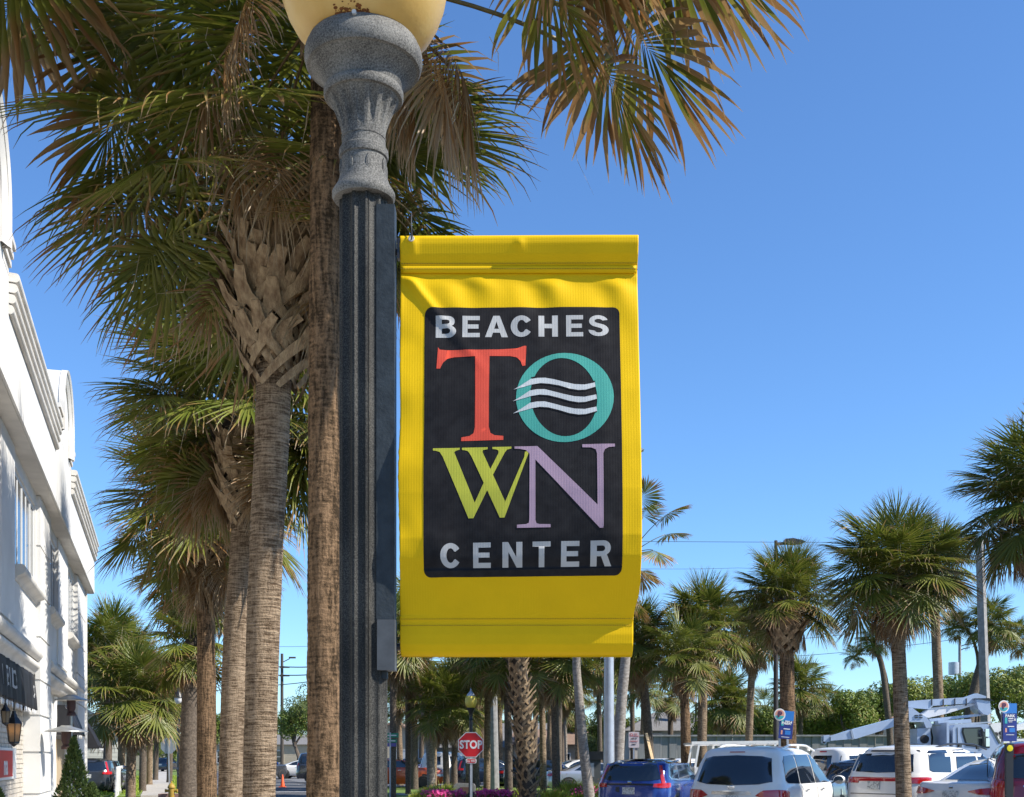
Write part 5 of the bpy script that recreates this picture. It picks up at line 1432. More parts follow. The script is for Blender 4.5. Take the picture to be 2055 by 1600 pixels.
def sedan(L, W, H):
    w = W / 2
    return [(.24, .10, L - .10, w * .92, .30), (.36, .0, L - .02, w * .98, .36), (.60, .0, L, w, .40), (.82, .04, L - .05, w * .99, .40), (.93, .07, L - .2, w * .965, .40), (.985, .10, L - .5, w * .94, .38), (1.01, .16, L - .75, w * .92, .36),
            (1.02, .74, L - 1.25, w * .90, .32), (1.12, 1.02, L - 1.45, w * .86, .30), (1.25, 1.34, L - 1.75, w * .80, .28), (H - .10, 1.62, L - 2.02, w * .74, .27), (H - .04, 1.82, L - 2.2, w * .66, .26), (H - .01, 2.05, L - 2.45, w * .5, .22), (H, 2.4, L - 2.7, w * .3, .15)]
ALT = dict(lv=sedan(4.9, 1.85, 1.44), bulge=.12,
           rear=[(-.62, 1.045, -.52, 1.32), (0, 1.045, 0, 1.36), (.62, 1.045, .52, 1.32)],
           side=[[(1.30, 1.06, 1.62, 1.25), (1.75, 1.045, 1.95, 1.35), (2.3, 1.045, 2.3, 1.37)], [(2.36, 1.045, 2.36, 1.37), (3.0, 1.045, 2.75, 1.33), (3.32, 1.05, 3.0, 1.22)]],
           lamp=[[(.34, .845, .36, .86), (.55, .80, .55, .90), (.80, .79, .80, .93), (1.02, .81, 1.04, .94), (1.28, .93, 1.28, .95)]],
           extra=[('boot_seam', [(-.5, .60, -.5, .61), (.5, .60, .5, .61)], 'dark_trim', 'R'), ('badge', [(-.04, .90, -.04, .935), (.04, .90, .04, .935)], 'chrome', 'R'), ('bumper', [(-.7, .28, -.7, .40), (.7, .28, .7, .40)], 'dark_trim', 'R')],
           plate=(0, .78), wheels=[1.02, 3.85], wr=.34, mirror=(3.3, 1.0, 'white_paint'), handles=[1.9, 2.7], handle_z=.9, seams=[2.33], seam_z=(.4, 1.0))
car('white low sedan with slim pointed tail lights between the white wagon and the wine-red car', 'car', (7.86, 21.5, .19), 50, ALT, M['white_paint'])
RED = dict(lv=suv(4.8, 1.93, 1.80, tail=.30, belt=1.12, cowl=1.4), bulge=.08,
           rear=[(-.74, 1.16, -.66, 1.56), (0, 1.12, 0, 1.62), (.74, 1.16, .66, 1.56)],
           side=[[(.52, 1.18, .60, 1.50), (.66, 1.15, .74, 1.60), (1.30, 1.14, 1.30, 1.62)], [(1.37, 1.14, 1.37, 1.62), (2.4, 1.14, 2.3, 1.62)]],
           lamp=[[(.72, .66, .70, 1.08), (.90, .66, .86, 1.12), (1.10, .70, 1.04, 1.12)]],
           extra=[('tailgate_chrome', [(-.45, 1.0, -.45, 1.03), (.45, 1.0, .45, 1.03)], 'chrome', 'R'), ('badge', [(-.30, 1.05, -.30, 1.12), (-.20, 1.05, -.20, 1.12)], 'chrome', 'R'), ('bumper', [(-.85, .35, -.85, .5), (.85, .35, .85, .5)], 'dark_trim', 'R')],
           plate=(0, .90), wheels=[1.0, 3.8], wr=.38, mirror=(3.3, 1.1, 'paint_wine'), handles=[1.6], seams=[1.33], seam_z=(.5, 1.1))
car('wine-red wagon cut by the right edge of the picture behind the yellow marker post', 'suv', (9.15, 20.3, .14), 18, RED, M['paint_wine'])
# midground
VAN = dict(lv=suv(5.4, 2.0, 1.95, tail=.16, belt=1.2, cowl=1.2), bulge=.06,
           rear=[(-.80, 1.25, -.74, 1.70), (.80, 1.25, .74, 1.70)],
           side=[[(.45, 1.25, .50, 1.70), (1.7, 1.25, 1.7, 1.72)], [(1.85, 1.25, 1.85, 1.72), (2.9, 1.25, 2.85, 1.72)], [(3.0, 1.25, 2.95, 1.72), (3.9, 1.25, 3.5, 1.66)]],
           lamp=[[(.78, .80, .78, 1.3), (.92, .80, .92, 1.3)]], extra=[('brake_light', [(-.15, 1.80, -.15, 1.84), (.15, 1.80, .15, 1.84)], 'lamp_red', 'R')], plate=(0, .8), wheels=[1.1, 4.3], wr=.38)
PASS = dict(CRV); PASS = {k: v for k, v in CRV.items() if k not in ('trim', 'extra')}
SED = {k: v for k, v in ALT.items() if k != 'extra'}
HATCHLAMP = [[(.60, .86, .62, .98), (.84, .84, .84, 1.02), (1.02, .86, 1.04, 1.0)]]
def sidecar(label, px, D, heading, spec, paint, cat='car', name='parked_car', zb=0.0, group='parked cars'):
    sp = dict(spec); sp['hlamp'] = [[(.52, .66, .52, .78), (.80, .66, .84, .80), (1.0, .70, 1.0, .78)]]
    sp['front'] = [(-.60, spec['lv'][7][0] + .06, -.52, spec['lv'][-1][0] - .18), (.60, spec['lv'][7][0] + .06, .52, spec['lv'][-1][0] - .18)]
    return car(label, cat, (gx(px, D), D, zb), heading, sp, paint, name, group)
sidecar('white van with square rear windows parked behind the large white wagon', 1640, 36.0, 62, VAN, M['white_paint'], 'van')
sidecar('dark wagon wedged between the white van and the white wagon with the light bar', 1690, 33.0, 50, PASS, M['paint_navy'], 'suv')
sidecar('white hatchback in the row behind the blue crossover', 1318, 42.0, 50, PASS, M['white_paint'], 'car')
sidecar('white pickup cab parked just left of the ladder rack truck', 1262, 50.0, 70, PASS, M['white_paint'], 'car')
sidecar('orange-red crossover beyond the lawn at left of the island', 716, 62.5, 97, PASS, M['paint_orange'], 'suv')
sidecar('dark pickup-like wagon behind the orange-red crossover', 790, 76, 80, PASS, M['paint_navy'], 'suv')
sidecar('black wagon with glassy side behind the stop sign', 905, 66, 70, PASS, M['paint_navy'], 'suv')
sidecar('white high-roofed wagon just left of the stop sign', 868, 66, 20, VAN, M['white_paint'], 'van')
sidecar('dark sedan with glass reflections right of the stop sign', 985, 64, 60, SED, M['paint_navy'], 'car')
sidecar('blue-grey car behind the spiky palm trunk', 1010, 62, 95, PASS, M['paint_navy'], 'suv')
sidecar('silver sedan on the right part of the lawn behind the yellow shrubs', 1092, 55, 85, SED, M['paint_silver'], 'car')
sidecar('white sedan above the silver sedan behind the lawn', 1085, 64, 72, SED, M['white_paint'], 'car', zb=.1)
sidecar('dark red car behind the bent pale palm', 1140, 76, 95, SED, M['paint_wine'], 'car')
sidecar('pale blue car at the foot of the galvanised light pole', 1190, 50, 60, SED, M['paint_silver'], 'car')
# street at left
sidecar('small white crossover crossing the street beyond the traffic cone', 548, 93, 88, SED, M['white_paint'], 'car', 'moving_car')
sidecar('dark pickup truck half hidden behind the orange-brown palm trunk', 598, 78, 95, VAN, M['paint_grey'], 'truck', 'pickup_truck')
sidecar('dark car with red tail light seen between two palm trunks', 478, 88, 30, PASS, M['paint_grey'], 'car')
sidecar('dark grey crossover with red tail light beside the white building', 176, 50, -8, PASS, M['paint_grey'], 'suv')
sidecar('distant dark car at the end of the sidewalk', 322, 130, 0, PASS, M['paint_navy'], 'suv')
# ------------------------------------------------------------------ broadleaf trees and hedge
M['crown'] = mat('broad_leaf', (1, 1, 1), .5, spec=.3, vcol=True, trans=.2)
def crown_mesh(seed, n=5200, leaf=.052, c1=(.055, .10, .015), c2=(.22, .27, .045), lobes=11):
    rnd = random.Random(seed); mb = MB()
    L_ = []
    for i in range(lobes):
        a = rnd.random() * 2 * PI; z = rnd.uniform(-.55, .75); rr = math.sqrt(max(0, 1 - z * z)) * rnd.uniform(.35, .68)
        L_.append((Vector((math.cos(a) * rr, math.sin(a) * rr, z * .62)), rnd.uniform(.30, .48), rnd.random()))
    for i in range(n):
        c, r, tn = L_[rnd.randrange(lobes)]
        d = Vector((rnd.gauss(0, 1), rnd.gauss(0, 1), rnd.gauss(0, 1))).normalized()
        if noise.noise(d * 2.5 + c * 5) < -.28: continue
        p = c + d * r * rnd.uniform(.72, 1.05) ** .6
        nn = (d + Vector((rnd.gauss(0, .5), rnd.gauss(0, .5), rnd.gauss(.3, .5)))).normalized()
        a = nn.orthogonal().normalized(); b = nn.cross(a); t = rnd.random() * PI
        a, b = a * math.cos(t) + b * math.sin(t), b * math.cos(t) - a * math.sin(t)
        s_ = leaf * rnd.uniform(.6, 1.4)
        g = mixc(c1, c2, tn * .5 + rnd.random() * .5)
        if rnd.random() < .03: g = (.26, .20, .06)
        mb.add([p - a * s_, p + b * s_ * .45 + nn * s_ * .12, p + a * s_, p - b * s_ * .45 + nn * s_ * .12], [(0, 1, 2, 3)], 0, g)
    return mb.mesh('crown', M['crown'], sharp=None, fix=False, smooth=False)
CR = [crown_mesh(1), crown_mesh(2), crown_mesh(3, c1=(.07, .12, .02), c2=(.28, .30, .05)), crown_mesh(4, leaf=.04, c1=(.05, .08, .02), c2=(.16, .19, .055))]
def tree(label, px, D, top_py, wpx, var, seed, group='broadleaf trees behind the parked cars', squash=None, lean=0):
    rnd = random.Random(seed); H = gz(top_py, D); x = gx(px, D); w = wpx / FOC * D / 2
    t = thing('broadleaf_tree', label, 'tree', (x, D, 0), rnd.random() * 6, group)
    hz = squash or min(H * .48, w * .85)
    zc = H - hz * .98
    def limb(p0, p1, r0, r1, nm='trunk'):
        mb = MB(); m = p0.lerp(p1, .5) + Vector((rnd.gauss(0, .1), rnd.gauss(0, .1), .05)) * (p1 - p0).length
        mb.tube([p0, m, p1], [r0, (r0 + r1) / 2, r1], 8); local(nm, mb, M['bark_c'], t)
    limb(Vector((0, 0, 0)), Vector((lean, 0, zc * .55)), .16 + H * .012, .13)
    for k in range(5):
        a = k * 1.3 + rnd.random(); limb(Vector((lean, 0, zc * .5)), Vector((lean + math.cos(a) * w * .55, math.sin(a) * w * .55, zc + rnd.uniform(-.2, .4) * hz)), .10, .03, 'limb')
    for k, (sx, oz) in enumerate(((1.0, 0), (.8, -.45))):
        o = local('crown', CR[(var + k) % 4] if k else CR[var], None, t); o.location = (lean, 0, zc + oz * hz); o.scale = (w * 1.12 * sx, w * 1.12 * sx, hz * 1.25); o.rotation_euler = (0, 0, k * 2.1)
        o['kind'] = 'stuff'
    return t
TR = [(1425, 72, 1425, 90, 1, 'dark rounded tree left of the parking sign'), (1478, 66, 1402, 100, 2, 'bright green tree right of the bushy palm'), (1530, 70, 1418, 90, 0, 'low spreading tree with bare limbs behind the first parking sign'),
      (1590, 76, 1410, 95, 2, 'light green tree behind the thick criss-crossed palm'), (1650, 68, 1418, 100, 0, 'dense shrub-like tree below the gabled house'), (1715, 66, 1385, 105, 1, 'tall dark green tree behind the boom tip'),
      (1765, 74, 1370, 100, 0, 'tree left of the large round palm trunk'), (1840, 70, 1360, 120, 2, 'broad tree above the utility truck boom'), (1910, 78, 1352, 110, 0, 'tree behind the truck cab'),
      (1965, 70, 1350, 100, 2, 'tree behind the grey utility pole'), (2025, 66, 1338, 110, 2, 'yellow-green tree above the second parking sign'), (2075, 72, 1335, 110, 1, 'tree at the right edge behind the wine-red wagon'),
      (1560, 90, 1420, 80, 3, 'olive tree far behind the tall street light'), (1370, 96, 1440, 60, 3, 'dark tree behind the pale house')]
for k, (px, D, ty, w, v, lb) in enumerate(TR): tree(lb, px, D, ty, w, v, 200 + k)
TL = [(590, 100, 1398, 90, 3, 'grey-green oak across the street behind the white crossover'), (640, 112, 1370, 90, 3, 'oak partly hidden by the orange-brown palm trunk'), (505, 120, 1440, 60, 0, 'tree seen between the two ringed palm trunks'),
      (430, 130, 1430, 70, 0, 'tree at the far end of the street'), (196, 62, 1445, 50, 2, 'light green tree beside the corner of the white building'), (232, 74, 1470, 50, 2, 'low green tree behind the picket fence'), (345, 140, 1475, 60, 0, 'round tree closing the end of the sidewalk'), (300, 110, 1470, 60, 2, 'green tree behind the thin sidewalk palms')]
for k, (px, D, ty, w, v, lb) in enumerate(TL): tree(lb, px, D, ty, w, v, 240 + k, 'broadleaf trees along the street')
TC = [(1150, 92, 1430, 70, 2, 'yellow-green tree behind the bent pale palm'), (1105, 100, 1428, 60, 0, 'green tree between the slim palms on the lawn'), (1210, 84, 1432, 80, 1, 'dark green tree left of the galvanised pole'), (1260, 80, 1440, 70, 2, 'green tree behind the no parking sign'),
      (1195, 76, 1475, 70, 3, 'dark hedge-like tree behind the black-capped pillar'), (880, 120, 1455, 60, 2, 'light tree right of the beige house'), (930, 125, 1450, 60, 0, 'tree behind the yellow lamp'), (1010, 125, 1445, 60, 1, 'tree behind the grey-roofed house'), (810, 125, 1445, 60, 3, 'tree behind the beige house'), (760, 120, 1440, 60, 0, 'tree behind the lamp post shaft')]
for k, (px, D, ty, w, v, lb) in enumerate(TC): tree(lb, px, D, ty, w, v, 270 + k, 'broadleaf trees behind the lawn')
# far wood line that closes the view
def woodline(x0, x1, D, h0, h1, seed):
    rnd = random.Random(seed); mb = MB(); x = x0
    while x < x1:
        h = rnd.uniform(h0, h1); r = rnd.uniform(3.5, 6)
        me = CR[rnd.randrange(4)]
        cols = me.color_attributes['Col'].data
        vs = [(v.co.x * r + x, v.co.y * r + D + 0, v.co.z * r * .8 + h - r * .75) for v in me.vertices]
        mb.add(vs, [tuple(p.vertices) for p in me.polygons if p.index % 2 == 0], 0, [tuple(c.color[:3]) for c in cols])
        vs2 = [(a + rnd.uniform(-1, 1), b, c - r * .7) for a, b, c in vs]
        mb.add(vs2, [tuple(p.vertices) for p in me.polygons if p.index % 2], 0, [tuple(c.color[:3]) for c in cols])
        x += r * 1.0
    return mb
tag(woodline(-75, 95, 175, 4.5, 8.5, 5).build('far_wood', M['crown'], sharp=None, fix=False, smooth=False), 'far band of green trees closing the view behind the houses', 'trees', kind='stuff')

# ------------------------------------------------------------------ houses
M['beige'] = mat('beige_siding', (.44, .38, .28), .8, noise_s=2, noise_a=.1); M['taupe'] = mat('taupe_wall', (.34, .29, .23), .85, noise_s=2, noise_a=.15)
M['palewall'] = mat('pale_grey_wall', (.50, .50, .46), .8, noise_s=2, noise_a=.1); M['roof_grey'] = mat('grey_shingle', (.20, .19, .18), .9, noise_s=9, noise_a=.3)
M['roof_brown'] = mat('brown_shingle', (.26, .17, .12), .9, noise_s=9, noise_a=.3); M['door_p'] = mat('pale_door', (.40, .42, .44), .7); M['dkgrey'] = mat('dark_grey_wall', (.07, .08, .09), .8)
def house(label, px, D, w, d, h, rh, wallm, roofm, rz=0.0, axis='x', wins=(), zb=0.0, over=.4, siding=True):
    t = thing('house', label, 'house', (gx(px, D), D, zb), R(rz), 'houses behind the parked cars')
    mb = MB(); mb.box((0, 0, h / 2), (w, d, h)); wl = local('wall', mb, wallm, t, smooth=False)
    if siding:
        mb = MB(); z = .3
        while z < h - .1:
            mb.box((0, -d / 2 - .012, z), (w, .03, .19)); mb.box((-w / 2 - .012, 0, z), (.03, d, .19)); mb.box((w / 2 + .012, 0, z), (.03, d, .19)); z += .21
        o = local('siding', mb, wallm, t, smooth=False); o['kind'] = 'stuff'
    mb = MB(); W2_, D2 = w / 2 + over, d / 2 + over
    if axis == 'x':      # ridge along x: slope faces the viewer
        vs = [(-W2_, -D2, h), (W2_, -D2, h), (W2_, D2, h), (-W2_, D2, h), (-W2_ + (over if rh > 0 else 0), 0, h + abs(rh)), (W2_ - over, 0, h + abs(rh))]
        fs = [(0, 1, 5, 4), (2, 3, 4, 5), (1, 2, 5), (3, 0, 4), (3, 2, 1, 0)]
        if rh < 0: vs[4] = (-W2_ * .35, 0, h + abs(rh)); vs[5] = (W2_ * .35, 0, h + abs(rh))
        mb.add(vs, fs); local('roof', mb, roofm, t, smooth=False)
    else:                # gable faces the viewer
        th = .16
        for sg in (-1, 1):
            m2 = MB(); m2.add([(0, -D2, h + rh), (sg * W2_, -D2, h - .1), (sg * W2_, D2, h - .1), (0, D2, h + rh), (0, -D2, h + rh - th), (sg * W2_, -D2, h - .1 - th), (sg * W2_, D2, h - .1 - th), (0, D2, h + rh - th)],
                              [(0, 1, 2, 3), (7, 6, 5, 4), (0, 4, 5, 1), (3, 2, 6, 7), (1, 5, 6, 2)])
            local('roof_slope', m2, roofm, t, smooth=False)
        mb.add([(-w / 2, -d / 2 + .01, h), (w / 2, -d / 2 + .01, h), (0, -d / 2 + .01, h + rh * .9), (-w / 2, d / 2 - .01, h), (w / 2, d / 2 - .01, h), (0, d / 2 - .01, h + rh * .9)], [(0, 1, 2), (5, 4, 3), (0, 2, 5, 3), (1, 4, 5, 2)])
        local('gable', mb, wallm, t, smooth=False)
    for (x, z, ww, hh, kind) in wins:
        mb = MB(); mb.box((x, -d / 2 - .05, z), (ww, .06, hh))
        wn_ = local('window' if kind == 'w' else 'door', mb, M['glass_dark'] if kind == 'w' else M['door_p'], t, smooth=False)
        mb = MB()
        for a in (-1, 1): mb.box((x + a * (ww / 2 + .04), -d / 2 - .07, z), (.08, .08, hh + .16)); mb.box((x, -d / 2 - .072, z + a * (hh / 2 + .04)), (ww, .08, .08))
        if kind == 'w': mb.box((x, -d / 2 - .09, z), (.05, .04, hh)); mb.box((x, -d / 2 - .094, z), (ww, .04, .05))
        local('frame', mb, M['stucco'], wn_, smooth=False)
    return t
house('beige sided house with brown garage door and blue reflecting window behind the orange-red crossover', 800, 100, 6.2, 8, 2.9, 1.7, M['beige'], M['roof_brown'], 0, 'y', [(1.4, 1.2, 2.6, 2.0, 'd')])
house('taller beige sided wing with an upper window and a small arched niche', 850, 101, 4.4, 8, 3.9, .5, M['beige'], M['roof_grey'], 0, 'y', [(.35, 3.1, 1.0, 1.1, 'w'), (-1.2, 3.1, .5, 1.2, 'w'), (-1.2, 1.4, .7, 1.6, 'd')])
house('taupe house with a long sloping grey roof behind the concrete pole', 1010, 96, 9, 8, 2.4, 2.0, M['taupe'], M['roof_grey'], 0, 'x', [(-2.5, 1.3, 1.2, 1.1, 'w'), (2.2, 1.3, 1.4, 1.0, 'w')])
house('low taupe house behind the slim palms right of the spiky trunk', 1110, 92, 6, 7, 2.6, 1.2, M['taupe'], M['roof_brown'], 0, 'x', [(0.5, 1.4, 1.2, 1.0, 'w')])
house('pale grey house with shallow grey hip roof behind the wooden plank', 1352, 80, 6.6, 7, 3.35, -1.3, M['palewall'], M['roof_grey'], 0, 'x', [(-1.7, 2.45, .75, 1.3, 'w'), (1.35, 1.9, 1.9, 2.6, 'd')], siding=False)
house('dark gabled house with pale bargeboards rising over the trees', 1660, 95, 4.2, 8, 4.6, 1.2, M['dkgrey'], M['palewall'], 0, 'y')
house('brown-roofed house right behind the dark gable', 1700, 104, 9, 8, 4.4, 1.6, M['beige'], M['roof_brown'], 0, 'x')
house('white gabled house just past the white building', 176, 64, 3.4, 9, 3.1, 1.1, M['palewall'], M['stucco'], 16, 'y')
house('long low pale building far down the street', 470, 150, 26, 9, 3.2, 1.3, M['beige'], M['roof_grey'], 0, 'x', [(-6, 1.7, 2, 1.4, 'w'), (0, 1.7, 2, 1.4, 'w'), (6, 1.7, 2, 1.4, 'w')])
# board fence behind the parked cars, every board a part
M['fence_grey'] = mat('weathered_fence', (.27, .27, .27), .9, noise_s=5, noise_a=.3, stretch=(1, 1, .2))
fn = thing('fence', 'long weathered grey board fence behind the parked cars', 'fence', (gx(1560, 58), 58, 0))
bd = MB(); bd.box((0, 0, 1.35), (.36, .035, 2.62)); bd_me = bd.mesh('board', M['fence_grey'], smooth=False)
for i in range(46):
    o = bpy.data.objects.new('board', bd_me); COL.objects.link(o); o.parent = fn; o.location = (-6.6 + i * .385, (i % 2) * .025, (i * 37 % 5) * .008)
mb = MB(); mb.box((2.2, -.06, 2.70), (17.8, .14, .08)); local('cap_rail', mb, M['fence_grey'], fn, smooth=False)
# white picket fence
pf = thing('fence', 'white picket fence beside the sidewalk beyond the building', 'fence', tuple(W3(49, -1.75)))
for i in range(60):
    u = 49 + i * .22
    mb = MB(); c = W3(u, -1.75, .07); w = .05
    mb.prism([(-w * 1.6, 0), (w * 1.6, 0), (w * 1.6, 1.12), (0, 1.2), (-w * 1.6, 1.12)], c, UV, ZV, -VV, .02)
    mb.build('picket', M['stucco'], pf, smooth=False)
for z in (.35, .9):
    mb = MB(); mb.bar(W3(49, -1.79, z), W3(62, -1.79, z), .04, .08); mb.build('rail', M['stucco'], pf, smooth=False)

# ------------------------------------------------------------------ signs
M['stop_red'] = mat('stop_red', (.50, .006, .012), .45); M['alu'] = mat('sign_aluminium', (.36, .39, .43), .45, metal=.5, noise_s=4, noise_a=.1)
def octo(r): return [(r * math.cos(R(22.5 + 45 * i)) / math.cos(R(22.5)), r * math.sin(R(22.5 + 45 * i)) / math.cos(R(22.5))) for i in range(8)]
XV = Vector((1, 0, 0)); YV = Vector((0, 1, 0))
D = 36.0; sx_, sz_ = gx(945, D), gz(1495, D)
st = thing('stop_sign', 'red octagonal STOP sign with a small plate below, in front of the lawn', 'stop sign', (sx_, D, 0))
mb = MB(); mb.prism(octo(.38), (sx_, D - .03, sz_), XV, ZV, YV, .004); mb.build('white_border', M['sign_white'], st, smooth=False)
mb = MB(); mb.prism(octo(.355), (sx_, D - .034, sz_), XV, ZV, YV, .003); mb.build('red_panel', M['stop_red'], st, smooth=False)
lettering('lettering', 'STOP', .34, (sx_, D - .037, sz_ - .005), XV, ZV, M['sign_white'], st, bold=.012, sx=.82, spacing=1.02)
mb = MB(); mb.prism(rrect(-.165, -.075, .165, .075, .06), (sx_ + .01, D - .03, sz_ - .485), XV, ZV, YV, .004); mb.build('plate_border', M['sign_white'], st, smooth=False)
mb = MB(); mb.prism(rrect(-.145, -.058, .145, .058, .05), (sx_ + .01, D - .034, sz_ - .485), XV, ZV, YV, .003); mb.build('plate', M['stop_red'], st, smooth=False)
lettering('lettering', 'ALL WAY', .095, (sx_ + .01, D - .037, sz_ - .487), XV, ZV, M['sign_white'], st, bold=.002, sx=.75)
mb = MB(); mb.bar((sx_ + .01, D, 0), (sx_ + .01, D, sz_ + .36), .07, .035, up=(0, 1, 0)); mb.build('sign_post', M['galv'], st, smooth=False)
mb = MB(); mb.bar((sx_ - .045, D + .02, 0), (sx_ - .045, D + .02, sz_ - .55), .05, .03, up=(0, 1, 0)); mb.build('post_sleeve', M['black_metal'], st, smooth=False)
D = 59.0; x, z = gx(338, D), gz(1497, D)
st = thing('stop_sign', 'grey unpainted back of a stop sign on a thin post beside the sidewalk', 'stop sign', (x, D, 0))
mb = MB(); mb.prism(octo(.38), (x, D + .03, z), XV, ZV, YV, .004); mb.build('panel', M['alu'], st, smooth=False)
mb = MB(); mb.bar((x + .06, D, 0), (x - .01, D, z + .36), .06, .035, up=(0, 1, 0)); mb.build('sign_post', M['galv'], st, smooth=False)
# no parking sign
M['p_pink'] = mat('faded_pink_print', (.42, .13, .13), .6); M['sign_faded'] = mat('faded_sign_white', (.55, .47, .46), .6, noise_s=6, noise_a=.1)
D = 34.0; x, z = gx(1272, D), gz(1485, D)
np_ = thing('parking_sign', 'faded white and red no-parking regulation sign beside the galvanised light pole', 'sign', (x, D, 0))
mb = MB(); mb.prism(rrect(-.15, -.225, .15, .225, .03), (x, D - .03, z), XV, ZV, YV, .004); mb.build('panel', M['sign_faded'], np_, smooth=False)
mb = MB(); mb.bar((x, D, 0), (x, D, z + .2), .045, .03, up=(0, 1, 0)); mb.build('sign_post', M['galv'], np_, smooth=False)
mb = MB(); mb.prism([(.05 * math.cos(a), .05 * math.sin(a)) for a in [i * PI / 8 for i in range(16)]], (x - .075, D - .034, z + .14), XV, ZV, YV, .003); mb.build('red_disc', M['p_pink'], np_, smooth=False)
lettering('lettering', 'P', .07, (x - .075, D - .037, z + .14), XV, ZV, M['sign_faded'], np_, bold=.003)
for tx, sz, dx, dz, mk in (('NO', .06, .055, .16, 'p_pink'), ('PARKING', .045, .055, .105, 'p_pink'), ('CAR OR', .05, 0, .035, 'dark_trim'), ('PARKING', .055, 0, -.045, 'p_pink'), ('ONLY', .055, 0, -.13, 'dark_trim')):
    lettering('lettering', tx, sz, (x + dx, D - .037, z + dz), XV, ZV, M[mk], np_, bold=.002, sx=.9)
# blue pay-parking signs
M['s_blue'] = mat('sign_blue', (.02, .16, .48), .45); M['s_navy'] = mat('sign_navy', (.012, .03, .20), .45, noise_s=8, noise_a=.2); M['s_pink'] = mat('sign_peach', (.60, .27, .20), .45); M['s_green'] = mat('sign_teal', (.03, .34, .36), .5); M['s_plum'] = mat('sign_plum', (.08, .02, .06), .5)
def psign(label, px, py0, py1, cx, cy, D, w, tilt, rz, seed):
    s = D / FOC; x = gx(px, D); z0, z1 = gz(py1, D), gz(py0, D); h = z1 - z0
    t = thing('pay_parking_sign', label, 'sign', (x, D, 0))
    Mt = Matrix.Rotation(R(rz), 3, 'Z') @ Matrix.Rotation(R(tilt), 3, 'Y'); A = Mt @ XV; B = Mt @ ZV; N_ = Mt @ YV
    O = Vector((x, D - .05, z0 + h / 2))
    mb = MB(); mb.prism([(-w / 2, -h / 2), (w / 2, -h / 2), (w / 2, h / 2 - .22), (-w / 2, h / 2 - .22)], O, A, B, N_, .006); mb.build('navy_panel', M['s_navy'], t, smooth=False)
    mb = MB(); mb.prism([(-w / 2, h / 2 - .215), (w / 2, h / 2 - .215), (w / 2, h / 2), (-w / 2, h / 2)], O, A, B, N_, .006); mb.build('blue_panel', M['s_blue'], t, smooth=False)
    C0 = Vector((gx(cx, D), D - .07, gz(cy, D))); r = 11.5 * s
    mb = MB(); mb.prism([(r * math.cos(a), r * 1.06 * math.sin(a)) for a in [i * PI / 12 for i in range(24)]], C0, A, B, N_, .008); mb.build('round_badge', M['sign_white'], t, smooth=False)
    mb = MB(); mb.prism([(r * .80 * math.cos(a), r * .85 * math.sin(a)) for a in [i * PI / 12 for i in range(24)]], C0 - N_ * .004, A, B, N_, .003); mb.build('badge_disc', M['s_pink'], t, smooth=False)
    mb = MB(); mb.prism([(r * .78 * math.cos(a), r * .83 * math.sin(a)) for a in [PI + .25 + i * (PI - .5) / 12 for i in range(13)]], C0 - N_ * .006, A, B, N_, .002); mb.build('badge_wave', M['s_green'], t, smooth=False)
    lettering('lettering', 'P', r * 1.35, C0 - N_ * .011, A, B, M['s_plum'], t, bold=.010)
    O2 = O - N_ * .004
    lettering('lettering', 'PARK', w * .26, O2 + B * (h / 2 - .275), A, B, M['sign_white'], t, bold=.003, sx=1.1)
    rnd = random.Random(seed)
    for a, b, ww, hh, mk in ((-.10, .04, .06, .13, 's_green'), (.02, .08, .12, .02, 'sign_white'), (.02, .04, .13, .012, 'sign_white'), (.01, .01, .09, .012, 'sign_white'), (.02, -.09, .16, .02, 'sign_white'), (-.10, -.17, .04, .09, 's_pink'), (.05, -.17, .14, .09, 's_blue'), (0, -.27, .2, .012, 'sign_white'), (.12, .06, .03, .05, 'sign_white')):
        mb = MB(); k = w / .34; mb.prism([((a - ww / 2) * k, b - hh / 2), ((a + ww / 2) * k, b - hh / 2), ((a + ww / 2) * k, b + hh / 2), ((a - ww / 2) * k, b + hh / 2)], O2, A, B, N_, .002)
        mb.build('print_block', M[mk], t, smooth=False)
    for dx in (-.15, .05):
        mb = MB(); mb.bar((x + dx * w / .34, D + .02, 0), (x + dx * w / .34, D + .02, z1 - .06), .045, .03, up=(0, 1, 0)); mb.build('sign_post', M['galv'], t, smooth=False)
psign('blue pay-parking sign with round P badge in front of the criss-crossed palm', 1577, 1427, 1483, 1563.5, 1434.5, 26.3, .30, 5, 0, 1)
psign('blue pay-parking sign with round P badge at the right edge above the marker post', 2025, 1412, 1488, 2012, 1418, 26.0, .32, 0, 8, 2)
# yellow marker post
M['yellow'] = mat('reflector_yellow', (.80, .66, .01), .35)
D = 17.0; x = gx(2025, D)
t = thing('marker_post', 'black marker post with a round yellow reflector in front of the wine-red wagon', 'post', (x, D, 0))
mb = MB(); mb.box((x, D, (gz(1511, D)) / 2), (.10, .06, gz(1511, D))); mb.build('post', M['black_plastic'], t, smooth=False)
mb = MB(); mb.box((x, D, gz(1502, D)), (.115, .05, .13)); mb.build('head', M['black_plastic'], t, smooth=False)
mb = MB(); mb.lathe([(0, -.008), (.042, -.006), (.045, 0), (.042, .006)], (x, D - .03, gz(1502, D)), 20, axis='Y'); mb.build('reflector', M['yellow'], t)
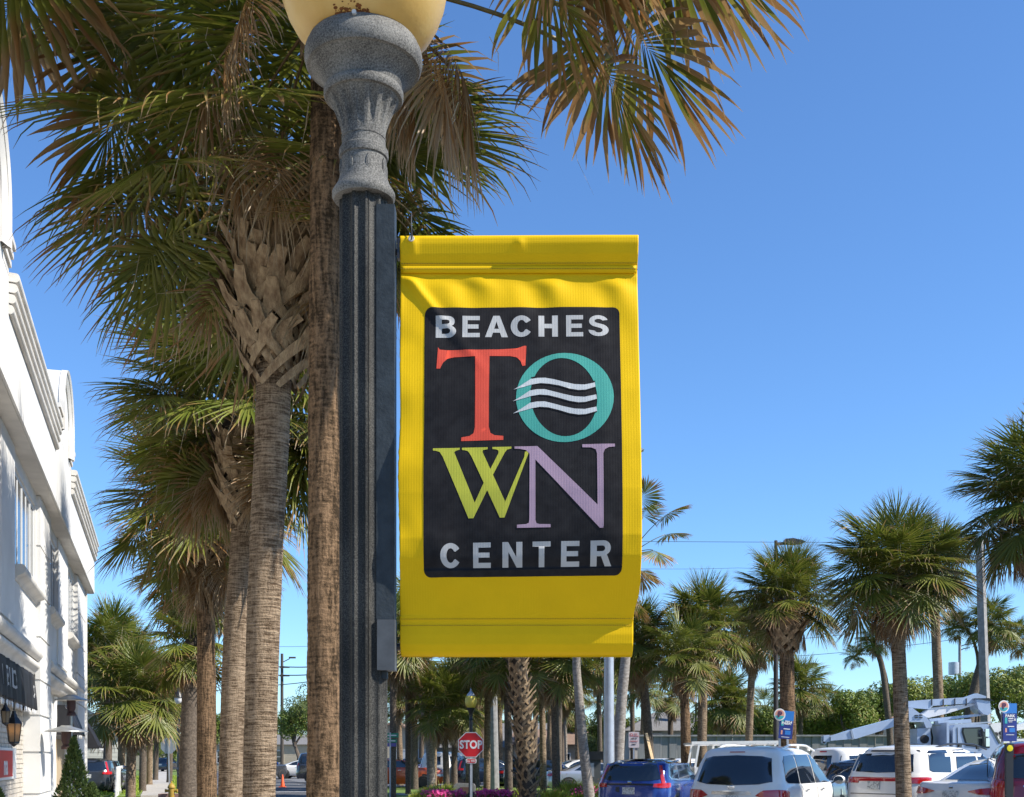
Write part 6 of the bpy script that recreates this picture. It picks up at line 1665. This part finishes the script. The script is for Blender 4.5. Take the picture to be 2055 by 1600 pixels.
# street name blades
M['green_sign'] = mat('street_sign_green', (.01, .22, .12), .5); M['violet'] = mat('violet_plate', (.10, .09, .30), .5)
D = 45.0; x = gx(783, D)
t = thing('street_name_sign', 'green street name blades with a small violet plate beside the lamp post shaft', 'sign', (x, D, 0))
for k, (py, mk, w, h) in enumerate(((1476, 'green_sign', .52, .17), (1487, 'green_sign', .40, .13), (1495, 'violet', .34, .13))):
    mb = MB(); mb.box((gx(786, D), D, gz(py, D)), (w, .01, h)); o = mb.build('blade', M[mk], t, smooth=False)
    if k < 2: 
        mb = MB(); mb.box((gx(786, D), D - .008, gz(py, D)), (w * .7, .004, .04)); mb.build('lettering_bar', M['sign_white'], o, smooth=False)
mb = MB(); mb.tube([(x, D, 0), (x, D, gz(1470, D))], .03, 8); mb.build('sign_post', M['galv'], t)

# ------------------------------------------------------------------ lamps and poles
def small_lamp(label, px, D):
    x = gx(px, D); c = Vector((x, D, 0))
    t = thing('lamp_post', label, 'lamp post', (x, D, 0)); h = 3.35
    mb = MB(); mb.lathe([(.16, 0), (.13, .3), (.07, .5), (.06, .6), (.06, 2.95), (.08, 2.97), (.06, 3.0), (.055, 3.1), (.09, 3.25), (.13, 3.32), (.145, 3.36), (.12, 3.4)], c, 20); mb.build('shaft', M['black_metal'], t)
    mb = MB(); mb.lathe([(.12, 3.38), (.17, 3.45), (.205, 3.55), (.212, 3.63), (.2, 3.73), (.165, 3.80)], c, 24); mb.build('globe', M['globe2'], t, sharp=None)
    mb = MB(); mb.lathe([(.165, 3.79), (.155, 3.82), (.12, 3.88), (.06, 3.95), (.03, 3.98), (.035, 4.01), (.015, 4.04), (0, 4.10)], c, 20); mb.build('cap', M['galv'], t)
M['globe2'] = mat('bright_yellow_globe', (.80, .68, .15), .3, noise_s=5, col2=(.75, .60, .10), trans=.3)  # globe colour, a stronger yellow than on the near post
small_lamp('small yellow-globed lamp post standing directly behind the stop sign', 945, 42.0)
D = 50.0; x = gx(358, D)
t = thing('lamp_post', 'dark hooded bell lamp hanging over the sidewalk near the grey stop sign back', 'lamp post', (x, D, 0))
mb = MB(); mb.tube([(x, D, 0), (x, D, 3.0), (x + .25, D, 4.1), (x + .22, D, 4.42), (x + .08, D, 4.45), (x, D, 4.36)], [.07, .05, .045, .03, .03, .03], 10); mb.build('pole', M['black_metal'], t)
zt = gz(1385, D)
mb = MB(); mb.lathe([(.02, .12), (.05, .10), (.06, 0), (.10, -.05), (.17, -.20), (.20, -.32), (.19, -.33), (.03, -.2)], (x, D, zt), 20); mb.build('hood', M['black_metal'], t)
mb = MB(); mb.lathe([(.165, -.32), (.16, -.42), (.12, -.52), (.06, -.57), (0, -.58)], (x, D, zt), 20); mb.build('globe', M['white_cloth'], t)
def light_pole(label, px, top_py, D, wpx, matk, heads, arm=1.1, name='street_light'):
    x = gx(px, D); zt = gz(top_py, D); s = D / FOC
    t = thing(name, label, 'street light', (x, D, 0))
    mb = MB(); mb.tube([(x, D, 0), (x, D, zt * .5), (x, D, zt)], [wpx * s * .62, wpx * s * .5, wpx * s * .36], 14); mb.build('pole', M[matk], t)
    mb = MB(); mb.lathe([(wpx * s * 1.1, 0), (wpx * s * 1.1, .2), (wpx * s * .7, .4)], (x, D, 0), 14); mb.build('base', M[matk], t)
    for sg in heads:
        mb = MB(); mb.bar((x, D, zt - .12), (x + sg * .35, D, zt - .10), .06, .08); mb.build('arm', M[matk], t, smooth=False)
        mb = MB(); mb.prism([(.25, -.05), (.30, .10), (.55, .12), (arm, .06), (arm + .12, -.0), (arm, -.05), (.6, -.08)], (x, D + .14, zt - .06), XV * sg, ZV, -YV, .28); mb.build('lamp_head', M['black_metal'] if matk != 'galv' else M['galv'], t, smooth=False)
    return t
M['bronze'] = mat('dark_bronze_pole', (.035, .028, .024), .5)
light_pole('tall dark parking lot light with a single flat head above the palms', 1557, 1085, 40.0, 9, 'bronze', (1,), .85)
light_pole('distant dark double-headed parking lot light', 1617, 1332, 78.0, 5, 'bronze', (1, -1), .75)
light_pole('galvanised light pole rising behind the right edge of the banner', 1222, 900, 35.0, 19, 'galv', (1,), .9)
# poles
def pole(label, px, top_py, D, wpx, matk, name='utility_pole', sq=False, base_px=None):
    x = gx(px, D); xb = gx(base_px or px, D); s = D / FOC; zt = gz(top_py, D)
    t = thing(name, label, 'pole', (xb, D, 0)); mb = MB()
    mb.tube([(xb, D, 0), (x, D, zt)], [wpx * s * (.62 if not sq else .74), wpx * s * (.45 if not sq else .6)], 4 if sq else 12)
    mb.build('shaft', M[matk], t, sharp=30); return t
pole('square grey concrete utility pole with a sunlit right edge, right of the truck cab', 1966, 1080, 47.0, 15, 'concrete_pole', sq=True, base_px=1983)
pole('round concrete pole with a patched base on the lawn, right of the stop sign', 986, 1180, 56.0, 15, 'concrete_pole', base_px=993)
tp_ = pole('weathered wooden utility pole across the street with a small lamp arm', 566, 1312, 110.0, 6, 'wood_pole')
mb = MB(); x = gx(566, 110); mb.tube([(x, 110, gz(1330, 110)), (x + .7, 110, gz(1322, 110))], .04, 6); mb.box((x + .95, 110, gz(1320, 110)), (.6, .25, .14)); mb.build('lamp_arm', M['wood_pole'], tp_)
for py in (1340, 1357):
    mb = MB(); mb.box((gx(572, 110), 109.8, gz(py, 110)), (.9, .12, .1)); mb.build('crossarm', M['wood_pole'], tp_, smooth=False)
tp_ = pole('distant pole carrying a grey transformer beyond the leaning palm', 1926, 1278, 90.0, 6, 'concrete_pole')
mb = MB(); mb.lathe([(0, -.5), (.38, -.48), (.38, .45), (0, .5)], (gx(1912, 90), 89.8, gz(1342, 90)), 14); mb.build('transformer', M['galv'], tp_)
for py, l in ((1292, 26), (1300, 20)):
    mb = MB(); mb.tube([(gx(1926, 90), 90, gz(py + 6, 90)), (gx(1926 + l * .4, 90), 90, gz(py + 2, 90)), (gx(1926 + l, 90), 90, gz(py, 90))], .04, 6); mb.build('insulator_arm', M['black_metal'], tp_)
tp_ = pole('thin dark pole with a transformer between two palms left of centre right', 1397, 1345, 78.0, 5, 'wood_pole'); tp_['label'] = 'thin dark pole with a small transformer beside the mid-sized round palm'
mb = MB(); mb.lathe([(0, -.4), (.25, -.38), (.25, .35), (0, .4)], (gx(1391, 78), 77.8, gz(1398, 78)), 12); mb.build('transformer', M['galv'], tp_)
def wire(label, pts, sag, r=.012, group='overhead wires'):
    P = [at(*p) for p in pts]; out = []
    for a, b in zip(P, P[1:]):
        for i in range(14):
            f = i / 14.0; q = a.lerp(b, f); q.z -= sag * 4 * f * (1 - f); out.append(q)
    out.append(P[-1]); mb = MB(); mb.tube(out, r, 5)
    tag(mb.build('power_line', M['wire']), label, 'wire', group)
wire('highest thin wire crossing the sky level with the tall parking lot light', [(1180, 1086, 80), (2150, 1088, 80)], .05, .016)
wire('second thin wire low in the sky right of the banner', [(1200, 1139, 90), (1480, 1140, 90), (2100, 1150, 90)], .1, .012)
wire('wire running behind the large round palm to the utility pole', [(1560, 1285, 90), (1966, 1230, 90)], .3, .02)
wire('lower wire behind the large round palm', [(1420, 1325, 100), (1926, 1282, 90)], .3, .02)
wire('wire just over the dark gabled house', [(1440, 1385, 90), (1926, 1385, 90)], .15, .014)
wire('top faint wire left of the orange-brown trunk', [(300, 1302, 110), (566, 1298, 110), (720, 1290, 110)], .1, .018)
wire('upper thick cable at the wooden utility pole', [(250, 1340, 110), (566, 1338, 110), (720, 1325, 100)], .25, .05)
wire('second thick cable at the wooden utility pole', [(250, 1356, 110), (566, 1355, 110), (720, 1338, 100)], .25, .05)
wire('third cable at the wooden utility pole rising to the right', [(250, 1392, 110), (566, 1374, 110), (720, 1345, 100)], .2, .04)
mb = MB(); D = 47; mb.tube([(gx(1975, D), D - .3, gz(1130, D)), (gx(1990, D), D - .3, gz(1185, D)), (gx(1984, D), D - .3, gz(1215, D)), (gx(1968, D), D - .3, gz(1212, D))], .012, 5)
tag(mb.build('hanging_cable', M['wire']), 'loose cable looping down from the square concrete pole', 'wire')
mb = MB(); mb.bar(at(1297, 1472, 38), at(1318, 1560, 36.5), .085, .035)
tag(mb.build('plank', M['lumber'], smooth=False), 'pale wooden plank leaning against the shaggy leaning palm', 'plank')
# guy wire guard and parking pay station
D = 43.0; x = gx(1193, D)
t = thing('pay_station', 'grey pillar with a black overhanging cap among the yellow shrubs', 'pay station', (x, D, 0))
mb = MB(); mb.box((x, D, .8), (.42, .4, 1.55)); mb.build('cabinet', M['dkgrey'], t, smooth=False)
mb = MB(); mb.prism([(-.30, 0), (.30, 0), (.40, .20), (.40, .30), (-.40, .30), (-.40, .20)], (x, D + .3, 1.56), XV, ZV, -YV, .6); mb.build('cap', M['black_metal'], t, smooth=False)
mb = MB(); mb.box((x - .1, D - .205, 1.2), (.14, .02, .5)); mb.build('face_plate', M['galv'], t, smooth=False)
# bins, hydrant, cone
D = 42.0; x = gx(376, D)
t = thing('litter_bin', 'black slatted litter bin with domed lid behind the grey trunks', 'bin', (x, D, .12))
mb = MB(); mb.lathe([(.26, .12), (.28, .2), (.28, .28), (.26, .30)], (x, D, 0), 24); mb.build('base_ring', M['black_metal'], t)
for k in range(20):
    a = 2 * PI * k / 20; mb = MB(); mb.bar((x + .28 * math.cos(a), D + .28 * math.sin(a), .26), (x + .32 * math.cos(a), D + .32 * math.sin(a), .98), .045, .012); mb.build('slat', M['black_metal'], t, smooth=False)
mb = MB(); mb.lathe([(.25, .3), (.27, .92), (0, .92)], (x, D, 0), 20); mb.build('liner', M['rubber'], t)
mb = MB(); mb.lathe([(.36, .98), (.36, 1.02), (.30, 1.05), (.12, 1.06)], (x, D, 0), 24); mb.build('rim', M['black_metal'], t)
mb = MB(); mb.lathe([(.36, 1.22), (.33, 1.30), (.20, 1.36), (0, 1.38)], (x, D, 0), 24); mb.build('lid', M['black_metal'], t)
for k in range(4):
    a = PI / 4 + PI / 2 * k; mb = MB(); mb.bar((x + .3 * math.cos(a), D + .3 * math.sin(a), 1.03), (x + .3 * math.cos(a), D + .3 * math.sin(a), 1.28), .025); mb.build('lid_support', M['black_metal'], t, smooth=False)
M['hyd'] = mat('hydrant_yellow', (.38, .24, .03), .6, noise_s=12, noise_a=.3)
D = 44.0; x = gx(344, D)
t = thing('fire_hydrant', 'ochre yellow fire hydrant beside the sidewalk in front of the stop sign back', 'hydrant', (x, D, 0))
mb = MB(); mb.lathe([(.16, 0), (.16, .06), (.11, .08), (.11, .5), (.14, .52), (.14, .56), (.12, .60), (.07, .68), (.03, .70), (.03, .76), (0, .77)], (x, D, 0), 18); mb.build('barrel', M['hyd'], t)
for sg in (-1, 1):
    mb = MB(); mb.lathe([(.05, 0), (.05, .08), (.065, .09), (.065, .13), (0, .14)], (0, 0, 0), 12, axis='X')
    for q in range(len(mb.v)): a = mb.v[q]; mb.v[q] = (x + sg * (a[0] + .10), a[1] + D, a[2] + .42)
    mb.build('outlet', M['hyd'], t)
mb = MB(); mb.box((x - .1, D + .5, .15), (.9, .6, .3)); o = mb.build('kerb_block', mat('pink_brick', (.36, .22, .18), .9, noise_s=12, noise_a=.3), smooth=False); tag(o, 'low pink brick planter edge behind the yellow hydrant', 'planter')
M['cone'] = mat('cone_orange', (.72, .10, .02), .5)
D = 66.0; x = gx(567, D)
t = thing('traffic_cone', 'orange traffic cone on the road between the palm trunks', 'cone', (x, D, 0))
mb = MB(); mb.lathe([(.13, .03), (.03, .70), (.025, .71), (0, .71)], (x, D, 0), 16); mb.build('cone_body', M['cone'], t)
mb = MB(); mb.box((x, D, .02), (.36, .36, .035)); mb.build('base', M['cone'], t, smooth=False)

# ------------------------------------------------------------------ utility bucket truck
D0 = 42.0
def T(px, py, dy=0.0): p = at(px, py, D0); return Vector((p.x, D0 + dy, p.z))
tr = thing('utility_truck', 'pale blue utility truck with folded white bucket boom behind the parked cars', 'truck', (gx(1930, D0), D0, 0))
MT = M['paint_truck']
def tprism(name, pts, y0, depth, m, parent=tr, sharp=30):
    P = [at(a, b, D0) for a, b in pts]; O = Vector((0, D0 + y0, 0))
    mb = MB(); mb.prism([(p.x, p.z) for p in P], O, XV, ZV, YV, depth)
    return mb.build(name, m, parent, smooth=False)
cab = tprism('cab', [(1889, 1600), (1889, 1462), (1893, 1457), (1955, 1455), (1960, 1458), (1978, 1493), (2012, 1503), (2018, 1512), (2019, 1600)], -1.1, 2.1, MT)
tprism('side_window', [(1910, 1464), (1942, 1464), (1945, 1466), (1958, 1489), (1958, 1499), (1917, 1496), (1909, 1470)], -1.13, .04, M['glass_car'], cab)
tprism('window_rubber', [(1907, 1462), (1944, 1461), (1961, 1488), (1961, 1502), (1914, 1498), (1906, 1471)], -1.115, .03, M['dark_trim'], cab)
tprism('door_pillar', [(1944, 1464), (1947, 1464), (1951, 1500), (1947, 1500)], -1.145, .03, M['dark_trim'], cab)
tprism('windscreen_edge', [(1960, 1459), (1963, 1459), (1983, 1492), (1979, 1493)], -1.12, 2.0, M['glass_car'], cab)
tprism('bonnet_seam', [(1982, 1508), (2014, 1509), (2014, 1510), (1982, 1509)], -1.12, .03, M['dark_trim'], cab)
mir = tprism('wing_mirror', [(1944, 1465), (1951, 1465), (1951, 1480), (1944, 1480)], -1.5, .1, M['chrome'])
tprism('mirror_lower', [(1945, 1483), (1952, 1483), (1952, 1499), (1945, 1499)], -1.5, .1, M['chrome'], mir)
tprism('door_line', [(1897, 1462), (1898, 1462), (1900, 1560), (1899, 1560)], -1.115, .03, M['dark_trim'], cab)
mb = MB(); mb.lathe([(0, -.07), (.1, -.07), (.09, .06), (0, .1)], T(1954, 1457, -.2), 14); mb.build('beacon', mat('amber_beacon', (.55, .16, .01), .3), tr)
tprism('headboard', [(1877, 1600), (1877, 1452), (1882, 1452), (1882, 1600)], -1.1, 2.1, MT)
tprism('service_body', [(1700, 1600), (1700, 1535), (1876, 1535), (1876, 1600)], -1.15, 2.2, MT)
ped = tprism('boom_pedestal', [(1834, 1560), (1834, 1463), (1860, 1461), (1862, 1560)], -.35, .75, MT)
mb = MB(); mb.lathe([(0, -.04), (.15, -.03), (.15, .03), (0, .04)], T(1848, 1484, -.38), 16, axis='Y'); mb.build('rotation_gear', M['rubber'], ped)
tur = tprism('turntable', [(1808, 1449), (1808, 1428), (1820, 1420), (1836, 1432), (1850, 1440), (1862, 1455), (1860, 1461), (1850, 1462), (1845, 1450)], -.45, .95, MT)
for (a, b) in ((1827, 1436), (1836, 1435), (1827, 1440), (1836, 1440)): tprism('hydraulic_port', [(a, b), (a + 6, b), (a + 6, b + 2), (a, b + 2)], -.48, .04, M['dark_trim'], tur)
tprism('lower_boom', [(1664, 1487), (1664, 1478), (1706, 1465), (1800, 1440), (1812, 1452), (1715, 1483), (1700, 1484)], -.2, .4, MT)
tprism('boom_tip_collar', [(1703, 1467), (1706, 1464), (1711, 1483), (1707, 1485)], -.24, .48, M['alu'])
mb = MB()
for (a, b, c_, d_) in ((1652, 1478, 1652, 1492), (1652, 1480, 1664, 1479), (1660, 1485, 1652, 1492)): mb.bar(T(a, b), T(c_, d_), .10, .12)
mb.box(T(1657, 1483), (.22, .3, .2)); mb.build('boom_tip_bracket', MT, tr, smooth=False)
tprism('upper_boom', [(1815, 1416), (1815, 1408), (1868, 1404), (1935, 1400), (1958, 1392), (1976, 1398), (1974, 1409), (1945, 1412), (1870, 1417), (1862, 1424), (1818, 1420)], -.15, .32, MT)
for a in (1866, 1889, 1912, 1935): tprism('boom_band', [(a, 1402.5 if a > 1900 else 1404), (a + 1.6, 1402.5 if a > 1900 else 1404), (a + 1.6, 1416), (a, 1417)], -.18, .37, M['bronze'])
tprism('boom_fairing', [(1842, 1436), (1866, 1421), (1952, 1412), (1955, 1415), (1900, 1432), (1862, 1441)], -.1, .3, M['white_cloth'])
tprism('stay_arm', [(1862, 1443), (1962, 1433), (1968, 1437), (1866, 1449)], -.1, .2, MT)
tprism('tool_tube', [(1874, 1447), (1940, 1444), (1941, 1451), (1876, 1455)], -.4, .35, MT)
tprism('headache_rack', [(1876, 1456), (1944, 1451), (1978, 1449), (1978, 1451), (1944, 1455), (1880, 1460)], -.6, 1.4, M['galv'])
bk = tprism('bucket', [(1951, 1405), (1974, 1404), (1979, 1408), (1981, 1432), (1975, 1436), (1966, 1434), (1956, 1424)], -.35, .75, MT)
tprism('bucket_rim', [(1948, 1403), (1976, 1402), (1985, 1407), (1978, 1408)], -.38, .81, M['dark_trim'], bk)
mb = MB(); rnd = random.Random(2)
for k in range(4):
    a = rnd.uniform(1812, 1870); P = [T(a, 1462), T(a + rnd.uniform(-4, 4), 1480), T(a + 2, 1500)]; mb.tube(P, .03, 6)
mb.build('hoses', M['rubber'], tr)['kind'] = 'stuff'
for px in (1745, 1985):
    for dy in (-1.0, .8):
        mb = MB(); mb.lathe([(.2, -.13), (.48, -.13), (.5, 0), (.48, .13), (.2, .13)], (gx(px, D0), D0 + dy, .5), 24, axis='Y'); mb.build('wheel', M['rubber'], tr)
t2 = thing('utility_truck', 'white lifting gear of a second work truck behind the parking sign at the right edge', 'truck', (gx(2030, 47), 47, 0))
D0 = 47.0
tprism('chassis', [(1985, 1640), (1985, 1500), (2120, 1500), (2120, 1640)], -1, 2, M['white_paint'], t2)
tprism('boom', [(1975, 1468), (1985, 1452), (2010, 1450), (2012, 1468), (1995, 1478)], -.3, .6, M['white_paint'], t2)
tprism('boom_arm', [(2010, 1462), (2070, 1446), (2110, 1440), (2110, 1456), (2040, 1466), (2012, 1472)], -.25, .5, M['white_paint'], t2)
tprism('deck_frame', [(1978, 1484), (2110, 1482), (2110, 1490), (1980, 1492)], -.8, 1.6, M['white_paint'], t2)
for a, b in ((1984, 1470), (1992, 1474), (2002, 1472)): 
    mb = MB(); mb.lathe([(0, -.04), (.08, -.03), (.08, .03), (0, .04)], T(a, b, -.33), 12, axis='Y'); mb.build('pulley', M['rubber'], t2)
for a in (1984, 1996, 2030): tprism('strut', [(a, 1478), (a + 5, 1478), (a + 7, 1500), (a + 2, 1500)], -.2, .2, M['white_paint'], t2)
# ladder rack pickup
D0 = 37.0
t3 = thing('pickup_truck', 'white pickup truck with a long white ladder rack behind the large white wagon', 'truck', (gx(1460, D0), D0, 0))
tprism('bed', [(1385, 1600), (1385, 1540), (1500, 1538), (1500, 1600)], -.9, 1.8, M['white_paint'], t3)
tprism('cab', [(1500, 1600), (1500, 1530), (1510, 1507), (1560, 1506), (1590, 1532), (1620, 1540), (1620, 1600)], -.9, 1.8, M['white_paint'], t3)
tprism('cab_window', [(1512, 1528), (1518, 1511), (1555, 1511), (1575, 1529)], -.93, .05, M['glass_car'], t3)
for y in (-.8, .7):
    mb = MB(); mb.bar(T(1380, 1492 if y < 0 else 1494, y), T(1560, 1490 if y < 0 else 1492, y), .07, .09); mb.build('rack_rail', M['white_paint'], t3, smooth=False)
    for a in (1395, 1440, 1495, 1545):
        mb = MB(); mb.bar(T(a, 1492, y), T(a - 8, 1540, y), .06, .06, up=(0, 1, 0)); mb.build('rack_post', M['white_paint'], t3, smooth=False)
for a in (1384, 1410, 1440, 1470, 1500, 1530, 1556):
    mb = MB(); mb.bar(T(a, 1493, -.8), T(a - 4, 1493, .7), .06, .06); mb.build('rack_crossbar', M['white_paint'], t3, smooth=False)

# ------------------------------------------------------------------ planting on the island
M['blade'] = mat('shrub_leaf', (1, 1, 1), .6, vcol=True, trans=.25)
def clump(mb, c, r, h, n, cols, rnd, lw=.012, flower=None):
    for i in range(n):
        a = rnd.random() * 2 * PI; q = r * math.sqrt(rnd.random())
        p = Vector((c[0] + q * math.cos(a), c[1] + q * math.sin(a), c[2])); hh = h * rnd.uniform(.6, 1.1) * (1 - .35 * (q / r) ** 2)
        d = Vector((math.cos(a) * rnd.uniform(.1, .6), math.sin(a) * rnd.uniform(.1, .6), 1)).normalized()
        s_ = Vector((rnd.gauss(0, 1), rnd.gauss(0, 1), .1)).normalized() * lw * rnd.uniform(.8, 1.8)
        m = p + d * hh * .6; e = p + d * hh + Vector((math.cos(a), math.sin(a), -.3)) * hh * .12
        mb.add([p - s_, p + s_, m - s_ * .9, m + s_ * .9, e], [(0, 1, 3, 2), (2, 3, 4)], 0, mixc(cols[0], cols[1], rnd.random()))
    if flower:
        for i in range(flower[1]):
            a = rnd.random() * 2 * PI; q = r * math.sqrt(rnd.random()) * 1.05
            p = Vector((c[0] + q * math.cos(a), c[1] + q * math.sin(a), c[2] + h * rnd.uniform(.45, 1.05) * (1 - .3 * (q / r) ** 2)))
            nn = Vector((rnd.gauss(0, .6), rnd.gauss(-.4, .6), .8)).normalized(); A = nn.orthogonal().normalized(); B = nn.cross(A); s_ = flower[2] * rnd.uniform(.7, 1.3)
            mb.add([p + (A * math.cos(k * 2 * PI / 5) + B * math.sin(k * 2 * PI / 5)) * s_ + nn * (.3 * s_) for k in range(5)] + [p], [(5, 0, 1), (5, 1, 2), (5, 2, 3), (5, 3, 4), (5, 4, 0)], 0, mixc(flower[0][0], flower[0][1], rnd.random()))
rnd = random.Random(17)
PK = ((.62, .02, .20), (.80, .12, .38)); YG = ((.20, .26, .03), (.46, .48, .06)); GN = ((.06, .12, .02), (.16, .24, .04)); OR = ((.55, .16, .06), (.66, .32, .14))
mb = MB()
for i in range(30): px = rnd.choice([rnd.uniform(858, 925), rnd.uniform(962, 1020)]); clump(mb, (gx(px, 41.5 + i % 3 * .4), 41.5 + i % 3 * .4, .1), .30, .42, 60, GN, rnd, .012, (PK, 90, .035))
tag(mb.build('pink_flowers', M['blade'], sharp=None, fix=False, smooth=False), 'bed of bright pink flowers around the foot of the stop sign', 'flowers', kind='stuff')
mb = MB()
for px, D, h in ((845, 42, .42), (860, 43, .55), (868, 46, .5), (884, 45, .75), (875, 44, .6), (1128, 41, .55), (1140, 42, .95), (1150, 41.5, .9), (1165, 42, .8), (1178, 42, .75), (1188, 41, .65), (1100, 40, .6), (1120, 40, .55), (1196, 42, .8), (1206, 43, .5), (955, 48, .4), (940, 49, .35), (1010, 49, .35), (1030, 45, .5)):
    clump(mb, (gx(px, D), D, .1), .38, h, 260, YG, rnd, .014, (OR, 12, .03))
tag(mb.build('yellow_green_shrubs', M['blade'], sharp=None, fix=False, smooth=False), 'yellow-green ornamental grasses planted along the lawn edge', 'grasses', kind='stuff')
mb = MB()
for i in range(16): px = rnd.uniform(1150, 1200); clump(mb, (gx(px, 40.5), 40.5, .1), .25, .55, 40, GN, rnd, .012, (PK, 14, .03))
tag(mb.build('mixed_flowers', M['blade'], sharp=None, fix=False, smooth=False), 'loose pink and green plants among the yellow shrubs left of the blue crossover', 'flowers', kind='stuff')
mb = MB()
for i in range(2400):
    u = rnd.uniform(51, 100); v = rnd.choice([rnd.uniform(-3.4, -.9), rnd.uniform(.6, 2.1)]); p = W3(u, v, .08); clump(mb, p, .10, .22, 5, ((.16, .26, .02), (.34, .42, .04)), rnd, .012)
tag(mb.build('grass_tufts', M['blade'], sharp=None, fix=False, smooth=False), kind='stuff')
M['boulder'] = mat('grey_stone', (.22, .21, .22), .9, noise_s=10, noise_a=.3, bump=.5, bump_s=30)
D = 46.5; t = thing('stone_marker', 'low grey stone block with dark plaque behind the pink flowers', 'stone block', (gx(932, D), D, .1))
mb = MB(); mb.prism([(-.42, 0), (.42, 0), (.42, .45), (.36, .52), (-.30, .55), (-.42, .46)], (gx(932, D), D, .1), XV, ZV, YV, .4); mb.build('block', M['boulder'], t, smooth=False)
mb = MB(); mb.box((gx(934, D), D - .01, .36), (.42, .02, .26)); mb.build('plaque', mat('rusty_plaque', (.10, .05, .045), .5), t, smooth=False)
